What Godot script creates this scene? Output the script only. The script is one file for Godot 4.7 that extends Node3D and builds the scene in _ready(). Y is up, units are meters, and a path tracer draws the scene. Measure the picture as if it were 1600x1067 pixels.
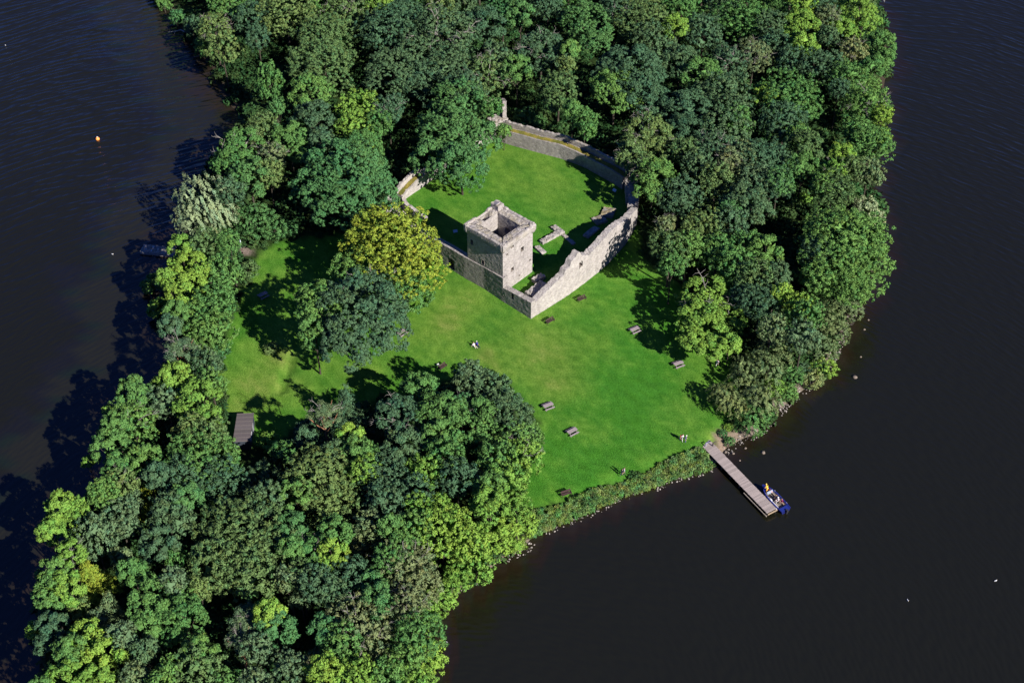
extends Node3D
# Island castle seen from the air: ground, water, ruined walls, woods, then the small things on the lawn.

const COURT := 3.1      # level of the lawn inside the walls
const LAWN := 1.3       # level of the open lawn

const SHORE := [Vector2(-95.98, -153.01), Vector2(-90.01, -129.19), Vector2(-84.1, -115.9), Vector2(-76.86, -103), Vector2(-73.27, -98.08), Vector2(-71.34, -91.58), Vector2(-67.98, -83.37), Vector2(-61.29, -74.15), Vector2(-61.7, -68.54), Vector2(-65.67, -62.82), Vector2(-67.67, -54.4), Vector2(-69.2, -44.7), Vector2(-69.45, -36.3), Vector2(-68.91, -29.89), Vector2(-69.41, -26.56), Vector2(-70.57, -19.65), Vector2(-69.35, -9.91), Vector2(-66.52, -2.45), Vector2(-65.02, 4.72), Vector2(-66.28, 9.93), Vector2(-67.92, 15.32), Vector2(-70.28, 20.24), Vector2(-71.79, 26.59), Vector2(-71.73, 32.42), Vector2(-71.86, 37.18), Vector2(-73.78, 42.66), Vector2(-75.63, 47.97), Vector2(-75.18, 53.65), Vector2(-75.91, 59.52), Vector2(-74.88, 66.41), Vector2(-73.83, 72.42), Vector2(-73.25, 80.46), Vector2(-71.87, 89.14), Vector2(-13.24, 89.14), Vector2(-13.44, 80.46), Vector2(-13.1, 74.77), Vector2(-12.9, 67.63), Vector2(-11.98, 62.44), Vector2(-8.87, 59.14), Vector2(-4.23, 55.37), Vector2(-1.49, 52.58), Vector2(2.36, 50.57), Vector2(3.46, 47.97), Vector2(7.62, 45.48), Vector2(12.05, 43.51), Vector2(16, 40.95), Vector2(20.55, 38.64), Vector2(23.39, 37.76), Vector2(28.08, 34.96), Vector2(32.7, 33.62), Vector2(35.91, 31.96), Vector2(36.66, 30.29), Vector2(37.47, 29.07), Vector2(40.3, 26.28), Vector2(43.7, 24.87), Vector2(47.33, 21.05), Vector2(52.01, 15.32), Vector2(55.32, 12.31), Vector2(59.19, 9.07), Vector2(61.59, 4.02), Vector2(63.69, -1.18), Vector2(67.17, -7.64), Vector2(69.87, -11.43), Vector2(73.51, -17.27), Vector2(76.14, -25.73), Vector2(77.12, -35.21), Vector2(78.96, -40.68), Vector2(77.73, -47.43), Vector2(81.88, -59.17), Vector2(86.96, -76.75), Vector2(87.88, -84.72), Vector2(92.08, -98.65), Vector2(93.92, -116.52), Vector2(94, -129.19), Vector2(96.5, -153.01)]
const LAWN_EDGE := [Vector2(-53.1, 19.54), Vector2(-55.04, 12.93), Vector2(-55.42, -1.06), Vector2(-54.74, -8.46), Vector2(-53.77, -14.21), Vector2(-52.89, -19.13), Vector2(-52.65, -25.2), Vector2(-47.87, -29.35), Vector2(-36.09, -31.46), Vector2(-28.36, -35.74), Vector2(-20.42, -39.02), Vector2(-13.13, -24.18), Vector2(3.8, -10.36), Vector2(21.78, -39.02), Vector2(27.01, -35.74), Vector2(26.91, -24.18), Vector2(33.45, -16.16), Vector2(38.72, -4.72), Vector2(42.48, 6.07), Vector2(43.08, 16.27), Vector2(42.01, 20.35), Vector2(39.34, 23.4), Vector2(36.79, 25.6), Vector2(34.88, 27.48), Vector2(33.74, 29.79), Vector2(29.39, 31.46), Vector2(25.84, 33.57), Vector2(18.9, 37.28), Vector2(8.77, 41.9), Vector2(1.96, 44.03), Vector2(0.66, 40.9), Vector2(2.46, 35.07), Vector2(4.55, 29.02), Vector2(4.4, 22.76), Vector2(-1.19, 12.93), Vector2(-6.64, 8.15), Vector2(-13.1, 12.93), Vector2(-18.95, 14.94), Vector2(-28.07, 19.54), Vector2(-37.26, 21.16), Vector2(-41.17, 27.48), Vector2(-45.54, 29.02), Vector2(-51.17, 29.48)]
const REED_BANK := [Vector2(2.18, 44.18), Vector2(5.47, 43.05), Vector2(8.78, 41.91), Vector2(14.43, 38.31), Vector2(18.92, 37.28), Vector2(23.54, 34.92), Vector2(25.94, 32.83), Vector2(29.49, 30.86), Vector2(33.62, 29.18), Vector2(34.75, 30.4), Vector2(35.89, 32.53), Vector2(32.57, 34.18), Vector2(27.97, 35.52), Vector2(23.31, 38.16), Vector2(20.49, 39.03), Vector2(15.95, 41.34), Vector2(12.01, 43.75), Vector2(7.59, 45.86), Vector2(3.77, 48.21), Vector2(2.15, 48.89)]
const BEACH := Vector2(38.76, 27.02)
const PATH_END := Vector2(-54.84, -25.82)
const DITCH_A := Vector2(-41.49, 1.83)
const DITCH_DIR := Vector2(-0.11, 0.99)
const DITCH_LEN := 13.2
const WARM := [[-12.61, -8.46, 13, 0.28], [6.11, 3.43, 12, 0.25], [-46.25, 14.61, 9, 0.3], [-28.72, 11.24, 9, 0.2], [4.22, -52.64, 10, 0.15], [9.71, 6.07, 7, 0.45], [-4.87, 5.19, 2.6, 0.9], [-3.62, 8.67, 2.2, 0.5], [9.53, 12.93, 5, 0.35], [19.15, 11.24, 8, -0.5], [23.29, 21.16, 9, -0.45], [11.29, 32.07, 9, -0.3], [-13.74, -4.72, 5, 0.4], [-43.69, 6.07, 3.2, 0.75], [-41.1, 12.93, 2.5, 0.5], [-47.65, 12.93, 6, 0.15], [32.93, 4.31, 8, -0.4], [14.22, -57.38, 6, 0.15], [0, -45.72, 6, 0.2], [7.8, -20.13, 5, -0.3], [36.76, 25.92, 2, 0.9], [23.45, -10.36, 5, 0.1], [-8.96, -14.21, 5, 0.3], [-51.19, -34.67, 8, -0.3], [-30.38, 12.93, 8, 0.1], [12.68, -10.36, 4, 0.3]]
const WEED := [[77.81, 5.3, 12.78, 4.5, 2.175], [67.61, 19.06, 5.5, 4, 2.309], [25.66, 52.29, 9.14, 3, -0.297], [10.06, 55.29, 5.08, 1.6, -0.33], [-91.44, -70.2, 26.44, 6, 1.038], [59.83, 30.1, 5.18, 3, 2.313]]
const LEE := Vector2(-12, 96)
const TOWER_AT := Vector3(-2.37, 3.1, -17.08)
const TOWER_TURN := -0.7372
const TOWER_SX := 9.5
const TOWER_SZ := 8.69
const TOWER_TOP := 15.3
const HOLES_FRONT := [[1.2, 8.4, 0.65, 1.1], [4.19, 4.87, 0.7, 1.2], [5.43, 1.54, 0.8, 1.3], [4.3, 10.7, 0.4, 0.5]]
const HOLES_SIDE := [[2.65, 10.37, 0.75, 0.95], [5.62, 7.83, 0.75, 1.15], [2.76, 4.46, 0.7, 0.85], [4.81, 1.51, 0.45, 0.45], [6.95, -1.17, 0.6, 0.75], [1.21, 9.09, 0.35, 0.35], [7.9, 3.57, 0.35, 0.35]]
const SUN := Vector3(0.5805, 0.549, 0.6013)
const WALLS := [
	{"label": "tall curtain wall stretch in front of the tower, with the dark gateway", "pts": [[-24.32, -31.31, 5.33], [-18.45, -25.67, 6.15], [-13.01, -20.59, 6.63], [-9.68, -17.4, 6.79], [-5.5, -13.88, 6.95], [-1.77, -10.13, 7.35]], "base": 0.6, "thick": 1.3, "inner": 1.0, "rag": 0.07, "pale": 0.88, "lichen": 0.1, "holes": [[16.58, 2.85, 1.7, 2.6]]},
	{"label": "low plain curtain wall stretch from the tower to the outer corner", "pts": [[-1.7, -10.09, 4.9], [1.01, -7.54, 5.23], [3.69, -5.02, 5.47]], "base": 0.6, "thick": 1.2, "inner": 1.0, "rag": 0.08, "pale": 0.95, "lichen": 0.15, "holes": [[2.51, 4.24, 0.3, 1.3]]},
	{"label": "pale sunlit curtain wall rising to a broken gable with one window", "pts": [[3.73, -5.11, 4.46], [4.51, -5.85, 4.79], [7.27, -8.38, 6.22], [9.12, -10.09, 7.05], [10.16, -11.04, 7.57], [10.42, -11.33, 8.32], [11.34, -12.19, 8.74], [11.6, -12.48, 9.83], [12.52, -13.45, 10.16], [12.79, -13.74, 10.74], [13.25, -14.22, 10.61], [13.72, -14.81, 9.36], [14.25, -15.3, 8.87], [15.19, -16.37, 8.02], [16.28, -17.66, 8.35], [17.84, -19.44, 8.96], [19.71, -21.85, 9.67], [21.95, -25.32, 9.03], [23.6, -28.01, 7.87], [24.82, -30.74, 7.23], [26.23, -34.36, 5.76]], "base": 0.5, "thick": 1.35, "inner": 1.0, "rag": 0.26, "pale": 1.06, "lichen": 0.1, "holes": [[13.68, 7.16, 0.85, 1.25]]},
	{"label": "narrow shaded curtain wall stretch behind the lawn's far rounded corner", "pts": [[26.28, -34.79, 5.96], [26.9, -39.14, 5.8], [27.06, -44.72, 4.8], [26.65, -49.29, 4.13]], "base": 0.5, "thick": 2.2, "inner": 1.0, "rag": 0.1, "pale": 1.0, "lichen": 0.2, "holes": [], "parapet": 1.2, "pbase": 3.5},
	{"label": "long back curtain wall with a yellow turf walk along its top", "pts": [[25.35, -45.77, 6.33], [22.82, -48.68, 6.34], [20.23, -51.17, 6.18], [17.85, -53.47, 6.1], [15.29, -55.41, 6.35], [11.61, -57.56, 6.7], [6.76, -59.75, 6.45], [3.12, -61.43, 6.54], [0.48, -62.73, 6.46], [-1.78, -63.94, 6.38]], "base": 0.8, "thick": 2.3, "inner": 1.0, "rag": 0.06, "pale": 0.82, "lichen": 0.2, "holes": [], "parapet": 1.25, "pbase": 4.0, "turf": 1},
	{"label": "back curtain wall stretch hidden under the big sycamore", "pts": [[-4.65, -63.96, 5.95], [-8.18, -61.69, 6.03], [-12.8, -56.68, 5.85], [-16.9, -51.44, 5.5], [-20.33, -46.94, 5.66]], "base": 0.8, "thick": 2.0, "inner": 1.0, "rag": 0.12, "pale": 0.9, "lichen": 0.2, "holes": []},
	{"label": "short sunlit curtain wall with mossy walk, sloping down to rough steps", "pts": [[-20.46, -47.1, 5.66], [-21.62, -45.64, 5.83], [-22.9, -44.09, 5.31], [-23.94, -42.84, 4.89], [-24.92, -41.59, 4.29]], "base": 0.8, "thick": 2.2, "inner": 1.0, "rag": 0.1, "pale": 1.05, "lichen": 0.3, "holes": [], "parapet": 1.0, "pbase": 3.5, "turf": 1},
	{"label": "shaded outer wall of the rubble floored ruin behind the yellow-green tree", "pts": [[-28.82, -38.36, 3.19], [-28.06, -37.27, 3.52], [-26.47, -35.74, 3.52], [-24.63, -34.24, 3.35], [-23.07, -32.95, 3.52]], "base": 0.5, "thick": 0.9, "inner": 1.0, "rag": 0.2, "pale": 0.95, "lichen": 0.2, "holes": []},
	{"label": "low kerb-like wall between the rubble floored ruin and the castle lawn", "pts": [[-17.61, -33.82, 3.95], [-19.32, -35.56, 4.03], [-21, -37.07, 4.29], [-22.03, -38.23, 4.21], [-22.6, -39.65, 4.63]], "base": 1.5, "thick": 0.8, "inner": 1.0, "rag": 0.15, "pale": 1.0, "lichen": 0.2, "holes": []},
	{"label": "thin upright wall stub standing alone at the back corner", "pts": [[-1.25, -71.24, 7.73], [-1.55, -74.85, 5.67], [-1.79, -79.04, 3.15]], "base": 0.8, "thick": 0.9, "inner": 1.0, "rag": 0.25, "pale": 1.1, "lichen": 0.2, "holes": []},
	{"label": "low ivy hung wall fragment beside the upright back stub", "pts": [[-1.93, -78.25, 3.67], [-3.72, -78.25, 3.41], [-5.65, -78.12, 3.41], [-6.54, -77.99, 3.41]], "base": 0.8, "thick": 0.9, "inner": 1.0, "rag": 0.25, "pale": 1.05, "lichen": 0.3, "holes": []},
]
const COURTYARD := [Vector2(-9.29, -17.86), Vector2(-5.09, -14.32), Vector2(-1.35, -10.55), Vector2(-1.29, -10.52), Vector2(1.42, -7.97), Vector2(6.86, -8.82), Vector2(8.72, -10.53), Vector2(9.75, -11.48), Vector2(10, -11.76), Vector2(10.92, -12.62), Vector2(11.16, -12.89), Vector2(12.09, -13.86), Vector2(12.35, -14.15), Vector2(12.8, -14.62), Vector2(13.28, -15.22), Vector2(13.82, -15.71), Vector2(14.74, -16.76), Vector2(15.82, -18.05), Vector2(17.38, -19.82), Vector2(19.22, -22.2), Vector2(21.44, -25.64), Vector2(23.07, -28.29), Vector2(24.27, -30.97), Vector2(25.67, -34.58), Vector2(26, -39.17), Vector2(26.16, -44.7), Vector2(25.75, -49.21), Vector2(24.15, -44.72), Vector2(21.66, -47.58), Vector2(19.12, -50.02), Vector2(16.81, -52.25), Vector2(14.41, -54.08), Vector2(10.89, -56.13), Vector2(6.1, -58.29), Vector2(2.43, -59.98), Vector2(-0.25, -61.31), Vector2(-2.53, -62.52), Vector2(-7.15, -60.74), Vector2(-11.73, -55.77), Vector2(-15.8, -50.57), Vector2(-19.29, -46.17), Vector2(-20.45, -44.7), Vector2(-21.74, -43.13), Vector2(-22.77, -41.89), Vector2(-23.74, -40.66), Vector2(-21.71, -37.7), Vector2(-17.58, -29.98)]
const RUINS := [
	{"x": 7.82, "y": 2.9, "z": -27.54, "turn": 0.694, "sx": 4.9, "sy": 0.8, "sz": 1.2, "seed": 1, "pale": 1.0, "lichen": 0.25, "label": "long low ruined wall arm out on the lawn, pointing at the tower"},
	{"x": 9.5, "y": 2.9, "z": -30.01, "turn": -0.879, "sx": 2.95, "sy": 0.8, "sz": 1.3, "seed": 2, "pale": 1.0, "lichen": 0.25, "label": "short stub crossing the end of the long low ruined arm"},
	{"x": 11.51, "y": 2.9, "z": -27.36, "turn": -0.967, "sx": 4.26, "sy": 0.5, "sz": 0.8, "seed": 3, "pale": 1.0, "lichen": 0.4, "label": "thin crumbling footing trailing from the crossed ruin stubs"},
	{"x": 5.76, "y": 2.9, "z": -23.64, "turn": -0.963, "sx": 2.52, "sy": 0.7, "sz": 1.1, "seed": 4, "pale": 1.0, "lichen": 0.25, "label": "short low ruin close beside the tower's sunlit side"},
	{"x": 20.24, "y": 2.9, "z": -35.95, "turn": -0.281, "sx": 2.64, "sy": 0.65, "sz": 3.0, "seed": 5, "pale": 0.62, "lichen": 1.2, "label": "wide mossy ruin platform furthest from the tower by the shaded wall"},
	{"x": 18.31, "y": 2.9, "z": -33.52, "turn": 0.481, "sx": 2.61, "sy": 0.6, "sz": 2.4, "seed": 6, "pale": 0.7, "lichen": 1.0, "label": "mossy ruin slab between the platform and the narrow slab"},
	{"x": 16.42, "y": 2.9, "z": -29.47, "turn": 0.886, "sx": 3.97, "sy": 0.6, "sz": 1.4, "seed": 7, "pale": 1.0, "lichen": 0.5, "label": "narrow ruin slab half in the shade of the gabled wall"},
	{"x": 5.27, "y": 2.9, "z": -14.56, "turn": 0.748, "sx": 2.58, "sy": 1.0, "sz": 1.3, "seed": 8, "pale": 1.0, "lichen": 0.25, "label": "small ruin block near the tower foot, by the wall shadow"},
	{"x": 4.87, "y": 2.9, "z": -10.55, "turn": 0.856, "sx": 4.83, "sy": 1.6, "sz": 2.0, "seed": 9, "pale": 0.95, "lichen": 0.3, "label": "sloping rubble heap against the corner of the pale wall"},
	{"x": -24.84, "y": 1.4, "z": -38.2, "turn": 0.473, "sx": 3.85, "sy": 0.8, "sz": 3.6, "seed": 10, "pale": 1.1, "lichen": 0.2, "label": "flat rubble floor of the small ruin behind the yellow-green tree"},
	{"x": -25.05, "y": 1.4, "z": -41.62, "turn": 1.108, "sx": 2.74, "sy": 1.9, "sz": 2.6, "seed": 11, "pale": 1.1, "lichen": 0.2, "label": "rough rubble steps at the end of the mossy wall walk"},
	{"x": -3.29, "y": 1.4, "z": -71.19, "turn": 0.644, "sx": 3.83, "sy": 1.6, "sz": 3.0, "seed": 12, "pale": 1.0, "lichen": 0.4, "label": "rubble mound beside the upright back stub"},
	{"x": 24.79, "y": 2.9, "z": -42.04, "turn": 1.569, "sx": 7.15, "sy": 2.2, "sz": 1.3, "seed": 13, "pale": 0.95, "lichen": 0.3, "label": "stepped rubble ledge under the far rounded corner of the wall"},
]
const PANELS := [
	{"x": -11.71, "z": -29.03, "turn": 0.3, "label": "pale information panel on the lawn in the tower's shadow"},
	{"x": 21.9, "z": -42.91, "turn": -0.8, "label": "pale information panel in the shade below the back wall"},
]
const JETTY_A := Vector2(34.36, 26.93)
const JETTY_LEN := 19.34
const JETTY_W := 2.07
const JETTY_TURN := -1.0181
const DECK_POSTS := [[1.3, 0.55, 0.4, "bluish post with a rail on the jetty's landward end", Color(0.22, 0.22, 0.3)], [1.9, -0.6, 0.5, "dark brown post with a rail on the jetty's landward end", Color(0.06, 0.05, 0.05)]]
const BOAT_AT := Vector2(45.29, 40.1)
const BOAT_TURN := 2.1235
const BAGS := [[Vector3(1.5, 0.95, 0.35), "red bag lying on the boat's fore deck", Color(0.7, 0.16, 0.14), 11], [Vector3(0.1, 0.66, -0.75), "pale grey bag on the boat's side seat", Color(0.55, 0.56, 0.62), 12]]
const SHED_AT := Vector2(-47.91, 26.25)
const SHED_W := 3.05
const SHED_L := 6.85
const SHED_TURN := 0.0277
const PIER_A := Vector2(-73.22, -27.11)
const PIER_TURN := -0.159
const TABLES := [[6.62, 19.05, 0.485, "grey picnic table out on the open lawn beside the dark wood's tip"], [10.81, 25.45, 0.609, "grey picnic table lowest down the open lawn"], [23.77, -1.42, 0.552, "grey picnic table near the bright tree's shadow edge"], [31.39, 8.07, 0.463, "grey picnic table by the shrubs, nearest the jetty side"], [-21.26, -0.69, 0.802, "brown picnic table half hidden under the big tree's branches"], [-49.45, -11.5, 0.695, "dark picnic table deep in the shade west of the yellow-green tree"]]
const BENCHES := [[7.48, -3.98, 0.704, "dark bench just outside the wall's outer corner"], [13.88, -10.45, 0.592, "dark bench on the lawn below the gabled wall"], [-13.01, 8.84, 0.839, "dark bench with pale bag behind it, alone on the west lawn"], [9.37, 40.04, 0.407, "dark bench facing the water above the reed bank"]]
const BAG_AT := Vector2(-13.97, 8.07)
const BUOY_AT := Vector2(-94.43, -67.04)
const GULLS := [[-125.89, -107.12, 0.4, "white gull at the far top corner of the west water"], [-82.72, -26.25, 1.2, "white gull off the end of the ruined pier"], [79.42, 57.33, 2, "white gull far out on the south-east water"], [64.19, 61.24, 0.2, "white gull on the dark water beyond the boat"], [96.53, -128.54, 0.9, "white gull by the top of the east shore"], [-10.26, 69.39, 0.5, "white gull near the lower south shore trees"]]
const BRANCH_A := [Vector3(-81.04, 1.4, -110.52), Vector3(-82.83, 1.6, -111.85), Vector3(-84.14, 1.3, -111.74), Vector3(-86.07, 1.1, -111.62)]
const BRANCH_B := [Vector3(-84.14, 1.3, -111.74), Vector3(-84.32, 1.2, -111.3), Vector3(-84.34, 1.1, -110.86)]
const POST_AT := Vector2(-56, -27.06)
const ROCKS := [[64.67, 9.84, 0.9, 0.05, "largest round boulder, alone well out off the east shore"], [66.75, 4.28, 0.43, 0.02, "small brown rock beyond the round boulder"], [68.8, -3.37, 0.47, 0.02, "small pale rock off the grey shrubs of the point"], [70.12, -6.14, 0.43, 0.02, "small grey rock highest up off the point"], [44.91, 28.99, 0.71, 0.05, "grey flat rock in the shallows off the beach"], [41.84, 27.91, 0.47, 0.08, "pale small rock at the beach's wet edge"], [39.51, 29.22, 0.52, 0.1, "palest of the rocks tight beside the jetty"], [38.17, 28.91, 0.47, 0.1, "rock at the corner of beach and jetty"], [40.52, 30.83, 0.38, 0.03, "small rock out from the beach, on the jetty side"], [63.13, 2.15, 0.47, 0.05, "pale rock at the foot of the light green shore bush"], [62.26, 4.02, 0.43, 0.05, "white rock at the waterline under the light green shore bush"]]
const PEOPLE := [
	{"x": -7.29, "y": 1.3, "z": 2.81, "turn": 0.75, "pose": "ground", "top": Color(0.75, 0.72, 0.72), "legs": Color(0.72, 0.66, 0.55), "hair": Color(0.04, 0.025, 0.02), "hat": Color(0, 0, 0, 0), "group": "people out on the lawn", "label": "person in white clothes sitting on the grass, legs stretched out"},
	{"x": -6.68, "y": 1.3, "z": 2.54, "turn": 0.5, "pose": "ground", "top": Color(0.03, 0.025, 0.2), "legs": Color(0.05, 0.05, 0.1), "hair": Color(0.1, 0.06, 0.04), "hat": Color(0.75, 0.72, 0.68), "group": "people out on the lawn", "label": "person in navy beside the one in white on the west grass"},
	{"x": 30.12, "y": 1.3, "z": 27.01, "turn": 0.6, "pose": "bend", "top": Color(0.62, 0.12, 0.09), "legs": Color(0.75, 0.72, 0.68), "hair": Color(0.3, 0.1, 0.06), "hat": Color(0, 0, 0, 0), "group": "people out on the lawn", "label": "person in red top and white trousers, stooping on the lawn near the jetty"},
	{"x": 30.47, "y": 1.3, "z": 27.32, "turn": 0.3, "pose": "walk", "top": Color(0.78, 0.78, 0.78), "legs": Color(0.75, 0.73, 0.7), "hair": Color(0.05, 0.035, 0.03), "hat": Color(0, 0, 0, 0), "group": "people out on the lawn", "label": "person all in white between the red top and the blue clothes"},
	{"x": 30.98, "y": 1.3, "z": 27.63, "turn": 1.2, "pose": "stand", "top": Color(0.07, 0.08, 0.2), "legs": Color(0.12, 0.16, 0.28), "hair": Color(0.1, 0.06, 0.04), "hat": Color(0.75, 0.74, 0.65), "group": "people out on the lawn", "label": "person in blue clothes and a pale hat near the jetty"},
	{"x": 19.16, "y": 1.3, "z": 35.58, "turn": 2.3, "pose": "walk", "top": Color(0.04, 0.05, 0.07), "legs": Color(0.05, 0.06, 0.08), "hair": Color(0.03, 0.02, 0.02), "hat": Color(0, 0, 0, 0), "group": "people out on the lawn", "label": "person in dark clothes walking above the reed bank"},
	{"x": 19.51, "y": 1.3, "z": 35.29, "turn": 2.0, "pose": "walk", "top": Color(0.5, 0.52, 0.55), "legs": Color(0.05, 0.05, 0.06), "hair": Color(0.03, 0.02, 0.02), "hat": Color(0, 0, 0, 0), "group": "people out on the lawn", "label": "person in grey top beside the dark clothed walker"},
	{"x": 38.68, "y": 1.3, "z": 8.15, "turn": -0.4, "pose": "walk", "top": Color(0.8, 0.7, 0.75), "legs": Color(0.75, 0.75, 0.68), "hair": Color(0.1, 0.06, 0.04), "hat": Color(0, 0, 0, 0), "group": "people out on the lawn", "label": "person in pale pink and white at the edge of tree shade"},
	{"x": 44.2, "y": 0.62, "z": 38.71, "turn": 3.69, "pose": "bend", "top": Color(0.85, 0.45, 0.04), "legs": Color(0.7, 0.35, 0.05), "hair": Color(0.6, 0.4, 0.1), "hat": Color(0.85, 0.55, 0.12), "group": "people in the blue boat", "label": "person in yellow-orange jacket at the boat's bow"},
	{"x": 45.91, "y": 0.05, "z": 40.53, "turn": 5.22, "pose": "sit", "top": Color(0.75, 0.73, 0.78), "legs": Color(0.5, 0.5, 0.55), "hair": Color(0.2, 0.12, 0.08), "hat": Color(0.8, 0.78, 0.8), "group": "people in the blue boat", "label": "person in white seated towards the boat's stern"},
	{"x": 45.73, "y": 0.05, "z": 39.95, "turn": 5.22, "pose": "sit", "top": Color(0.05, 0.06, 0.09), "legs": Color(0.06, 0.06, 0.08), "hair": Color(0.03, 0.02, 0.02), "hat": Color(0, 0, 0, 0), "group": "people in the blue boat", "label": "person in dark jacket seated amidships in the boat"},
	{"x": 46.53, "y": 0.05, "z": 40.86, "turn": 5.22, "pose": "sit", "top": Color(0.25, 0.03, 0.09), "legs": Color(0.06, 0.05, 0.07), "hair": Color(0.04, 0.03, 0.02), "hat": Color(0, 0, 0, 0), "group": "people in the blue boat", "label": "person in dark red seated by the boat's stern"},
]
const LEAF := {"D": [0.0691, 0.1357, 0.0678], "G": [0.0704, 0.1766, 0.0614], "M": [0.096, 0.2086, 0.0563], "V": [0.1434, 0.1984, 0.0794], "L": [0.16, 0.2918, 0.0512], "Y": [0.2624, 0.32, 0.041], "O": [0.1062, 0.1766, 0.0614], "S": [0.256, 0.3136, 0.1664], "P": [0.1152, 0.1818, 0.087], "B": [0.151, 0.192, 0.0845], "K": [0.0435, 0.0845, 0.0461], "U": [0.028, 0.065, 0.02], "R": [0.165, 0.265, 0.07]}
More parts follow.
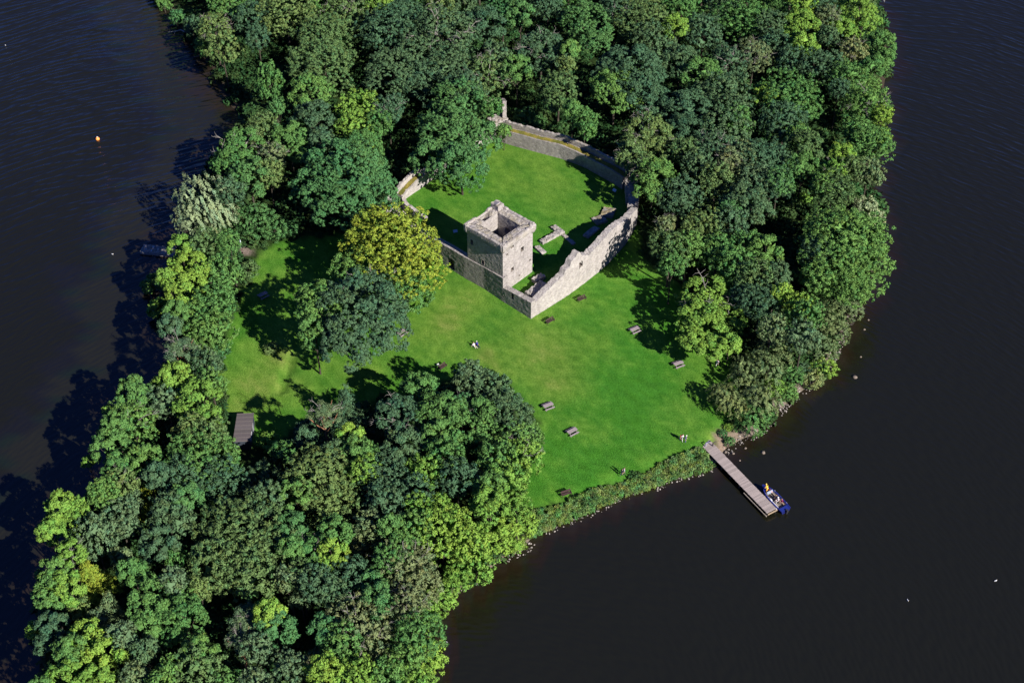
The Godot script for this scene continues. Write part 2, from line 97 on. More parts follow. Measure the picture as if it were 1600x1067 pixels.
var TREES := [
	[-88.87, -123, -0.3, "A", "M", "small mid green domed tree by the water, first above the driftwood branch", [[-0.72, -2.61, 1.98, 2.49, 2.61]], 0],
	[-84.14, -115.29, -0.1, "A", "G", "small deep green domed tree by the water, first above the driftwood branch", [[-0.59, -2.21, 1.9, 2.28, 2.39]], 0],
	[-78.75, -107.87, 0.22, "A", "D", "small dark blue-green domed tree by the water, first east of the driftwood branch", [[-0.42, -1.65, 3.95, 2.43, 2.55]], 0],
	[-70.77, -96.65, 0.6, "A", "O", "olive green domed tree by the water, first east of the driftwood branch", [[-0.24, -1.01, 9.25, 4.49, 4.27]], 1],
	[-67.11, -86.32, 0.58, "A", "O", "olive green domed tree by the water, second such east of the driftwood branch", [[-0.24, -1.01, 10.37, 4.07, 3.87]], 0],
	[-74.37, -100.49, 0.16, "A", "M", "mid green domed tree by the water, first east of the driftwood branch", [[-0.42, -1.69, 2.34, 3.06, 3.21]], 0],
	[-69.91, -110.53, 1.2, "A", "M", "mid green domed tree in the wood, second such east of the driftwood branch", [[0, 0, 8.08, 4.96, 4.71]], 0],
	[-62.55, -102.96, 1.2, "B", "D", "dark blue-green lobed tree in the wood, first east of the driftwood branch", [[0, 0, 8.63, 4.54, 4.32]], 0],
	[-60.07, -92.94, 1.2, "A", "D", "dark blue-green domed tree in the wood, first west of the tall olive tree", [[0, 0, 9.41, 3.09, 3.24]], 0],
	[-54.73, -103.92, 1.2, "A", "O", "large olive green domed tree in the wood, first west of the tall olive tree", [[0, 0, 9.11, 7.72, 6.56]], 0],
	[-46.48, -111.43, 1.2, "A", "M", "mid green domed tree in the wood, first above the tall olive tree", [[0, 0, 7.56, 5.32, 5.05]], 0],
	[-39.63, -105.02, 1.2, "A", "O", "large olive green domed tree in the wood, first above the tall olive tree", [[0, 0, 7.77, 5.95, 5.65]], 1],
	[-32.82, -109.59, 1.2, "A", "L", "bright light green domed tree in the wood, first above the tall olive tree", [[0, 0, 9.67, 3.91, 4.11]], 0],
	[-43.49, -81.56, 1.2, "A", "O", "large olive green domed tree in the wood, first below the tall olive tree", [[0, 0, 8.73, 7.68, 6.53], [-0.77, -12.38, 8.46, 7.01, 5.96], [-3.93, -1.98, 8.34, 5.01, 4.26]], 0],
	[-54.99, -73.74, 1.2, "A", "M", "mid green domed tree in the wood, first west of the tall olive tree", [[0, 0, 9.15, 3.28, 6.31]], 0],
	[-51.53, -61.42, 1.2, "A", "G", "small deep green domed tree in the wood, first below the tall olive tree", [[0, 0, 11.25, 2.25, 2.36]], 0],
	[-45.37, -70.67, 1.2, "B", "M", "mid green lobed tree in the wood, first below the tall olive tree", [[0, 0, 8.11, 5.2, 4.94]], 0],
	[-43.25, -60.03, 1.2, "B", "D", "dark blue-green lobed tree in the wood, first below the tall olive tree", [[0, 0, 8.51, 5.08, 4.83]], 0],
	[-41.15, -50.95, 1.2, "A", "D", "dark blue-green domed tree in the wood, first below the tall olive tree", [[0, 0, 9.49, 3.43, 3.6]], 0],
	[-28.56, -96.06, 1.2, "A", "D", "large dark blue-green domed tree in the wood, first east of the tall olive tree", [[0, 0, 9.6, 7.6, 6.46], [3.73, -9.36, 8.94, 4.49, 3.82]], 0],
	[-21.15, -109.88, 1.2, "A", "M", "mid green domed tree in the wood, first east of the tall olive tree", [[0, 0, 8.81, 4.26, 4.05]], 0],
	[-16.28, -92.58, 1.2, "A", "D", "large dark blue-green domed tree in the wood, first above the upright back stub", [[0, 0, 9.63, 8.23, 7], [-6.01, 6.76, 9.49, 5.15, 4.37], [1.57, 11.86, 8.76, 6.52, 5.54]], 0],
	[-26.99, -78.83, 1.2, "B", "D", "large dark blue-green lobed tree in the wood, first east of the tall olive tree", [[0, 0, 8.25, 6.95, 5.91]], 0],
	[-20.42, -76.07, 1.2, "A", "D", "dark blue-green domed tree in the wood, second such west of the upright back stub", [[0, 0, 7.98, 5.59, 5.31]], 0],
	[-10.63, -70.87, 1.2, "A", "D", "dark blue-green domed tree in the wood, first west of the upright back stub", [[0, 0, 9.67, 4.9, 4.66]], 0],
	[-6.87, -97.71, 1.2, "B", "D", "dark blue-green lobed tree in the wood, first west of the ribbed tree", [[0, 0, 9.14, 5.54, 5.26]], 0],
	[-2.32, -104.45, 1.2, "A", "G", "deep green domed tree in the wood, first above the ribbed tree", [[0, 0, 9.15, 4.92, 4.67]], 0],
	[-17.01, -105.08, 1.2, "A", "O", "olive green domed tree in the wood, first west of the ribbed tree", [[0, 0, 10.18, 3.88, 4.08]], 0],
	[-11.65, -107.37, 1.2, "A", "D", "dark blue-green domed tree in the wood, second such west of the ribbed tree", [[0, 0, 10.42, 3.55, 3.73]], 0],
	[-30.54, -121.65, 1.2, "A", "D", "large dark blue-green domed tree in the wood, first above the tall olive tree", [[0, 0, 8.16, 6.17, 5.24], [-1.17, 7.64, 7.14, 3.63, 3.08]], 0],
	[-33.95, -63.33, 1.2, "A", "L", "light green domed tree in the wood behind the mossy west wall", [[0, 0, 8.62, 5.44, 5.17], [-0.08, 6.47, 8.18, 4.8, 4.56]], 0],
	[-28.9, -56.78, 1.2, "A", "M", "mid green domed tree in the wood, first above the mossy west wall", [[0, 0, 9.91, 3.17, 3.32]], 0],
	[-27.27, -63.35, 1.2, "A", "D", "dark blue-green domed tree in the wood, first above the mossy west wall", [[0, 0, 9.27, 3.53, 3.71], [1.56, -4.05, 8.58, 2.25, 2.36]], 0],
	[-12.1, -66.02, 1.2, "B", "G", "large deep green lobed tree in the wood, first west of the upright back stub", [[0, 0, 8.66, 6.77, 5.75]], 0],
	[-13.84, -53.82, 1.2, "B", "G", "large deep green tree overhanging the castle's back lawn corner", [[0, 0, 8.63, 7.51, 6.39], [5.82, 1.23, 7.83, 5.95, 5.06], [-2.23, 7.37, 8.06, 5.32, 4.52]], 0],
	[-10.49, -42.47, 1.2, "B", "G", "deep green lobed tree in the wood, first east of the mossy west wall", [[0, 0, 8.97, 5.49, 5.22]], 0],
	[-5.56, -77.64, 1.2, "A", "O", "large olive green domed tree in the wood, first above the upright back stub", [[0, 0, 8.33, 5.62, 5.34]], 1],
	[-9.3, -68.81, 1.2, "A", "O", "olive green domed tree in the wood, first west of the upright back stub", [[0, 0, 9.34, 3.57, 3.75]], 0],
	[-4.5, -62.71, 1.2, "A", "M", "small mid green domed tree in the wood, first west of the upright back stub", [[0, 0, 10.38, 2.57, 2.7]], 0],
	[-1.83, -58.61, 1.2, "A", "M", "small mid green domed tree in the wood, first below the upright back stub", [[0, 0, 6.96, 1.89, 1.98]], 0],
	[-3.71, -85.06, 1.2, "A", "D", "dark blue-green domed tree in the wood, first west of the ribbed tree", [[0, 0, 9.1, 4.04, 3.84]], 0],
	[-53.94, -56.47, 1.2, "A", "O", "olive green domed tree in the wood, first below the tall olive tree", [[0, 0, 9.29, 3.47, 3.65], [-0.67, 2.82, 8.75, 3.47, 3.65]], 0],
	[-48.05, -52.66, 1.2, "B", "M", "mid green lobed tree in the wood, second such below the tall olive tree", [[0, 0, 8.28, 4.68, 4.44], [2.81, 3.5, 7.76, 3.12, 2.96]], 0],
	[-50.22, -44.9, 1.2, "A", "B", "brown tinged domed tree in the wood, first east of the silvery willow", [[0, 0, 10.01, 3.08, 3.23]], 1],
	[-58.06, -48.75, 1.2, "B", "M", "mid green lobed tree in the wood, first above the silvery willow", [[0, 0, 8.89, 5.26, 5], [-0.55, 5.93, 8.71, 4.64, 4.41]], 1],
	[-54.29, -37.98, 1.2, "B", "G", "deep green lobed tree in the wood, first east of the silvery willow", [[0, 0, 8.99, 5.13, 4.87]], 0],
	[-50.45, -38.36, 1.2, "A", "O", "olive green domed tree in the wood, first east of the silvery willow", [[0, 0, 10.35, 3.34, 3.5]], 0],
	[-57.97, -32.97, 1.2, "A", "D", "dark blue-green domed tree in the wood, first east of the silvery willow", [[0, 0, 9.81, 3.29, 3.45]], 0],
	[-34.36, -36.73, 1.2, "B", "G", "large deep green sycamore-like tree beside the west wall steps", [[0, 0, 10.58, 9.37, 7.97], [-5.02, 3.58, 9.68, 6.05, 5.14], [4.97, 5.17, 10.07, 6.05, 5.14], [0.03, 8.87, 9.65, 6.65, 5.65]], 0],
	[-31.95, -48.92, 1.2, "B", "M", "mid green lobed tree in the wood, first west of the mossy west wall", [[0, 0, 9.27, 4.34, 4.12]], 0],
	[-63.43, -32.92, 1.2, "W", "S", "silvery grey-green willow on the west shore by the ruined pier", [[0, 0, 6.55, 5.6, 6.89], [-2.08, 4.22, 5.69, 3.36, 4.13], [3.56, 2.35, 5.88, 3.08, 3.79]], 0],
	[-53.5, -31.98, 1.2, "C", "G", "deep green shrub in the wood, first east of the silvery willow", [[0, 0, 2.58, 4.69, 3.75]], 0],
	[-49.18, -30.82, 1.2, "C", "G", "deep green shrub by the lawn, second such east of the silvery willow", [[0, 0, 1.81, 3.29, 2.63]], 0],
	[-46.07, -31.97, 1.2, "C", "G", "small deep green shrub by the lawn, first east of the silvery willow", [[0, 0, 1.06, 1.92, 1.54]], 0],
	[-55.18, -14.57, 1.2, "A", "M", "small mid green domed tree by the lawn, first below the silvery willow", [[0, 0, 11.68, 2.58, 2.71]], 0],
	[-64.81, -14.66, 1.2, "B", "L", "bright light green lobed tree in the wood, first east of the ruined pier", [[0, 0, 10, 2.85, 3]], 0],
	[-60.34, -15.13, 1.2, "A", "O", "olive green domed tree in the wood, first below the silvery willow", [[0, 0, 10.26, 3.43, 3.6]], 0],
	[-61.8, -8.09, 1.2, "B", "L", "bright light green lobed tree in the wood, second such east of the ruined pier", [[0, 0, 9.53, 4.48, 4.26], [0.11, 5.33, 9.3, 4.2, 3.99]], 0],
	[-71.19, -12.98, -0.3, "B", "M", "small mid green lobed tree by the water, first below the ruined pier", [[-0.57, -1.72, 1.68, 2.35, 2.47]], 0],
	[-65.13, -3.54, 0.51, "B", "L", "small bright light green lobed tree by the water, first below the ruined pier", [[-0.26, -0.8, 11.35, 2.23, 2.34]], 0],
	[-55.6, -8.87, 1.2, "A", "M", "mid green domed tree by the lawn, first below the silvery willow", [[0, 0, 8.86, 3.64, 3.82]], 0],
	[-53.14, -18.3, 1.2, "C", "O", "small olive green shrub by the lawn, first below the silvery willow", [[0, 0, 1.31, 2.39, 1.91]], 0],
	[-55.98, 0.88, 1.2, "A", "M", "mid green domed tree by the lawn, second such above the leaning pine", [[0, 0, 8.81, 4.09, 3.89], [-0.33, -5.28, 7.85, 3.27, 3.11]], 0],
	[-68.55, -5.55, -0.24, "B", "L", "small bright light green lobed tree by the water, first above the leaning pine", [[-0.53, -1.6, 1.87, 2.45, 2.57]], 0],
	[-55.86, 8.24, 1.2, "A", "M", "mid green domed tree by the lawn, first above the leaning pine", [[0, 0, 8.43, 4.54, 4.31], [-3.55, -4.95, 7.43, 4, 3.8]], 0],
	[-62.15, 5.18, 0.87, "B", "M", "mid green lobed tree by the water, first above the leaning pine", [[-0.12, -0.36, 10.75, 2.71, 2.85]], 0],
	[-62.68, 8.6, 0.96, "B", "D", "small dark blue-green lobed tree by the water, first above the leaning pine", [[-0.09, -0.26, 10.38, 2.41, 2.53]], 0],
	[-55.32, 4.48, 1.2, "C", "G", "small deep green shrub by the lawn, first east of the leaning pine", [[0, 0, 1.1, 2, 1.6]], 0],
	[-59.24, 16.26, 1.2, "P", "P", "leaning pine with bare reddish trunk between west lawn and water", [[0, 0, 12, 3.37, 2.7]], 1],
	[-54.36, 19.07, 1.2, "A", "D", "dark blue-green domed tree by the lawn, first east of the leaning pine", [[0, 0, 11.07, 3.13, 3.29]], 0],
	[-52.77, 23.7, 1.2, "A", "M", "mid green domed tree by the lawn, first east of the leaning pine", [[0, 0, 10.87, 2.83, 2.97]], 0],
	[-59.45, 22.03, 1.2, "B", "L", "bright light green lobed tree in the wood, first below the leaning pine", [[0, 0, 9.52, 3.86, 4.06]], 0],
	[-66.09, 26.07, 1.2, "B", "M", "mid green lobed tree in the wood, first west of the leaning pine", [[0, 0, 10.41, 3.32, 3.48]], 0],
	[-60.51, 26.83, 1.2, "A", "P", "greyish green domed tree in the wood, first below the leaning pine", [[0, 0, 9.59, 3.3, 3.47]], 0],
	[-54.74, 27.43, 1.2, "B", "L", "bright light green lobed tree by the lawn, second such below the leaning pine", [[0, 0, 10.2, 4.32, 4.1], [2.52, 4.08, 10.15, 2.79, 2.65]], 0],
	[-70.7, 27.56, 0.32, "B", "L", "small bright light green lobed tree by the water, first west of the leaning pine", [[-0.35, -0.84, 8.09, 1.14, 1.19]], 0],
	[-65.56, 31.67, 1.2, "A", "M", "mid green domed tree in the wood, first below the leaning pine", [[0, 0, 9.19, 4.5, 4.28]], 0],
	[-67.37, 34.58, 1.2, "B", "M", "mid green lobed tree in the wood, second such west of the leaning pine", [[0, 0, 11.01, 2.99, 3.14]], 0],
	[-67.5, 38.82, 1.2, "B", "M", "mid green lobed tree in the wood, first below the leaning pine", [[0, 0, 10.35, 3.44, 3.61]], 0],
	[-65.26, 43.98, 1.2, "B", "M", "mid green lobed tree in the wood, first above the yellow conifer", [[0, 0, 11.01, 2.66, 2.8]], 0],
	[-71.4, 39.67, 0.38, "B", "L", "small bright light green lobed tree by the water, third such above the yellow conifer", [[-0.33, -0.74, 8.24, 1.22, 1.28]], 0],
	[-60.86, 42.05, 1.2, "B", "M", "mid green lobed tree in the wood, first west of the shed", [[0, 0, 10.43, 3.16, 3.32]], 0],
	[-54.57, 34.25, 1.2, "A", "O", "olive green domed tree in the wood, second such west of the shed", [[0, 0, 9.85, 3.23, 3.39]], 0],
	[-51, 35.57, 1.2, "A", "O", "olive green domed tree in the wood, first west of the shed", [[0, 0, 10.47, 2.98, 3.13]], 0],
	[-51.88, 40.42, 1.2, "A", "M", "broad green domed tree beside the shed's shaded end", [[0, 0, 8.12, 6.8, 5.78]], 0],
	[-48.28, 44.66, 1.2, "A", "D", "dark blue-green domed tree in the wood, first below the shed", [[0, 0, 8.58, 4.56, 4.33]], 0],
	[-54.87, 45.03, 1.2, "A", "D", "dark blue-green domed tree in the wood, first west of the shed", [[0, 0, 10.13, 3.61, 3.79]], 0],
	[-63.89, 46.83, 1.2, "A", "O", "olive green domed tree in the wood, first above the yellow conifer", [[0, 0, 10.76, 3.12, 3.27]], 0],
	[-65.81, 49.36, 1.2, "A", "M", "mid green domed tree in the wood, first above the yellow conifer", [[0, 0, 11.64, 2.62, 2.75], [-0.69, 0.23, 11.59, 2.62, 2.75]], 0],
	[-62.77, 40.62, 1.2, "C", "Y", "small yellow-green shrub in the wood, first above the yellow conifer", [[0, 0, 1.12, 2.03, 1.62]], 0],
	[-58.33, 45.41, 1.2, "B", "D", "small dark blue-green lobed tree in the wood, first west of the shed", [[0, 0, 11.05, 2.41, 2.53]], 0],
	[-63.47, 52.68, 1.2, "A", "P", "greyish green domed tree in the wood, second such above the yellow conifer", [[0, 0, 9.52, 3.05, 3.2], [1.39, -2.91, 8.93, 2.35, 2.46], [1.71, 2.31, 9.6, 2.11, 2.22]], 0],
	[-22.95, -12.84, 1.2, "A", "Y", "broad yellow-green tree on the lawn just in front of the castle wall", [[0, 0, 11.5, 8.84, 7.52], [3.95, 5.28, 10.78, 6.56, 5.58], [-5.75, -1.52, 10.73, 5.14, 4.36], [-2.4, -7.02, 10.29, 5.71, 4.85]], 0],
	[-29.79, -9.41, 1.2, "B", "M", "mid green lobed tree by the lawn, first west of the yellow-green lawn tree", [[0, 0, 7.58, 5.59, 5.31]], 0],
	[-35.28, 5.25, 1.2, "B", "M", "mid green lobed tree by the lawn, second such west of the yellow-green lawn tree", [[0, 0, 13.2, 4.64, 4.41]], 0],
	[-35.97, 10.22, 1.2, "B", "M", "mid green lobed tree by the lawn, first above the dark conifer", [[0, 0, 10.59, 3.47, 3.65]], 0],
	[-28.13, 7.1, 1.2, "B", "D", "big dark clumpy tree growing against the yellow-green lawn tree", [[0, 0, 12.5, 8.4, 7.14], [-1.29, 6.97, 11.04, 5.15, 4.38], [4.9, 4.17, 11.58, 5.15, 4.38]], 0],
	[-20.89, -5.21, 1.2, "A", "M", "large mid green domed tree by the lawn, first below the yellow-green lawn tree", [[0, 0, 7.15, 5.79, 5.5]], 0],
	[-26.19, -2.6, 1.2, "A", "D", "large dark blue-green domed tree by the lawn, first below the yellow-green lawn tree", [[0, 0, 7.82, 6.04, 5.13]], 0],
	[-45.65, 4.26, 1.2, "C", "O", "lone small olive bush out on the west lawn beside the ditch", [[0, 0, 0.89, 1.62, 1.3]], 0],
	[-31.59, 33.66, 1.2, "P", "P", "tall pine with bare pinkish trunk just right of the shed's wood edge", [[0, 0, 13.5, 2.98, 2.38]], 1],
	[-29.11, 25.23, 1.2, "K", "D", "dark conifer standing right behind the pinkish trunked pine", [[0, 0, 6, 3.59, 4.66]], 0],
	[-43.18, 28.57, 1.2, "C", "L", "small bright light green shrub by the lawn, first east of the shed", [[0, 0, 1.29, 2.34, 1.87]], 0],
	[-39.23, 36.05, 1.2, "B", "M", "small mid green lobed tree in the wood, first east of the shed", [[0, 0, 6.5, 2.21, 2.32]], 0],
	[-34.97, 32.16, 1.2, "B", "D", "dark blue-green lobed tree in the wood, first west of the pinkish trunked pine", [[0, 0, 6, 3.47, 3.64]], 0],
	[-30.13, 39.98, 1.2, "A", "D", "small dark blue-green domed tree in the wood, first below the pinkish trunked pine", [[0, 0, 11.14, 2.21, 2.32]], 0],
	[-27.62, 36.16, 1.2, "B", "L", "small bright light green lobed tree in the wood, first east of the pinkish trunked pine", [[0, 0, 10.47, 2.48, 2.6]], 0],
	[-25.72, 40.18, 1.2, "B", "M", "mid green lobed tree in the wood, first below the pinkish trunked pine", [[0, 0, 9.94, 3.66, 3.85]], 0],
	[-24.24, 44.25, 1.2, "A", "L", "bright light green domed tree in the wood, first below the pinkish trunked pine", [[0, 0, 11.31, 2.91, 3.05]], 0],
	[-19.69, 30.51, 1.2, "B", "D", "dark blue-green lobed tree in the wood, first east of the dark conifer", [[0, 0, 9.09, 4.52, 4.29]], 0],
	[-16.37, 23.88, 1.2, "B", "M", "mid green lobed tree in the wood, first east of the dark conifer", [[0, 0, 8.66, 3.83, 4.02]], 0],
	[-18.24, 22.68, 1.2, "A", "L", "small bright light green domed tree in the wood, first east of the dark conifer", [[0, 0, 6.3, 2.04, 2.14]], 0],
	[-17.81, 37.07, 1.2, "B", "D", "dark blue-green lobed tree in the wood, second such east of the dark conifer", [[0, 0, 8.58, 3.93, 4.13]], 0],
	[-12.35, 30.68, 1.2, "B", "M", "mid green lobed tree in the wood, second such east of the dark conifer", [[0, 0, 10.07, 4.53, 4.3]], 0],
	[-11.94, 36.31, 1.2, "B", "M", "mid green lobed tree in the wood, third such east of the dark conifer", [[0, 0, 9.69, 3.71, 3.89]], 0],
	[-7.33, 22.11, 1.2, "A", "P", "greyish green domed tree in the wood, first below the tower house", [[0, 0, 10.88, 3.1, 3.26]], 0],
	[-8.61, 10.73, 1.2, "C", "O", "small olive green shrub by the lawn, first below the tower house", [[0, 0, 0.95, 1.72, 1.38]], 0],
	[-3.38, 24.21, 1.2, "A", "D", "dark blue-green domed tree in the wood, second such above the reed bank", [[0, 0, 8.99, 4.09, 3.88], [-2.31, -2.47, 8.11, 3.32, 3.16]], 0],
	[-0.88, 30.12, 1.2, "A", "D", "dark blue-green domed tree in the wood, first above the reed bank", [[0, 0, 9.8, 4.28, 4.07], [1.76, 3.36, 9.83, 3.27, 3.11]], 0],
	[-5.52, 31.97, 1.2, "B", "M", "mid green lobed tree in the wood, first above the reed bank", [[0, 0, 8.23, 5.23, 4.97]], 0],
	[-8.89, 28.6, 1.2, "A", "G", "deep green domed tree in the wood, first east of the dark conifer", [[0, 0, 9.49, 3.03, 3.18]], 1],
	[-11, 40.77, 1.2, "A", "M", "mid green domed tree in the wood, first west of the reed bank", [[0, 0, 10.6, 3.42, 3.59]], 0],
	[-14.34, 43.4, 1.2, "A", "L", "bright light green domed tree in the wood, second such above the brown-topped tree", [[0, 0, 9.55, 3.38, 3.55]], 0],
	[-31.77, 44.76, 1.2, "A", "O", "large olive green domed tree in the wood, first below the pinkish trunked pine", [[0, 0, 9.19, 6.73, 5.72], [2.42, 4.34, 8.13, 4.81, 4.09]], 0],
	[-35.16, 49.17, 1.2, "B", "M", "mid green lobed tree in the wood, first above the huge olive dome", [[0, 0, 10.62, 3.09, 3.25]], 0],
	[-21.17, 44.31, 1.2, "A", "D", "dark blue-green domed tree in the wood, first below the dark conifer", [[0, 0, 9.79, 4.58, 4.35]], 0],
	[-20.25, 50.08, 1.2, "A", "D", "dark blue-green domed tree in the wood, first above the brown-topped tree", [[0, 0, 10.1, 4.03, 3.83]], 0],
	[-15.69, 47.94, 1.2, "A", "D", "dark blue-green domed tree in the wood, second such above the brown-topped tree", [[0, 0, 9.98, 3.1, 3.26]], 0],
	[-8.97, 44.83, 1.2, "A", "D", "dark blue-green domed tree in the wood, first west of the reed bank", [[0, 0, 10.38, 3.38, 3.54]], 0],
	[-6.25, 41.65, 1.2, "A", "S", "small silvery grey-green domed tree in the wood, first west of the reed bank", [[0, 0, 6.27, 2.17, 2.28]], 0],
	[1.09, 35.53, 1.2, "A", "M", "mid green domed tree by the lawn, second such above the reed bank", [[0, 0, 9.16, 4.2, 3.99]], 0],
	[1.61, 40.22, 1.2, "A", "L", "bright light green domed tree by the lawn, second such above the reed bank", [[0, 0, 9.51, 3.66, 3.84]], 0],
	[-2.14, 41.06, 1.2, "A", "M", "mid green domed tree by the lawn, first above the reed bank", [[0, 0, 10.12, 3.9, 4.1]], 0],
	[-1.06, 44.99, 1.2, "A", "L", "bright light green domed tree by the lawn, first above the reed bank", [[0, 0, 8.97, 4.08, 3.88]], 0],
	[0.83, 50.66, 0.19, "A", "L", "bright light green domed tree by the water, first west of the reed bank", [[0, -0.85, 9.99, 2.6, 2.73]], 0],
	[2.36, 47.28, 0.39, "C", "L", "small bright light green shrub by the water, first below the reed bank", [[0.01, -0.67, 1.34, 2.43, 1.95]], 0],
	[-42.41, 39.23, 1.2, "B", "D", "dark blue-green lobed tree in the wood, first below the shed", [[0, 0, 4, 2.89, 3.04]], 0],
	[-71.97, 52.52, 0.99, "B", "L", "bright light green lobed tree in the wood, first above the yellow conifer", [[-0.09, -0.18, 10.93, 3.3, 3.46], [2.12, 1.34, 10.04, 2.83, 2.97]], 0],
	[-73.35, 56.64, 0.65, "B", "L", "small bright light green lobed tree by the water, second such above the yellow conifer", [[-0.23, -0.44, 10.5, 2.32, 2.44]], 0],
	[-61.08, 46.2, 1.2, "K", "Y", "small yellow-green pointed conifer in the wood, first above the yellow conifer", [[0, 0, 6, 2.02, 2.63]], 0],
	[-66.39, 57.02, 1.2, "A", "P", "greyish green domed tree in the wood, first above the yellow conifer", [[0, 0, 9.37, 3.47, 5.05]], 0],
	[-55.38, 52.63, 1.2, "A", "D", "dark blue-green domed tree in the wood, first west of the huge olive dome", [[0, 0, 10.41, 3.53, 3.71], [2.7, 1.84, 10.56, 2.35, 2.47]], 0],
	[-52.85, 50.07, 1.2, "B", "G", "deep green lobed tree in the wood, first west of the huge olive dome", [[0, 0, 10.88, 2.85, 2.99]], 0],
	[-43.73, 56.39, 1.2, "A", "O", "huge olive domed tree in the lower west wood", [[0, 0, 8.91, 7.18, 6.1], [-1.71, 4.46, 8.07, 5.79, 4.92], [3.68, 6.32, 8.85, 5.79, 4.92], [6.08, 1.29, 8.91, 3.94, 3.35]], 0],
	[-55.71, 58.67, 1.2, "B", "D", "dark blue-green lobed tree in the wood, first east of the yellow conifer", [[0, 0, 9.35, 3.22, 3.38]], 0],
	[-53.7, 58.34, 1.2, "A", "M", "small mid green domed tree in the wood, first west of the huge olive dome", [[0, 0, 6.48, 2.06, 2.16]], 0],
	[-68.68, 62.01, 1.2, "B", "L", "small bright light green lobed tree in the wood, first above the yellow conifer", [[0, 0, 11.48, 2.52, 2.64]], 1],
	[-62.07, 59.22, 1.2, "A", "P", "small greyish green domed tree in the wood, first east of the yellow conifer", [[0, 0, 7.28, 2.06, 2.16]], 0],
	[-70.81, 64.88, 1.2, "B", "M", "mid green lobed tree in the wood, first west of the yellow conifer", [[0, 0, 10.07, 2.94, 3.08]], 0],
	[-70.65, 68.5, 1.1, "B", "M", "mid green lobed tree in the wood, second such west of the yellow conifer", [[-0.04, -0.07, 10.04, 2.9, 3.05]], 0],
	[-68.18, 67.5, 1.2, "B", "L", "bright light green lobed tree in the wood, first west of the yellow conifer", [[0, 0, 10.31, 2.91, 3.06]], 0],
	[-66.22, 62.41, 1.2, "K", "Y", "yellow conifer-like tree near the lower west shore", [[0, 0, 6, 3.2, 4.16]], 0],
	[-58.38, 65.32, 1.2, "B", "M", "small mid green lobed tree in the wood, first east of the yellow conifer", [[0, 0, 10.96, 2.49, 2.61]], 0],
	[-62.23, 68.54, 1.2, "K", "P", "small greyish green pointed conifer in the wood, first below the yellow conifer", [[0, 0, 6, 2.3, 2.99]], 0],
	[-67.17, 68.23, 1.2, "A", "O", "small olive green domed tree in the wood, first below the yellow conifer", [[0, 0, 6.4, 1.99, 2.09]], 0],
	[-63.33, 71.23, 1.2, "A", "P", "small greyish green domed tree in the wood, first below the yellow conifer", [[0, 0, 7.58, 1.76, 1.85]], 0],
	[-54.26, 69.63, 1.2, "B", "M", "mid green lobed tree in the wood, first east of the yellow conifer", [[0, 0, 9.14, 4.66, 4.43], [-0.74, 4.01, 8.99, 2.88, 2.74]], 0],
	[-49.88, 72.5, 1.2, "B", "M", "mid green lobed tree in the wood, first below the huge olive dome", [[0, 0, 9.03, 4.17, 3.97]], 0],
	[-51.74, 67.34, 1.2, "A", "P", "small greyish green domed tree in the wood, first west of the huge olive dome", [[0, 0, 12.01, 2.25, 2.36]], 0],
	[-48.61, 65.59, 1.2, "A", "O", "small olive green domed tree in the wood, first west of the huge olive dome", [[0, 0, 7.44, 1.79, 3.79]], 0],
	[-62.9, 77.16, 1.2, "B", "L", "bright light green lobed tree in the wood, first below the yellow conifer", [[0, 0, 9.12, 3.89, 4.09], [3, 2.88, 9.22, 3.68, 3.86]], 0],
	[-64.65, 79.54, 1.2, "B", "M", "mid green lobed tree in the wood, first below the yellow conifer", [[0, 0, 10.94, 2.8, 2.94]], 0],
	[-72.22, 73.39, 0.46, "B", "L", "small bright light green lobed tree by the water, first west of the yellow conifer", [[-0.3, -0.52, 7.82, 1.53, 1.61]], 0],
	[-68.89, 74.69, 1.2, "B", "D", "dark blue-green lobed tree in the wood, first below the yellow conifer", [[0, 0, 9.66, 2.84, 2.98], [-0.77, 1.98, 8.39, 1.97, 2.06]], 0],
	[-57.9, 77.09, 1.2, "A", "P", "small greyish green domed tree in the wood, second such below the yellow conifer", [[0, 0, 11.45, 2.39, 2.51]], 0],
	[-54.16, 79.11, 1.2, "A", "D", "small dark blue-green domed tree in the wood, first below the yellow conifer", [[0, 0, 10.64, 2.37, 2.49]], 0],
	[-45.91, 79.52, 1.2, "B", "M", "mid green lobed tree in the wood, second such below the huge olive dome", [[0, 0, 10.59, 2.8, 2.94]], 0],
	[-39.8, 72.84, 1.2, "P", "P", "small greyish green flat-topped pine in the wood, first below the huge olive dome", [[0, 0, 9.5, 2.49, 2]], 1],
	[-40.67, 76.29, 1.2, "P", "P", "small greyish green flat-topped pine in the wood, second such below the huge olive dome", [[0, 0, 9.5, 2.05, 1.64]], 1],
	[-37.88, 78.27, 1.2, "A", "P", "greyish green domed tree in the wood, first below the huge olive dome", [[0, 0, 9.9, 2.81, 2.95]], 0],
	[-45.69, 82.24, 1.2, "A", "O", "olive green domed tree in the wood, first below the huge olive dome", [[0, 0, 10.38, 3.84, 4.03]], 0],
	[-49.66, 82.91, 1.2, "A", "M", "small mid green domed tree in the wood, first below the yellow conifer", [[0, 0, 11.05, 2.34, 2.46]], 0],
	[-39.93, 50.33, 1.2, "A", "D", "dark blue-green domed tree in the wood, first above the huge olive dome", [[0, 0, 10.39, 3.56, 3.73]], 0],
	[-35.31, 55.32, 1.2, "B", "G", "deep green lobed tree in the wood, first east of the huge olive dome", [[0, 0, 9.52, 3.03, 3.18]], 0],
	[-34.54, 60.66, 1.2, "B", "M", "small mid green lobed tree in the wood, first east of the huge olive dome", [[0, 0, 11.05, 2.3, 2.41]], 0],
	[-31.47, 60.43, 1.2, "B", "M", "mid green lobed tree in the wood, first east of the huge olive dome", [[0, 0, 8.83, 3.66, 3.84]], 0],
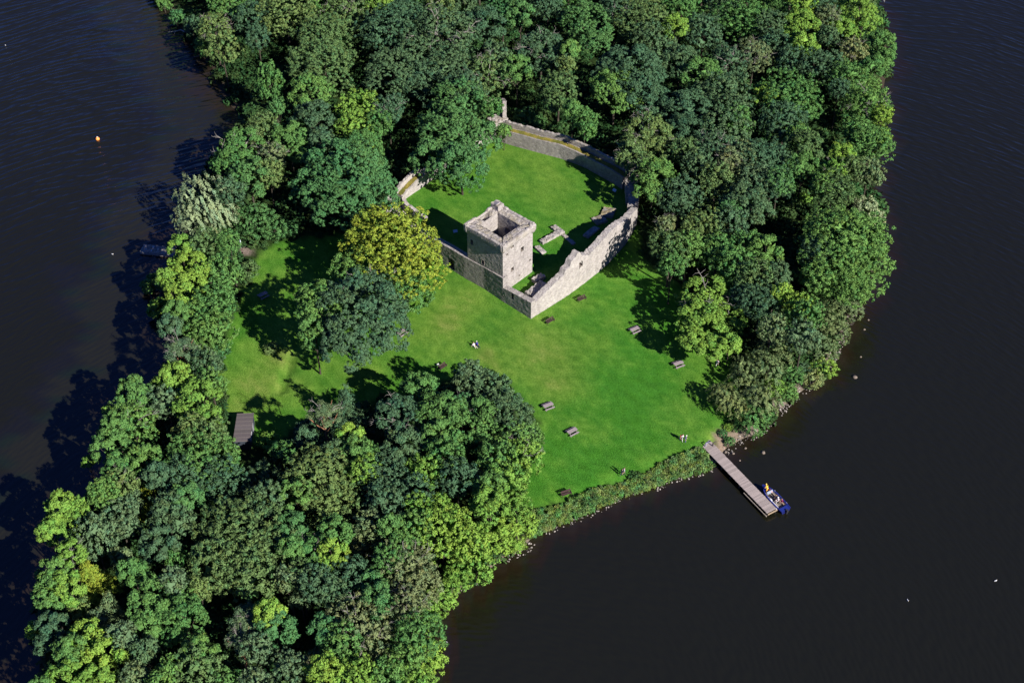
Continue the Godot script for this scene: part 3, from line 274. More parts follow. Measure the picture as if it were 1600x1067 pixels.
	[-28.12, 57.48, 1.2, "B", "M", "mid green lobed tree in the wood, first west of the brown-topped tree", [[0, 0, 11.06, 3.02, 3.17]], 0],
	[-28.02, 61.25, 1.2, "B", "L", "bright light green lobed tree in the wood, first west of the brown-topped tree", [[0, 0, 10.51, 2.75, 2.88]], 0],
	[-22.74, 55.05, 1.2, "A", "P", "greyish green domed tree in the wood, first above the brown-topped tree", [[0, 0, 9.51, 3.03, 3.18]], 0],
	[-24.73, 56.25, 1.2, "A", "B", "small brown tinged domed tree in the wood, first west of the brown-topped tree", [[0, 0, 6.29, 2.07, 2.17]], 1],
	[-20.54, 56.71, 1.2, "A", "P", "small greyish green domed tree in the wood, first west of the brown-topped tree", [[0, 0, 6.87, 2.07, 2.17]], 0],
	[-15.34, 50.92, 1.2, "A", "L", "small bright light green domed tree in the wood, first above the brown-topped tree", [[0, 0, 9.97, 2.6, 2.73]], 0],
	[-11.85, 47.34, 1.2, "A", "L", "small bright light green domed tree in the wood, second such above the brown-topped tree", [[0, 0, 6.86, 1.66, 1.74]], 0],
	[-11.3, 55.03, 1.2, "A", "L", "bright light green domed tree in the wood, first above the brown-topped tree", [[0, 0, 8.52, 5.11, 4.86], [4.45, 1.93, 8.01, 3.95, 3.75]], 0],
	[-15.29, 55.71, 1.2, "A", "M", "mid green domed tree in the wood, first above the brown-topped tree", [[0, 0, 10.48, 3.03, 3.18]], 0],
	[-19.06, 56.5, 1.2, "B", "M", "small mid green lobed tree in the wood, first above the brown-topped tree", [[0, 0, 11.28, 2.33, 2.45]], 0],
	[-17.6, 59.67, 1.2, "A", "M", "small mid green domed tree in the wood, first above the brown-topped tree", [[0, 0, 10.6, 2.53, 2.66]], 0],
	[-6.01, 57.57, -0.17, "A", "L", "bright light green domed tree by the water, second such east of the brown-topped tree", [[-0.04, -1.06, 3.01, 3.64, 3.82], [-2.83, 0.62, 2.66, 2.96, 3.1]], 0],
	[-3.64, 50.4, 0.92, "B", "L", "bright light green lobed tree by the water, second such west of the reed bank", [[-0.01, -0.24, 9.35, 3.54, 3.72]], 0],
	[-1.58, 51.86, 0.21, "B", "L", "bright light green lobed tree by the water, first west of the reed bank", [[-0.01, -0.8, 4.11, 3.48, 3.65]], 0],
	[0.53, 51.44, 0.02, "C", "L", "small bright light green shrub by the water, second such below the reed bank", [[0, -0.94, 1.08, 1.96, 1.57]], 0],
	[-3.68, 46.91, 1.2, "B", "M", "mid green lobed tree in the wood, first west of the reed bank", [[0, 0, 9.58, 3.11, 3.26]], 0],
	[-16.86, 62.62, 1.2, "A", "B", "brown-topped tree above the lower south shore", [[0, 0, 8.24, 4.98, 4.74], [2.87, 2.1, 7.41, 3.4, 3.23]], 1],
	[-19.43, 62.37, 1.2, "A", "M", "small mid green domed tree in the wood, first west of the brown-topped tree", [[0, 0, 10.83, 2.51, 2.64]], 0],
	[-25.09, 64.51, 1.2, "A", "D", "dark blue-green domed tree in the wood, second such above the bare-branched tree", [[0, 0, 8.77, 3.61, 3.79]], 0],
	[-27.51, 67.98, 1.2, "A", "D", "dark blue-green domed tree in the wood, first above the bare-branched tree", [[0, 0, 9.33, 3.12, 3.28]], 0],
	[-20.26, 69.79, 1.2, "B", "G", "deep green lobed tree in the wood, first above the bare-branched tree", [[0, 0, 10.16, 3.11, 3.27], [-1.53, -3.87, 9, 2.45, 2.57]], 0],
	[-15.5, 70.86, 0.75, "A", "B", "brown tinged domed tree by the water, first below the brown-topped tree", [[-0.04, -0.33, 10.81, 2.88, 3.03]], 1],
	[-11.22, 63.02, -0.25, "A", "L", "bright light green domed tree by the water, first east of the brown-topped tree", [[-0.09, -1.08, 2.31, 2.9, 3.04]], 0],
	[-13.52, 67.51, 0.19, "A", "L", "bright light green domed tree by the water, first below the brown-topped tree", [[-0.07, -0.73, 3.74, 2.87, 3.01]], 0],
	[-13.84, 76.03, 0.2, "A", "M", "mid green domed tree by the water, second such east of the bare-branched tree", [[-0.08, -0.7, 9.94, 4.13, 3.93]], 0],
	[-12.95, 74.87, -0.05, "A", "L", "bright light green domed tree by the water, first east of the bare-branched tree", [[-0.09, -0.84, 2.41, 3.22, 3.38]], 0],
	[-16.01, 80.22, 0.77, "A", "M", "mid green domed tree by the water, first east of the bare-branched tree", [[-0.04, -0.29, 9.49, 3, 3.15]], 0],
	[-23.19, 73.81, 1.2, "A", "B", "brownish tree full of bare pale branches near the photo's lower edge", [[0, 0, 8.41, 5.24, 4.98], [3.02, 2.4, 7.73, 3.71, 3.53]], 1],
	[-25.16, 77.65, 1.2, "A", "M", "mid green domed tree in the wood, first west of the bare-branched tree", [[0, 0, 9.82, 3.68, 3.86]], 0],
	[-28.2, 75.13, 1.2, "B", "G", "small deep green lobed tree in the wood, first west of the bare-branched tree", [[0, 0, 10.29, 2.4, 2.52]], 0],
	[-35.57, 74.45, 1.2, "B", "G", "deep green lobed tree in the wood, first west of the bare-branched tree", [[0, 0, 9.32, 3.49, 3.67]], 0],
	[-36.43, 73.15, 1.2, "B", "L", "small bright light green lobed tree in the wood, first below the huge olive dome", [[0, 0, 11.55, 2.43, 2.55]], 0],
	[-34.52, 65.78, 1.2, "A", "P", "small greyish green domed tree in the wood, first east of the huge olive dome", [[0, 0, 10.45, 2.48, 2.6]], 0],
	[-32.82, 66.69, 1.2, "A", "P", "small greyish green domed tree in the wood, first west of the bare-branched tree", [[0, 0, 6.78, 2, 2.11]], 0],
	[-29.9, 67.07, 1.2, "A", "D", "dark blue-green domed tree in the wood, third such above the bare-branched tree", [[0, 0, 11.02, 3.15, 3.3]], 0],
	[-32.65, 65, 1.2, "A", "O", "olive green domed tree in the wood, first east of the huge olive dome", [[0, 0, 10.23, 2.71, 2.85]], 0],
	[-32.29, 81.61, 1.2, "A", "P", "greyish green domed tree in the wood, first west of the bare-branched tree", [[0, 0, 9.92, 2.77, 2.91]], 0],
	[-26.97, 82.71, 1.2, "B", "L", "bright light green lobed tree in the wood, first below the bare-branched tree", [[0, 0, 10.75, 2.98, 3.13]], 0],
	[-29.62, 78.17, 1.2, "A", "B", "small brown tinged domed tree in the wood, first west of the bare-branched tree", [[0, 0, 7.28, 1.72, 1.8]], 1],
	[-22.31, 83.4, 1.2, "A", "L", "bright light green domed tree in the wood, first below the bare-branched tree", [[0, 0, 10.15, 3.39, 3.56]], 0],
	[-18.2, 83.23, 1.2, "A", "M", "mid green domed tree in the wood, first below the bare-branched tree", [[0, 0, 9.08, 3.39, 3.56]], 0],
	[-64.9, 83.81, 1.2, "B", "L", "bright light green lobed tree in the wood, second such below the yellow conifer", [[0, 0, 10.45, 2.76, 2.89]], 0],
	[-60.42, 84.02, 1.2, "B", "L", "bright light green lobed tree in the wood, third such below the yellow conifer", [[0, 0, 9.46, 2.96, 3.11]], 0],
	[-54.78, 83.53, 1.2, "A", "P", "small greyish green domed tree in the wood, third such below the yellow conifer", [[0, 0, 10.35, 2.55, 2.67]], 0],
	[-50.91, 85.86, 0.99, "A", "M", "small mid green domed tree in the wood, second such below the yellow conifer", [[-0.06, -0.14, 11.45, 2.32, 2.44]], 0],
	[-41.77, 84.49, 1.2, "A", "M", "mid green domed tree in the wood, first below the huge olive dome", [[0, 0, 9.35, 3.16, 3.32]], 0],
	[-37.04, 84.6, 1.2, "A", "P", "greyish green domed tree in the wood, second such west of the bare-branched tree", [[0, 0, 10.01, 2.96, 3.1]], 0],
	[-13.98, 84.07, 0.19, "A", "L", "bright light green domed tree by the water, second such east of the bare-branched tree", [[-0.08, -0.66, 8.7, 3.16, 3.32]], 0],
	[-67.52, 87.1, 0.61, "B", "M", "small mid green lobed tree by the water, first below the yellow conifer", [[-0.23, -0.38, 11.74, 2.52, 2.65]], 0],
	[-43.02, 88.32, 0.25, "A", "M", "mid green domed tree by the water, second such below the huge olive dome", [[-0.23, -0.6, 9.53, 3.75, 3.93]], 0],
	[-32.88, 88.23, 0.27, "A", "M", "mid green domed tree by the water, second such west of the bare-branched tree", [[-0.17, -0.59, 10.22, 3.55, 3.72]], 0],
	[-23.77, 88.45, 0.21, "A", "D", "dark blue-green domed tree by the water, first below the bare-branched tree", [[-0.13, -0.62, 9.74, 3.54, 3.72]], 0],
	[-54.82, 88.19, 0.29, "A", "M", "mid green domed tree by the water, first below the yellow conifer", [[-0.28, -0.58, 10.15, 3.13, 3.28]], 0],
	[-16.47, 88.45, 0.21, "A", "L", "bright light green domed tree by the water, second such below the bare-branched tree", [[-0.09, -0.62, 9.4, 3.12, 3.28]], 0],
	[-63.13, 88.37, 0.23, "A", "M", "mid green domed tree by the water, second such below the yellow conifer", [[-0.34, -0.61, 9.6, 3.12, 3.28]], 0],
	[1.84, -101.09, 1.2, "B", "G", "deep green lobed tree in the wood, first above the ribbed tree", [[0, 0, 10.08, 3.85, 4.04]], 0],
	[18.01, -100.7, 1.2, "B", "G", "deep green tree with bright finger-like lobes, top middle of the wood", [[0, 0, 7.87, 6.94, 5.9], [1.66, 8.06, 7.86, 4.16, 3.54]], 0],
	[6.74, -88.45, 1.2, "B", "D", "dark ribbed tree between two gaps behind the back wall", [[0, 0, 8.37, 5.75, 5.47], [-3.01, 2.68, 7.79, 3.38, 3.22]], 1],
	[1.17, -77.72, 1.2, "B", "M", "mid green lobed tree in the wood, first west of the ribbed tree", [[0, 0, 9.99, 3.66, 3.84]], 0],
	[8.57, -107.65, 1.2, "A", "D", "dark blue-green domed tree in the wood, first above the ribbed tree", [[0, 0, 9.39, 4.25, 4.04]], 0],
	[10.48, -70.85, 1.2, "A", "O", "olive green domed tree in the wood, first below the ribbed tree", [[0, 0, 9.68, 4.58, 4.35], [-0.77, 3.33, 8.5, 2.94, 2.8]], 0],
	[12.68, -78.7, 1.2, "A", "O", "small olive green domed tree in the wood, first east of the ribbed tree", [[0, 0, 11.06, 2.34, 2.46]], 0],
	[13.26, -84.16, 1.2, "B", "M", "small mid green lobed tree in the wood, first east of the ribbed tree", [[0, 0, 11.71, 2.37, 2.49]], 0],
	[13.22, -59.4, 1.2, "B", "M", "small mid green lobed tree in the wood, first above the back wall's turf walk", [[0, 0, 11.95, 2.25, 2.36]], 0],
	[31.54, -100.95, 1.2, "A", "O", "large olive green domed tree in the wood, first above the big turf-walk tree", [[0, 0, 8.42, 7.3, 6.21], [-0.03, -10.44, 7.58, 5.56, 4.73]], 0],
	[25.03, -104.68, 1.2, "A", "D", "dark blue-green domed tree in the wood, second such above the big turf-walk tree", [[0, 0, 10.24, 4.23, 4.02]], 0],
	[26.9, -76.05, 1.2, "B", "D", "big dark blue-green lobed tree behind the back wall's turf walk", [[0, 0, 9.36, 8.59, 7.3], [2.54, 6.7, 8.13, 5.95, 5.06]], 0],
	[23.01, -70.3, 1.2, "B", "M", "large mid green lobed tree in the wood, first below the big turf-walk tree", [[0, 0, 8.35, 5.85, 5.56]], 0],
	[33.32, -93.32, 1.2, "A", "D", "dark blue-green domed tree in the wood, first above the big turf-walk tree", [[0, 0, 8.14, 5.47, 5.19]], 0],
	[38.93, -95.46, 1.2, "B", "L", "bright light green lobed tree in the wood, first above the big turf-walk tree", [[0, 0, 10.31, 3.46, 3.63]], 0],
	[45.42, -96.33, 1.2, "A", "D", "dark blue-green domed tree in the wood, first east of the big turf-walk tree", [[0, 0, 8.23, 5.51, 5.23]], 0],
	[41.28, -107.14, 1.2, "A", "M", "mid green domed tree in the wood, first above the big turf-walk tree", [[0, 0, 8.81, 4.94, 4.69]], 0],
	[55.65, -103.2, 1.2, "A", "M", "large mid green domed tree in the wood, first above the neat east wood dome", [[0, 0, 8.49, 6.64, 5.64]], 0],
	[51.59, -108.79, 1.2, "A", "D", "dark blue-green domed tree in the wood, second such east of the big turf-walk tree", [[0, 0, 8.73, 4.6, 4.37]], 0],
	[38.51, -81.22, 1.2, "B", "D", "dark blue-green lobed tree in the wood, first east of the big turf-walk tree", [[0, 0, 9.8, 4.69, 4.45]], 0],
	[43.01, -76.97, 1.2, "B", "M", "mid green lobed tree in the wood, first east of the big turf-walk tree", [[0, 0, 9.11, 4.96, 4.71]], 0],
	[50.03, -81.55, 1.2, "A", "D", "dark blue-green domed tree in the wood, first west of the neat east wood dome", [[0, 0, 9.59, 4.69, 4.45]], 0],
	[55.8, -83.48, 1.2, "A", "B", "brown tinged domed tree in the wood, first above the neat east wood dome", [[0, 0, 10.09, 4.38, 4.16]], 1],
	[38.66, -64.67, 1.2, "B", "D", "large dark blue-green lobed tree in the wood, first east of the big turf-walk tree", [[0, 0, 7.87, 6.09, 5.17], [-0.95, 7.46, 7.93, 4.48, 3.81]], 0],
	[47.68, -69.88, 1.2, "A", "D", "large dark blue-green domed tree in the wood, first west of the neat east wood dome", [[0, 0, 8.63, 5.85, 5.56], [1.29, 5.57, 8.12, 4.87, 4.63], [-3.77, -0.64, 8.2, 3.9, 3.7], [-0.93, 12.16, 7.58, 5.85, 5.56]], 0],
	[29.33, -53.81, 1.2, "B", "O", "large olive green lobed tree in the wood, first below the big turf-walk tree", [[0, 0, 8.64, 5.64, 5.35], [2.9, 4.52, 7.67, 3.76, 3.57]], 1],
	[25.02, -45.35, 1.2, "B", "O", "olive green lobed tree in the wood, first east of the back wall's turf walk", [[0, 0, 9.68, 3.69, 3.88]], 1],
	[26.81, -41.62, 1.2, "A", "O", "olive green domed tree in the wood, first east of the back wall's turf walk", [[0, 0, 9.59, 3.05, 3.2]], 1],
	[49.1, -59.77, 1.2, "A", "M", "mid green domed tree in the wood, first west of the neat east wood dome", [[0, 0, 8.69, 3.81, 4]], 0],
	[15.97, -57.33, 1.2, "A", "M", "mid green domed tree in the wood, first above the back wall's turf walk", [[0, 0, 10.7, 2.86, 3], [0.32, 3.14, 10.04, 2.23, 2.34]], 0],
	[2.92, -71.27, 1.2, "C", "G", "deep green shrub in the wood, first east of the upright back stub", [[0, 0, 1.66, 3.01, 2.41]], 0],
	[5.55, -69.96, 1.2, "C", "G", "small deep green shrub in the wood, first east of the upright back stub", [[0, 0, 1.16, 2.1, 1.68]], 0],
	[43.26, -47.25, 1.2, "A", "D", "dark blue-green domed tree in the wood, second such west of the neat east wood dome", [[0, 0, 9.14, 4.94, 4.69]], 0],
	[45.52, -41.94, 1.2, "A", "B", "brown tinged domed tree in the wood, first west of the neat east wood dome", [[0, 0, 10.51, 3.37, 3.54]], 1],
	[51.24, -44.12, 1.2, "A", "D", "dark blue-green domed tree in the wood, second such below the neat east wood dome", [[0, 0, 9.75, 4.91, 4.67], [4.28, -0.55, 8.51, 4.91, 4.67]], 0],
	[36.56, -46.27, 1.2, "A", "O", "olive green domed tree in the wood, first below the big turf-walk tree", [[0, 0, 10.18, 3.4, 3.57]], 0],
	[38.83, -41.33, 1.2, "A", "D", "dark blue-green domed tree in the wood, third such west of the neat east wood dome", [[0, 0, 9.8, 3.66, 3.84]], 0],
	[48.54, -44.6, 1.2, "A", "P", "greyish green domed tree in the wood, first below the neat east wood dome", [[0, 0, 10.23, 3.39, 3.56]], 0],
	[68.59, -97.43, 1.2, "B", "L", "bright light green lobed tree in the wood, second such above the neat east wood dome", [[0, 0, 9.31, 4.5, 4.28], [-2.38, 6.36, 8.83, 3.46, 3.29]], 0],
	[68.16, -87.32, 1.2, "B", "L", "bright light green lobed tree in the wood, first above the neat east wood dome", [[0, 0, 10.27, 3.74, 3.93]], 0],
	[61.69, -89.37, 1.2, "A", "D", "dark blue-green domed tree in the wood, third such above the neat east wood dome", [[0, 0, 9.53, 4.09, 3.88]], 0],
	[64.46, -82.76, 1.2, "A", "D", "dark blue-green domed tree in the wood, first above the neat east wood dome", [[0, 0, 9.69, 3.69, 3.88]], 0],
	[61.72, -97.88, 1.2, "A", "D", "dark blue-green domed tree in the wood, fifth such above the neat east wood dome", [[0, 0, 9.9, 4.17, 3.96]], 0],
	[56.4, -68.33, 1.2, "B", "L", "bright light green lobed tree in the wood, first west of the neat east wood dome", [[0, 0, 9.65, 2.92, 3.07]], 0],
	[84.01, -104.24, 1.2, "B", "L", "bright light green lobed tree in the wood, fourth such above the neat east wood dome", [[0, 0, 8.22, 5.42, 5.15], [-4.58, 3.31, 7.21, 3.5, 3.32]], 0],
	[86.65, -90.95, 0.89, "B", "M", "mid green lobed tree by the water, second such east of the neat east wood dome", [[0.15, -0.5, 8.9, 3.73, 3.91], [0.03, 4.47, 7.66, 3.1, 3.26]], 0],
	[82.22, -79.13, 1.2, "B", "M", "mid green lobed tree in the wood, first east of the neat east wood dome", [[0, 0, 9.77, 3.03, 3.19]], 0],
	[76.11, -101.81, 1.2, "A", "B", "brown tinged domed tree in the wood, second such above the neat east wood dome", [[0, 0, 9.66, 3.15, 3.31]], 1],
	[74.34, -91.5, 1.2, "A", "D", "dark blue-green domed tree in the wood, fourth such above the neat east wood dome", [[0, 0, 10.29, 3.09, 3.24]], 0],
	[79.07, -85.7, 1.2, "A", "B", "brown tinged domed tree in the wood, first east of the neat east wood dome", [[0, 0, 10.07, 3.39, 3.56]], 1],
	[69.53, -79.58, 1.2, "A", "D", "dark blue-green domed tree in the wood, second such above the neat east wood dome", [[0, 0, 9.99, 4.34, 4.12], [4.14, -2.33, 9.37, 3.34, 3.17]], 0],
	[76, -74.8, 1.2, "A", "M", "mid green domed tree in the wood, first east of the neat east wood dome", [[0, 0, 10.16, 4.3, 4.08]], 0],
	[61.6, -66.98, 1.2, "A", "M", "neat green domed tree in the east wood, beside dark gap", [[0, 0, 8.86, 7.43, 6.32]], 0],
	[59.4, -58.32, 1.2, "A", "D", "dark blue-green domed tree in the wood, first below the neat east wood dome", [[0, 0, 8.85, 5.38, 5.11]], 0],
	[78.91, -65.72, 1.2, "A", "M", "mid green domed tree in the wood, second such east of the neat east wood dome", [[0, 0, 8.86, 4.99, 4.74], [1.99, -8.23, 8.51, 2.93, 2.79]], 0],
	[81.09, -59.84, 0.28, "A", "L", "bright light green domed tree by the water, first east of the neat east wood dome", [[0.42, -1.35, 10.32, 2.62, 2.75]], 0],
	[76.71, -49.17, 0.46, "A", "M", "mid green domed tree by the water, first above the shore willow bush", [[0.32, -1.03, 9.76, 4.81, 4.57], [-1.66, -6.72, 9.59, 3.4, 3.23]], 0],
	[81.15, -58.93, 0.18, "A", "L", "small bright light green domed tree by the water, first above the shore willow bush", [[0.45, -1.45, 5.04, 2.57, 2.69]], 0],
	[73.06, -69.11, 1.2, "A", "D", "dark blue-green domed tree in the wood, first east of the neat east wood dome", [[0, 0, 10.82, 2.62, 2.75]], 0],
	[62.18, -47.46, 1.2, "B", "O", "olive green lobed tree in the wood, first below the neat east wood dome", [[0, 0, 10.31, 4.34, 4.12]], 0],
	[61.32, -52.79, 1.2, "A", "M", "mid green domed tree in the wood, first below the neat east wood dome", [[0, 0, 9.36, 3.13, 3.29]], 0],
	[69.57, -45.06, 1.2, "B", "L", "bright light green lobed tree in the wood, second such above the shore willow bush", [[0, 0, 9.89, 3.08, 3.23]], 0],
	[71.14, -39.65, 1.2, "A", "O", "olive green domed tree in the wood, first above the shore willow bush", [[0, 0, 11.04, 2.78, 2.92]], 0],
	[66.24, -110.58, 1.2, "B", "M", "mid green lobed tree in the wood, first above the neat east wood dome", [[0, 0, 8.58, 4.26, 4.05]], 0],
	[74.77, -107.91, 1.2, "A", "D", "dark blue-green domed tree in the wood, sixth such above the neat east wood dome", [[0, 0, 9.59, 4.61, 4.38]], 0],
	[86.08, -107.12, 1.2, "A", "O", "small olive green domed tree in the wood, first above the neat east wood dome", [[0, 0, 10.92, 2.59, 2.72]], 0],
	[70.54, -106.21, 1.2, "B", "L", "bright light green lobed tree in the wood, third such above the neat east wood dome", [[0, 0, 10.22, 3.54, 3.72]], 0],
	[29.3, -38.4, 1.2, "B", "M", "mid green lobed tree by the lawn, first above the gabled wall", [[0, 0, 9.01, 4.83, 4.59], [-1.65, 4.49, 9.1, 3.02, 2.87]], 0],
	[34.4, -32.29, 1.2, "A", "D", "dark blue-green domed tree in the wood, first east of the gabled wall", [[0, 0, 8.69, 4.76, 4.52]], 0],
	[42.45, -37.27, 1.2, "A", "O", "olive green domed tree in the wood, first below the neat east wood dome", [[0, 0, 9.52, 3.92, 4.12], [-1.44, 2.27, 8.27, 3.02, 3.17]], 0],
	[50.47, -37.28, 1.2, "A", "P", "greyish green domed tree in the wood, second such below the neat east wood dome", [[0, 0, 9.02, 4.82, 4.58]], 0],
	[53.55, -35.74, 1.2, "A", "D", "dark blue-green domed tree in the wood, third such below the neat east wood dome", [[0, 0, 9.35, 4.21, 4]], 0],
	[54.92, -34.73, 1.2, "A", "G", "deep green domed tree in the wood, first below the neat east wood dome", [[0, 0, 10.93, 3.31, 3.48]], 0],
	[47.38, -28.6, 1.2, "B", "D", "dark blue-green lobed tree in the wood, first below the neat east wood dome", [[0, 0, 9.57, 5.02, 4.77], [2.57, 1.28, 8.44, 3.25, 3.09]], 0],
	[43.84, -25.9, 1.2, "B", "G", "deep green lobed tree in the wood, first above the bright lawn-edge tree", [[0, 0, 9.55, 2.93, 3.08]], 0],
	[61.09, -41.43, 1.2, "B", "M", "mid green lobed tree in the wood, first below the neat east wood dome", [[0, 0, 8.74, 4.26, 4.04]], 0],
	[67.83, -40.09, 1.2, "B", "L", "bright light green lobed tree in the wood, first above the shore willow bush", [[0, 0, 9.73, 3.04, 3.19]], 0],
	[66.03, -33.16, 1.2, "A", "O", "olive green domed tree in the wood, first west of the shore willow bush", [[0, 0, 9.67, 4.48, 4.26]], 0],
	[63.62, -33.9, 1.2, "A", "M", "mid green domed tree in the wood, first west of the shore willow bush", [[0, 0, 10.74, 2.7, 2.84]], 0],
	[74.19, -38.72, 1.1, "A", "P", "greyish green domed tree in the wood, first above the shore willow bush", [[0.04, -0.13, 10.09, 3.32, 3.48]], 0],
	[74.37, -36.37, 0.89, "C", "S", "grey-green rounded willow bush on the east shore above the great dome", [[0.12, -0.39, 1.83, 3.34, 3.86]], 0],
	[76.4, -35.22, 0.22, "C", "S", "small silvery grey-green shrub by the water, first east of the shore willow bush", [[0.4, -1.25, 1.37, 2.49, 1.99]], 0],
	[59.07, -39.13, 1.2, "C", "O", "small olive green shrub in the wood, first west of the great shore dome", [[0, 0, 1.38, 2.52, 2.01]], 0],
	[62.06, -40.87, 1.2, "C", "L", "small bright light green shrub in the wood, first west of the shore willow bush", [[0, 0, 1.23, 2.24, 1.8]], 0],
	[65.23, -15.51, 1.2, "A", "M", "great green domed tree bulging over the east shore", [[0, 0, 9.79, 8.86, 7.53], [1.2, 5.17, 8.43, 6.51, 5.53], [-3.2, 4.92, 9.03, 6.57, 5.59], [-2.94, -3.74, 9.98, 5.14, 4.37], [3.88, -4.08, 9.7, 4.68, 3.98], [-0.72, 11.84, 9.31, 4.16, 3.54]], 0],
	[58.78, -5.73, 1.2, "A", "M", "mid green domed tree in the wood, first west of the great shore dome", [[0, 0, 9.13, 3.61, 3.79]], 0],
	[58.97, -12.43, 1.2, "A", "D", "dark blue-green domed tree in the wood, first west of the great shore dome", [[0, 0, 10.71, 3.41, 3.58]], 0],
	[30.43, -20.7, 1.2, "A", "B", "small brown tinged domed tree by the lawn, first east of the gabled wall", [[0, 0, 10.92, 2.33, 2.44]], 1],
	[31.05, -14.67, 1.2, "A", "O", "olive green domed tree by the lawn, first above the bright lawn-edge tree", [[0, 0, 9.66, 4.28, 4.06]], 0],
	[30.85, -9.45, 1.2, "A", "M", "mid green domed tree by the lawn, second such above the bright lawn-edge tree", [[0, 0, 9.98, 2.81, 2.95]], 0],
	[37.72, -21.68, 1.2, "A", "O", "olive green domed tree in the wood, second such above the bright lawn-edge tree", [[0, 0, 8.51, 4.92, 4.67]], 0],
	[34.5, -15.09, 1.2, "A", "M", "mid green domed tree by the lawn, fourth such above the bright lawn-edge tree", [[0, 0, 9.32, 3.71, 3.89]], 0],
	[43.8, -23.1, 1.2, "A", "D", "dark blue-green domed tree in the wood, first above the bright lawn-edge tree", [[0, 0, 9.33, 3.78, 3.97]], 0],
	[40.25, -15.19, 1.2, "A", "M", "mid green domed tree in the wood, third such above the bright lawn-edge tree", [[0, 0, 8.42, 3.98, 4.18]], 0],
	[42.65, -9.83, 1.2, "A", "M", "mid green domed tree in the wood, first above the bright lawn-edge tree", [[0, 0, 9.67, 3.94, 4.14]], 0],
	[45.92, -16.12, 1.2, "A", "M", "mid green domed tree in the wood, fifth such above the bright lawn-edge tree", [[0, 0, 9.28, 3.43, 3.6]], 0],
	[49.21, -12.92, 1.2, "B", "M", "mid green lobed tree in the wood, first west of the great shore dome", [[0, 0, 9.82, 3.69, 3.87]], 0],
	[50.6, -5.67, 1.2, "A", "D", "dark blue-green domed tree in the wood, second such west of the great shore dome", [[0, 0, 10.79, 2.79, 2.93]], 0],
	[37.85, -3.95, 1.2, "B", "L", "bright light green lobed tree at the lawn's east edge, above the pale pink walker", [[0, 0, 5.8, 5.75, 4.08], [-1.5, 5.77, 5.26, 5.48, 3.88], [2.84, 4.87, 5.26, 4.11, 2.91], [-3.89, 11.52, 5.69, 3.01, 2.14], [-1.02, 12.89, 5.35, 3.29, 2.33]], 0],
	[40.46, 8.24, 1.2, "B", "L", "small bright light green lobed tree by the lawn, first below the bright lawn-edge tree", [[0, 0, 5.5, 2.38, 2.5]], 0],
	[46.13, -5.46, 1.2, "A", "O", "olive green domed tree in the wood, first east of the bright lawn-edge tree", [[0, 0, 10.17, 3.9, 4.1]], 0],
	[46.95, -0.64, 1.2, "A", "D", "dark blue-green domed tree in the wood, first east of the bright lawn-edge tree", [[0, 0, 8.42, 4.38, 4.16], [-2.63, -1.26, 8.44, 3.01, 2.86]], 0],
	[50.77, -0.47, 1.2, "A", "L", "small bright light green domed tree in the wood, first west of the great shore dome", [[0, 0, 10.51, 2.48, 2.6]], 0],
	[53.31, 3.07, 1.2, "A", "L", "bright light green domed tree in the wood, first below the great shore dome", [[0, 0, 10.13, 2.99, 3.14]], 0],
	[59.9, -2.58, 1.2, "C", "V", "pale olive shrub in the wood, first below the great shore dome", [[0, 0, 2.39, 4.34, 3.48]], 0],
	[61.9, 0.78, 0.28, "C", "V", "pale olive shrub by the water, second such below the great shore dome", [[0.31, -0.99, 1.81, 3.29, 2.63]], 0],
	[54.48, 6.32, 1.2, "A", "M", "mid green domed tree in the wood, first below the great shore dome", [[0, 0, 11, 3.25, 3.41]], 0],
	[66.47, -6.06, -0.04, "C", "B", "small brown tinged shrub by the water, first below the great shore dome", [[0.44, -1.37, 1.41, 2.57, 2.06]], 0],
	[65.34, -8.09, 0.55, "C", "P", "small greyish green shrub by the water, first below the great shore dome", [[0.23, -0.73, 1.28, 2.33, 1.86]], 0],
	[47.84, 9.03, 1.2, "A", "P", "greyish green domed tree in the wood, first east of the bright lawn-edge tree", [[0, 0, 10.29, 2.95, 3.09]], 0],
	[49.33, 4.18, 1.2, "C", "V", "pale olive shrub in the wood, first east of the bright lawn-edge tree", [[0, 0, 1.65, 3.01, 2.4]], 0],
	[50.75, 8.24, 1.2, "C", "V", "small pale olive shrub in the wood, first east of the bright lawn-edge tree", [[0, 0, 1.36, 2.48, 1.98]], 0],
	[53.03, 11.24, 0.7, "A", "P", "greyish green domed tree by the water, first below the great shore dome", [[0.15, -0.53, 10.27, 3.46, 3.63]], 0],
	[58.26, 5.87, 0.66, "C", "V", "pale olive shrub by the water, third such below the great shore dome", [[0.17, -0.56, 1.92, 3.49, 2.79]], 0],
	[58.38, 10.09, -0.08, "C", "L", "bright light green shrub by the water, first below the great shore dome", [[0.4, -1.31, 1.49, 2.71, 2.17]], 0],
	[55.82, 12.83, -0.22, "C", "V", "small pale olive shrub by the water, first east of the jetty", [[0.43, -1.43, 1.34, 2.44, 1.96]], 0],
	[54.42, 10.53, 0.58, "C", "D", "small dark blue-green shrub by the water, first east of the jetty", [[0.18, -0.63, 1.08, 1.97, 1.57]], 0],
	[43.24, 12.18, 1.2, "W", "V", "pale olive feathery willow by the lawn, first below the bright lawn-edge tree", [[0, 0, 3.04, 2.71, 2.44], [-0.98, 3.46, 2.81, 2.46, 2.21]], 0],
	[47.27, 12.63, 1.2, "W", "V", "pale olive feathery willow by the lawn, first east of the bright lawn-edge tree", [[0, 0, 3.48, 3.2, 2.88], [-0.69, -3.9, 3.5, 1.97, 1.77]], 0],
	[52.08, 12.29, 0.66, "C", "M", "mid green shrub by the water, first east of the jetty", [[0.15, -0.55, 1.48, 2.69, 2.15]], 0],
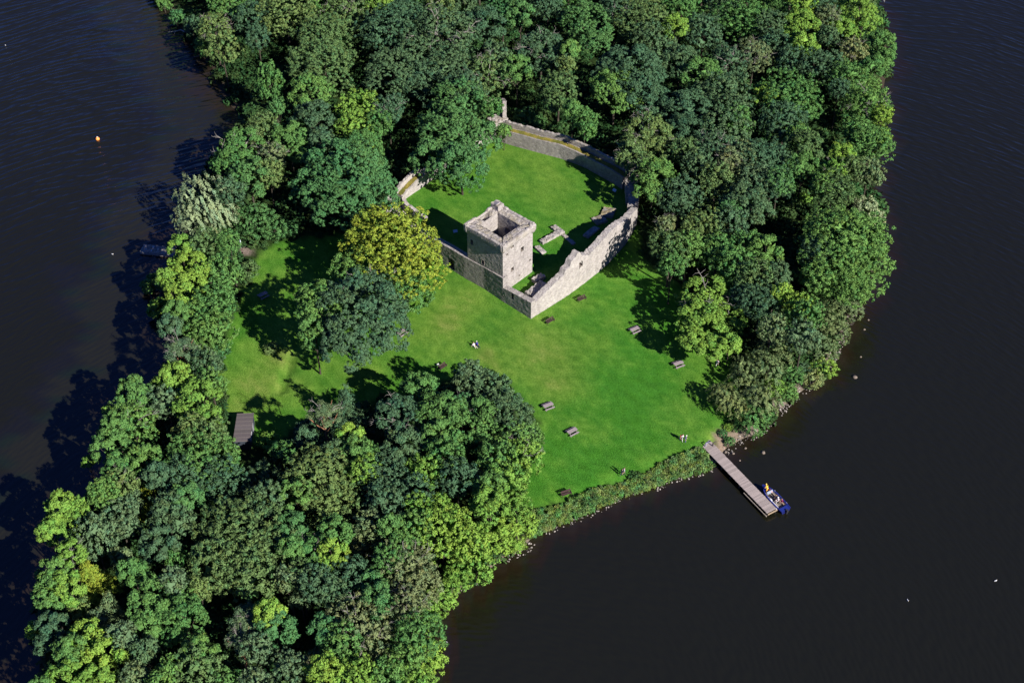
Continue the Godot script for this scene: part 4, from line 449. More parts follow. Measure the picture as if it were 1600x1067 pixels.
	[50.64, 16.03, 0.18, "C", "M", "small mid green shrub by the water, second such east of the jetty", [[0.28, -1, 1.2, 2.18, 1.74]], 0],
	[38.9, 19.43, 1.2, "W", "V", "pale olive feathery willow by the lawn, first above the jetty", [[0, 0, 2.99, 2.65, 2.39], [1.57, 1.54, 2.91, 2.17, 1.95], [-1.5, -2.15, 2.8, 1.45, 1.3]], 0],
	[45.06, 20.54, 0.6, "W", "V", "pale olive feathery willow by the water, first east of the jetty", [[0.15, -0.59, 3.63, 3.37, 3.03]], 0],
	[48.44, 14.87, 0.92, "C", "L", "small bright light green shrub by the water, first east of the jetty", [[0.07, -0.28, 1.2, 2.19, 1.75]], 0],
	[42.99, 24.3, 0.24, "W", "M", "mid green feathery willow by the water, first east of the jetty", [[0.22, -0.92, 2.56, 2.85, 2.56]], 0],
	[45.8, 21.74, 0.19, "C", "M", "small mid green shrub by the water, first east of the jetty", [[0.25, -0.97, 1.05, 1.91, 1.52]], 0],
	[38.95, 24.42, 0.69, "C", "L", "small bright light green shrub by the water, first above the jetty", [[0.11, -0.48, 0.52, 0.94, 0.76]], 0],
	[38.77, 27.98, -0.04, "C", "G", "small deep green shrub by the water, first east of the jetty", [[0.26, -1.14, 0.64, 1.17, 0.94]], 0],
	[37.86, 25.99, 0.58, "C", "G", "small deep green shrub by the water, first above the jetty", [[0.13, -0.58, 0.52, 0.94, 0.75]], 0],
	[-92.19, -129.14, -0.3, "A", "M", "mid green domed tree by the water, first above the driftwood branch", [[-0.75, -2.68, 3.44, 4.71, 4.47]], 0],
	[-75.55, -121.7, 1.2, "A", "M", "large mid green domed tree in the wood, first above the driftwood branch", [[0, 0, 8.13, 6.17, 5.24]], 0],
	[-65.03, -121.02, 1.2, "A", "D", "large dark blue-green domed tree in the wood, first east of the driftwood branch", [[0, 0, 7.98, 5.79, 5.5]], 0],
	[-54.7, -121.98, 1.2, "A", "O", "large olive green domed tree in the wood, second such above the tall olive tree", [[0, 0, 7.98, 6.17, 5.24]], 0],
	[-43.24, -120.17, 1.2, "A", "M", "large mid green domed tree in the wood, first above the tall olive tree", [[0, 0, 8.45, 6.15, 5.23]], 0],
	[-19.32, -122.23, 1.2, "A", "D", "large dark blue-green domed tree in the wood, first west of the ribbed tree", [[0, 0, 7.84, 6.17, 5.24]], 0],
	[-8.03, -121.26, 1.2, "A", "D", "large dark blue-green domed tree in the wood, first above the ribbed tree", [[0, 0, 8.38, 6.17, 5.24]], 0],
	[3.2, -119.3, 1.2, "A", "D", "dark blue-green domed tree in the wood, second such above the ribbed tree", [[0, 0, 8.4, 5.42, 5.15]], 0],
	[14.39, -119.7, 1.2, "A", "M", "large mid green domed tree in the wood, first above the ribbed tree", [[0, 0, 8.72, 6.15, 5.23]], 0],
	[25.61, -120.4, 1.2, "A", "D", "large dark blue-green domed tree in the wood, first above the big turf-walk tree", [[0, 0, 8.86, 6.17, 5.24]], 0],
	[36.83, -120.45, 1.2, "A", "M", "large mid green domed tree in the wood, first above the big turf-walk tree", [[0, 0, 8.83, 6.17, 5.24]], 0],
	[48.1, -120.55, 1.2, "A", "D", "large dark blue-green domed tree in the wood, second such above the big turf-walk tree", [[0, 0, 8.24, 6.15, 5.23]], 0],
	[59.3, -120.44, 1.2, "A", "M", "large mid green domed tree in the wood, second such above the neat east wood dome", [[0, 0, 8.3, 6.15, 5.23]], 0],
	[70.51, -120.7, 1.2, "A", "D", "large dark blue-green domed tree in the wood, first above the neat east wood dome", [[0, 0, 8.69, 5.8, 5.51]], 0],
	[80.24, -120.83, 1.2, "A", "M", "mid green domed tree in the wood, first above the neat east wood dome", [[0, 0, 8.08, 5.43, 5.16]], 0],
	[87.42, -117.77, 1.2, "A", "L", "bright light green domed tree in the wood, first above the neat east wood dome", [[0, 0, 9.8, 3.96, 4.15]], 0],
]


var rng := RandomNumberGenerator.new()
var noise_big := FastNoiseLite.new()
var noise_mid := FastNoiseLite.new()
var noise_fine := FastNoiseLite.new()
var mats := {}
var taken := {}


# ---------------------------------------------------------------- mesh buffer
class Buf:
	var v := PackedVector3Array()
	var n := PackedVector3Array()
	var c := PackedColorArray()
	var uv := PackedVector2Array()
	var idx := PackedInt32Array()

	func tri(a: Vector3, b: Vector3, d: Vector3, out_dir: Vector3, col := Color.WHITE) -> void:
		var nn := (d - a).cross(b - a)
		if nn.dot(out_dir) < 0.0:
			var t := b
			b = d
			d = t
			nn = -nn
		nn = nn.normalized()
		v.append(a); v.append(b); v.append(d)
		n.append(nn); n.append(nn); n.append(nn)
		c.append(col); c.append(col); c.append(col)

	func quad(a: Vector3, b: Vector3, d: Vector3, e: Vector3, out_dir: Vector3, col := Color.WHITE) -> void:
		tri(a, b, d, out_dir, col)
		tri(a, d, e, out_dir, col)

	func box(t: Transform3D, s: Vector3, col := Color.WHITE) -> void:
		var h := s * 0.5
		for ax in 3:
			for sg in [-1.0, 1.0]:
				var nn := Vector3.ZERO
				nn[ax] = sg
				var u := Vector3.ZERO
				var w := Vector3.ZERO
				u[(ax + 1) % 3] = h[(ax + 1) % 3]
				w[(ax + 2) % 3] = h[(ax + 2) % 3]
				var o: Vector3 = nn * h[ax]
				quad(t * (o - u - w), t * (o + u - w), t * (o + u + w), t * (o - u + w), t.basis * nn, col)

	func bar(a: Vector3, b: Vector3, w: float, h: float, col := Color.WHITE) -> void:
		var z := (b - a).normalized()
		var up := Vector3.UP if absf(z.y) < 0.95 else Vector3.RIGHT
		var x := up.cross(z).normalized()
		var y := z.cross(x)
		box(Transform3D(Basis(x, y, z), (a + b) * 0.5), Vector3(w, h, a.distance_to(b)), col)

	func tube(pts: Array, radii: Array, sides: int, col := Color.WHITE) -> void:
		var rings := []
		for i in pts.size():
			var p: Vector3 = pts[i]
			var d: Vector3 = (pts[mini(i + 1, pts.size() - 1)] - pts[maxi(i - 1, 0)])
			d = d.normalized()
			var up := Vector3.UP if absf(d.y) < 0.9 else Vector3.RIGHT
			var x := up.cross(d).normalized()
			var y := d.cross(x)
			var ring := []
			for k in sides:
				var a := TAU * k / sides
				ring.append(p + (x * cos(a) + y * sin(a)) * float(radii[i]))
			rings.append(ring)
		for i in pts.size() - 1:
			var mid: Vector3 = (pts[i] + pts[i + 1]) * 0.5
			for k in sides:
				var k2 := (k + 1) % sides
				var cen: Vector3 = (rings[i][k] + rings[i + 1][k2]) * 0.5
				quad(rings[i][k], rings[i][k2], rings[i + 1][k2], rings[i + 1][k], cen - mid, col)

	func grid_tri(a: int, b: int, d: int) -> void:
		idx.append(a); idx.append(b); idx.append(d)

	func mesh(mat: Material) -> ArrayMesh:
		var arr := []
		arr.resize(Mesh.ARRAY_MAX)
		arr[Mesh.ARRAY_VERTEX] = v
		if n.size() == v.size():
			arr[Mesh.ARRAY_NORMAL] = n
		if c.size() == v.size():
			arr[Mesh.ARRAY_COLOR] = c
		if uv.size() == v.size():
			arr[Mesh.ARRAY_TEX_UV] = uv
		if idx.size() > 0:
			arr[Mesh.ARRAY_INDEX] = idx
		var m := ArrayMesh.new()
		m.add_surface_from_arrays(Mesh.PRIMITIVE_TRIANGLES, arr)
		if mat:
			m.surface_set_material(0, mat)
		return m


# ---------------------------------------------------------------- naming and tagging
func numbered(called: String) -> String:
	if not taken.has(called):
		taken[called] = 0
		return called
	taken[called] += 1
	return "%s_%03d" % [called, taken[called]]


func thing(called: String, label: String, category: String, at := Vector3.ZERO, turn := 0.0, group := "") -> Node3D:
	var o := Node3D.new()
	o.name = numbered(called)
	add_child(o, true)
	o.position = at
	o.rotation.y = turn
	tag(o, label, category, group)
	return o


func tag(o: Node3D, label: String, category: String, group := "") -> void:
	o.set_meta("label", label)
	if category:
		o.set_meta("category", category)
		o.set_meta("kind", "thing")
	if group:
		o.set_meta("group", group)


func part(called: String, m: Mesh, parent: Node3D = null) -> MeshInstance3D:
	var o := MeshInstance3D.new()
	o.mesh = m
	if parent == null:
		o.name = numbered(called)
		add_child(o, true)
	else:
		var nm := called
		var k := 0
		while parent.has_node(NodePath(nm)):
			k += 1
			nm = "%s_%03d" % [called, k]
		o.name = nm
		parent.add_child(o, true)
	return o


func kind(o: Node3D, k: String, label := "") -> void:
	o.set_meta("kind", k)
	if label:
		o.set_meta("label", label)


# ---------------------------------------------------------------- materials
func lin(r: float, g: float, b: float) -> Color:
	return Color(r, g, b).linear_to_srgb()


func plain(r: float, g: float, b: float, rough := 0.8, spec := 0.4) -> StandardMaterial3D:
	var m := StandardMaterial3D.new()
	m.albedo_color = lin(r, g, b)
	m.roughness = rough
	m.metallic_specular = spec
	return m


func noise_tex(n: FastNoiseLite, size: int, cols: Array) -> NoiseTexture2D:
	var t := NoiseTexture2D.new()
	t.width = size
	t.height = size
	t.seamless = true
	t.noise = n
	if cols.size() > 0:
		var g := Gradient.new()
		var offs := PackedFloat32Array()
		var cc := PackedColorArray()
		for k in cols.size():
			offs.append(float(k) / (cols.size() - 1))
			cc.append(cols[k])
		g.offsets = offs
		g.colors = cc
		t.color_ramp = g
	return t


func fnl(type: int, freq: float, seed_: int, oct := 4) -> FastNoiseLite:
	var n := FastNoiseLite.new()
	n.noise_type = type
	n.frequency = freq
	n.seed = seed_
	n.fractal_octaves = oct
	return n


func make_materials() -> void:
	# ground: fine tufted variation multiplied over the vertex colour
	var g := StandardMaterial3D.new()
	g.vertex_color_use_as_albedo = true
	g.roughness = 0.95
	g.metallic_specular = 0.15
	var gn := fnl(FastNoiseLite.TYPE_SIMPLEX_SMOOTH, 0.035, 5, 5)
	g.albedo_texture = noise_tex(gn, 512, [Color(0.66, 0.7, 0.62), Color(0.82, 0.84, 0.8), Color(0.9, 0.9, 0.9), Color(1, 0.98, 1)])
	g.uv1_triplanar = true
	g.uv1_world_triplanar = true
	g.uv1_scale = Vector3(0.11, 0.11, 0.11)
	g.heightmap_enabled = true
	g.heightmap_texture = noise_tex(fnl(FastNoiseLite.TYPE_SIMPLEX_SMOOTH, 0.09, 8, 4), 512, [])
	g.heightmap_scale = 12.0
	mats.ground = g

	# rubble masonry
	var s := StandardMaterial3D.new()
	s.vertex_color_use_as_albedo = true
	s.roughness = 0.92
	s.metallic_specular = 0.25
	var cell := fnl(FastNoiseLite.TYPE_CELLULAR, 0.055, 11, 1)
	cell.fractal_type = FastNoiseLite.FRACTAL_NONE
	cell.cellular_return_type = FastNoiseLite.RETURN_CELL_VALUE
	cell.cellular_jitter = 0.8
	s.albedo_texture = noise_tex(cell, 512, [Color(0.7, 0.68, 0.67), Color(0.92, 0.9, 0.88), Color(0.86, 0.83, 0.8), Color(1, 0.98, 0.95), Color(0.78, 0.74, 0.73), Color(0.97, 0.95, 0.96)])
	s.uv1_triplanar = true
	s.uv1_world_triplanar = true
	s.uv1_scale = Vector3(0.17, 0.24, 0.17)
	var edge := fnl(FastNoiseLite.TYPE_CELLULAR, 0.055, 11, 1)
	edge.fractal_type = FastNoiseLite.FRACTAL_NONE
	edge.cellular_return_type = FastNoiseLite.RETURN_DISTANCE
	edge.cellular_jitter = 0.8
	s.heightmap_enabled = true
	s.heightmap_texture = noise_tex(edge, 512, [Color.WHITE, Color(0.8, 0.8, 0.8), Color.BLACK])
	s.heightmap_scale = 9.0
	mats.stone = s

	# loose things take vertex colour only
	var vc := StandardMaterial3D.new()
	vc.vertex_color_use_as_albedo = true
	vc.roughness = 0.85
	vc.metallic_specular = 0.3
	mats.tinted = vc

	var wood := StandardMaterial3D.new()
	wood.vertex_color_use_as_albedo = true
	wood.roughness = 0.85
	wood.metallic_specular = 0.25
	wood.albedo_texture = noise_tex(fnl(FastNoiseLite.TYPE_SIMPLEX_SMOOTH, 0.02, 21, 4), 256, [Color(0.7, 0.68, 0.66), Color(0.9, 0.89, 0.88), Color(1, 1, 1)])
	wood.uv1_triplanar = true
	wood.uv1_scale = Vector3(0.9, 3.0, 3.0)
	mats.wood = wood

	var bark := StandardMaterial3D.new()
	bark.vertex_color_use_as_albedo = true
	bark.roughness = 0.95
	bark.metallic_specular = 0.15
	bark.albedo_texture = noise_tex(fnl(FastNoiseLite.TYPE_SIMPLEX_SMOOTH, 0.05, 31, 4), 256, [Color(0.55, 0.55, 0.55), Color(1, 1, 1)])
	bark.uv1_triplanar = true
	bark.uv1_scale = Vector3(1.5, 0.5, 1.5)
	mats.bark = bark

	for kk in LEAF.size() * 3:
		var k: String = LEAF.keys()[kk / 3]
		var a: Array = LEAF[k]
		var sh: int = kk % 3
		var m := StandardMaterial3D.new()
		m.vertex_color_use_as_albedo = true
		m.albedo_color = lin(a[0] * [1.0, 0.88, 1.18][sh], a[1] * [1.0, 0.94, 1.09][sh], a[2] * [1.0, 0.96, 1.0][sh])
		m.roughness = 0.75
		m.metallic_specular = 0.2
		m.backlight_enabled = true
		m.backlight = Color(0.36, 0.4, 0.16)
		m.cull_mode = BaseMaterial3D.CULL_DISABLED
		mats["leaf_%s%d" % [k, sh]] = m


# ---------------------------------------------------------------- ground and water
func seg_dist(p: Vector2, poly: Array) -> float:
	var best := 1e12
	var inside := false
	var n := poly.size()
	var b: Vector2 = poly[n - 1]
	for i in n:
		var a: Vector2 = poly[i]
		var ab := b - a
		var ap := p - a
		var d := (ap - ab * clampf(ap.dot(ab) / ab.length_squared(), 0.0, 1.0)).length_squared()
		if d < best:
			best = d
		if (a.y > p.y) != (b.y > p.y) and p.x < (b.x - a.x) * (p.y - a.y) / (b.y - a.y) + a.x:
			inside = not inside
		b = a
	return sqrt(best) if inside else -sqrt(best)


func ground_y(d: float, x: float, z: float) -> float:
	if d < 0.0:
		return maxf(-3.0, d * 0.3)
	var y := lerpf(0.0, LAWN, smoothstep(0.0, 5.0, d) * 0.7 + clampf(d / 3.0, 0.0, 1.0) * 0.3)
	return y + smoothstep(3.0, 10.0, d) * 0.08 * noise_big.get_noise_2d(x * 2.0, z * 2.0)


func grass_colour(x: float, z: float) -> Color:
	# mown grass: cool and warm drifts, straw patches worn by feet
	var a := noise_big.get_noise_2d(x, z)
	var b := noise_mid.get_noise_2d(x, z)
	var c := noise_fine.get_noise_2d(x, z)
	var warm := clampf(0.42 + 0.5 * a + 0.5 * b + 0.4 * c, 0.0, 1.0)
	for blob in WARM:
		var d := Vector2(x, z).distance_to(Vector2(blob[0], blob[1])) / float(blob[2])
		warm += float(blob[3]) * exp(-d * d)
	warm = clampf(warm, 0.0, 1.6)
	var col := Color(0.062, 0.225, 0.024).lerp(Color(0.146, 0.275, 0.040), minf(warm, 1.0))
	if warm > 1.0:
		col = col.lerp(Color(0.27, 0.24, 0.085), (warm - 1.0) * 0.9)
	var k := 1.0 + 0.3 * c + 0.1 * b
	return Color(col.r * k, col.g * k, col.b * k)


func ground_sheet() -> void:
	var step := 0.9
	var x0 := -112.0
	var x1 := 112.0
	var z0 := -158.0
	var z1 := 104.0
	var nx := int((x1 - x0) / step) + 1
	var nz := int((z1 - z0) / step) + 1
	# the distance to the shore on a coarse grid, read smoothly between
	var q := 3
	var cx := nx / q + 2
	var cz := nz / q + 2
	var coarse := PackedFloat32Array()
	var lawn := PackedFloat32Array()
	coarse.resize(cx * cz)
	lawn.resize(cx * cz)
	for j in cz:
		for i in cx:
			var p := Vector2(x0 + i * step * q, z0 + j * step * q)
			coarse[j * cx + i] = seg_dist(p, SHORE)
			lawn[j * cx + i] = seg_dist(p, LAWN_EDGE)
	var b := Buf.new()
	for j in nz:
		for i in nx:
			var x := x0 + i * step
			var z := z0 + j * step
			var ci := i / q
			var cj := j / q
			var fx := float(i % q) / q
			var fz := float(j % q) / q
			var k := cj * cx + ci
			var d := lerpf(lerpf(coarse[k], coarse[k + 1], fx), lerpf(coarse[k + cx], coarse[k + cx + 1], fx), fz)
			var l := lerpf(lerpf(lawn[k], lawn[k + 1], fx), lerpf(lawn[k + cx], lawn[k + cx + 1], fx), fz)
			d += 0.45 * noise_fine.get_noise_2d(x * 0.5, z * 0.5)
			var y := ground_y(d, x, z)
			# the old ditch across the western lawn
			var dd := Vector2(x, z) - DITCH_A
			var along := dd.dot(DITCH_DIR)
			var across := absf(dd.dot(Vector2(-DITCH_DIR.y, DITCH_DIR.x)))
			if along > -1.0 and along < DITCH_LEN:
				y -= 0.75 * exp(-across * across / 0.55)
			b.v.append(Vector3(x, y, z))
			var col := grass_colour(x, z)
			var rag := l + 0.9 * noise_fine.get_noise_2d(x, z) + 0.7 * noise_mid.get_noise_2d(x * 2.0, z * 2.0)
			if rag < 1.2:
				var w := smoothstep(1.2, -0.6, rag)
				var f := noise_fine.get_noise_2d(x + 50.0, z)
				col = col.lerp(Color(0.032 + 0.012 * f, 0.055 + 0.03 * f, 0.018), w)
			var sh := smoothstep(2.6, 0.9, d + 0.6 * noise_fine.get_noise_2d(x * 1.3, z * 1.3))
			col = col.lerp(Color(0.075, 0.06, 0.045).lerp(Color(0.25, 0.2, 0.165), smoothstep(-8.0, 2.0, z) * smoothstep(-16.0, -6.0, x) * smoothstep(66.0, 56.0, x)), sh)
			# trodden sandy landing by the jetty
			var beach := Vector2(x, z).distance_to(BEACH)
			var land := smoothstep(3.6, 1.2, beach + 1.2 * noise_fine.get_noise_2d(x, z))
			col = col.lerp(Color(0.34, 0.25, 0.19), land)
			var path := smoothstep(2.0, 0.8, Vector2(x, z).distance_to(PATH_END) + 0.5 * noise_fine.get_noise_2d(x, z))
			col = col.lerp(Color(0.3, 0.23, 0.2), path)
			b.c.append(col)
	for j in nz - 1:
		for i in nx - 1:
			var a := j * nx + i
			var ya: float = maxf(maxf(b.v[a].y, b.v[a + 1].y), maxf(b.v[a + nx].y, b.v[a + nx + 1].y))
			if ya < -2.5:
				continue
			b.grid_tri(a, a + 1, a + nx + 1)
			b.grid_tri(a, a + nx + 1, a + nx)
	b.n = grid_normals(b.v, nx, nz)
	kind(part("ground", b.mesh(mats.ground)), "structure", "grassy island ground with dark woodland floor")
	# the bed of the loch, far below
	var bed := Buf.new()
	bed.quad(Vector3(-4000, -3.4, -4000), Vector3(4000, -3.4, -4000), Vector3(4000, -3.4, 4000), Vector3(-4000, -3.4, 4000), Vector3.UP)
	kind(part("terrain", bed.mesh(plain(0.03, 0.022, 0.014, 0.95, 0.1))), "structure", "dark peaty bed of the loch")


func grid_normals(v: PackedVector3Array, nx: int, nz: int) -> PackedVector3Array:
	var out := PackedVector3Array()
	out.resize(v.size())
	for j in nz:
		for i in nx:
			var l := v[j * nx + maxi(i - 1, 0)]
			var r := v[j * nx + mini(i + 1, nx - 1)]
			var u := v[maxi(j - 1, 0) * nx + i]
			var d := v[mini(j + 1, nz - 1) * nx + i]
			out[j * nx + i] = (d - u).cross(r - l).normalized()
	return out


func water_sheet() -> void:
	# ripples: crests lie along rings round the calm lee of the island
	var w := 1024
	var h := 1024
	var im := Image.create(w, h, false, Image.FORMAT_RF)
	var na := fnl(FastNoiseLite.TYPE_SIMPLEX, 1.0, 41, 1)
	var nb := fnl(FastNoiseLite.TYPE_SIMPLEX, 1.0, 42, 1)
	na.fractal_type = FastNoiseLite.FRACTAL_NONE
	nb.fractal_type = FastNoiseLite.FRACTAL_NONE
	var gust := fnl(FastNoiseLite.TYPE_SIMPLEX, 0.013, 43, 2)
	for j in h:
		var r := 300.0 * (j + 0.5) / h
		var open := smoothstep(95.0, 215.0, r)
		for i in w:
			var a := PI * (i + 0.5) / w
			var arc := a * r
			var x := r * cos(a)
			var z := r * sin(a)
			var warp := 5.0 * gust.get_noise_2d(x * 0.8, z * 0.8)
			var left := smoothstep(20.0, -110.0, x) * 0.6 + 0.4
			var amp := open * left * (0.6 + 0.9 * maxf(0.0, gust.get_noise_2d(x + 300.0, z)))
			var hh := na.get_noise_2d((r + warp) * 0.3, arc * 0.035)
			hh = pow(clampf(1.0 - absf(hh) * 1.4, 0.0, 1.0), 2.2)
			var fine := nb.get_noise_2d((r + warp * 0.5) * 1.0, arc * 0.28)
			im.set_pixel(i, j, Color(clampf(0.5 + 0.34 * amp * (hh - 0.5) + (0.028 + 0.07 * amp) * fine, 0.0, 1.0), 0, 0))
	var m := StandardMaterial3D.new()
	m.vertex_color_use_as_albedo = true
	m.roughness = 0.2
	m.metallic_specular = 0.43
	m.heightmap_enabled = true
	m.heightmap_texture = ImageTexture.create_from_image(im)
	m.heightmap_scale = 105.0
	mats.water = m
	var b := Buf.new()
	var rings := [0.0]
	var rr := 0.0
	while rr < 300.0:
		rr += 2.4
		rings.append(rr)
	for far in [360.0, 500.0, 900.0, 1800.0, 4000.0]:
		rings.append(far)
	var nseg := 300
	for r in rings:
		for k in nseg + 1:
			var a := TAU * k / nseg
			var p := LEE + Vector2(cos(a), -sin(a)) * float(r)
			b.v.append(Vector3(p.x, 0.0, p.y))
			b.n.append(Vector3.UP)
			b.uv.append(Vector2(a / PI, float(r) / 300.0))
			var col := Color(0.0106, 0.0114, 0.0078)
			if r < 300.0:
				var d := -seg_dist(p, SHORE)
				var sn := noise_mid.get_noise_2d(p.x, p.y)
				if d < 45.0:
					var east := smoothstep(-60.0, 10.0, p.x)
					var deep := smoothstep(lerpf(22.0, 40.0, east), 0.0, d + 7.0 * sn)
					col = col.lerp(Color(0.0108, 0.0100, 0.0067).lerp(Color(0.0165, 0.0150, 0.0115), 1.0 - east), deep)
					var edge := smoothstep(4.5, 0.0, d + 1.5 * sn)
					col = col.lerp(Color(0.020, 0.014, 0.009), edge * (0.3 + 0.4 * east))
				# weed beds show darker through the water
				for wd in WEED:
					var q := Vector2((p.x - wd[0]) * cos(wd[4]) + (p.y - wd[1]) * sin(wd[4]), -(p.x - wd[0]) * sin(wd[4]) + (p.y - wd[1]) * cos(wd[4]))
					var e := Vector2(q.x / wd[2], q.y / wd[3]).length() + 0.7 * noise_fine.get_noise_2d(p.x * 0.5, p.y * 0.5) + 0.45 * sn
					col = col.lerp(Color(0.0065, 0.0066, 0.0072), 0.45 * smoothstep(1.5, 0.0, e))
			b.c.append(col)
	for j in rings.size() - 1:
		for k in nseg:
			var a := j * (nseg + 1) + k
			b.grid_tri(a, a + nseg + 2, a + nseg + 1)
			b.grid_tri(a, a + 1, a + nseg + 2)
	kind(part("water", b.mesh(m)), "structure", "dark peaty loch water with fine wind ripples")


func court_sheet() -> void:
	var b := Buf.new()
	var poly := PackedVector2Array(COURTYARD)
	var st := 1.0
	for j in range(-72, 4):
		for i in range(-32, 30):
			var cell := PackedVector2Array([Vector2(i, j) * st, Vector2(i + 1, j) * st, Vector2(i + 1, j + 1) * st, Vector2(i, j + 1) * st])
			for piece in Geometry2D.intersect_polygons(cell, poly):
				for k in range(1, piece.size() - 1):
					for p in [piece[0], piece[k], piece[k + 1]]:
						b.v.append(Vector3(p.x, COURT + 0.1 * noise_big.get_noise_2d(p.x * 2.0, p.y * 2.0), p.y))
						b.n.append(Vector3.UP)
						b.c.append(grass_colour(p.x, p.y))
	kind(part("courtyard_lawn", b.mesh(mats.ground)), "structure", "raised mown lawn inside the castle walls")


# ---------------------------------------------------------------- masonry
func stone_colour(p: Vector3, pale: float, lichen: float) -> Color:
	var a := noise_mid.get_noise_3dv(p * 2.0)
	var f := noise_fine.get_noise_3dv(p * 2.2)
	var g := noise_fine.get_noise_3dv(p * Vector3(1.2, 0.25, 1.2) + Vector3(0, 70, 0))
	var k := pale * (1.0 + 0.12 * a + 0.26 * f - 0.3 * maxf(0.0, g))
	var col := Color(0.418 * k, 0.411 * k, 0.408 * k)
	if lichen > 0.0:
		col = col.lerp(Color(0.29, 0.255, 0.13), clampf(lichen * (0.35 + 1.2 * noise_fine.get_noise_3dv(p * 1.4 + Vector3(40, 0, 0))), 0.0, 0.8))
	return col


func lattice(b: Buf, nu: int, nv: int, at: Callable, pale: float, lichen := 0.0, gaps := {}) -> void:
	# a grid of (nu+1) x (nv+1) points from at(i, j); normals follow the surface
	var base := b.v.size()
	var pts := PackedVector3Array()
	for j in nv + 1:
		for i in nu + 1:
			pts.append(at.call(i, j))
	for j in nv + 1:
		for i in nu + 1:
			var l := pts[j * (nu + 1) + maxi(i - 1, 0)]
			var r := pts[j * (nu + 1) + mini(i + 1, nu)]
			var u := pts[maxi(j - 1, 0) * (nu + 1) + i]
			var d := pts[mini(j + 1, nv) * (nu + 1) + i]
			b.v.append(pts[j * (nu + 1) + i])
			b.n.append((r - l).cross(d - u).normalized())
			b.c.append(stone_colour(pts[j * (nu + 1) + i], pale, lichen))
	for j in nv:
		for i in nu:
			if gaps.has(Vector2i(i, j)):
				continue
			var a := base + j * (nu + 1) + i
			b.grid_tri(a, a + nu + 2, a + 1)
			b.grid_tri(a, a + nu + 1, a + nu + 2)


func path_points(pts: Array, step: float) -> Array:
	# resampled along the line: [Vector2, top]
	var out := []
	for i in pts.size() - 1:
		var a: Array = pts[i]
		var c: Array = pts[i + 1]
		var pa := Vector2(a[0], a[1])
		var pc := Vector2(c[0], c[1])
		var n := maxi(1, int(round(pa.distance_to(pc) / step)))
		for k in n:
			out.append([pa.lerp(pc, float(k) / n), lerpf(a[2], c[2], float(k) / n)])
	var e: Array = pts[pts.size() - 1]
	out.append([Vector2(e[0], e[1]), float(e[2])])
	return out


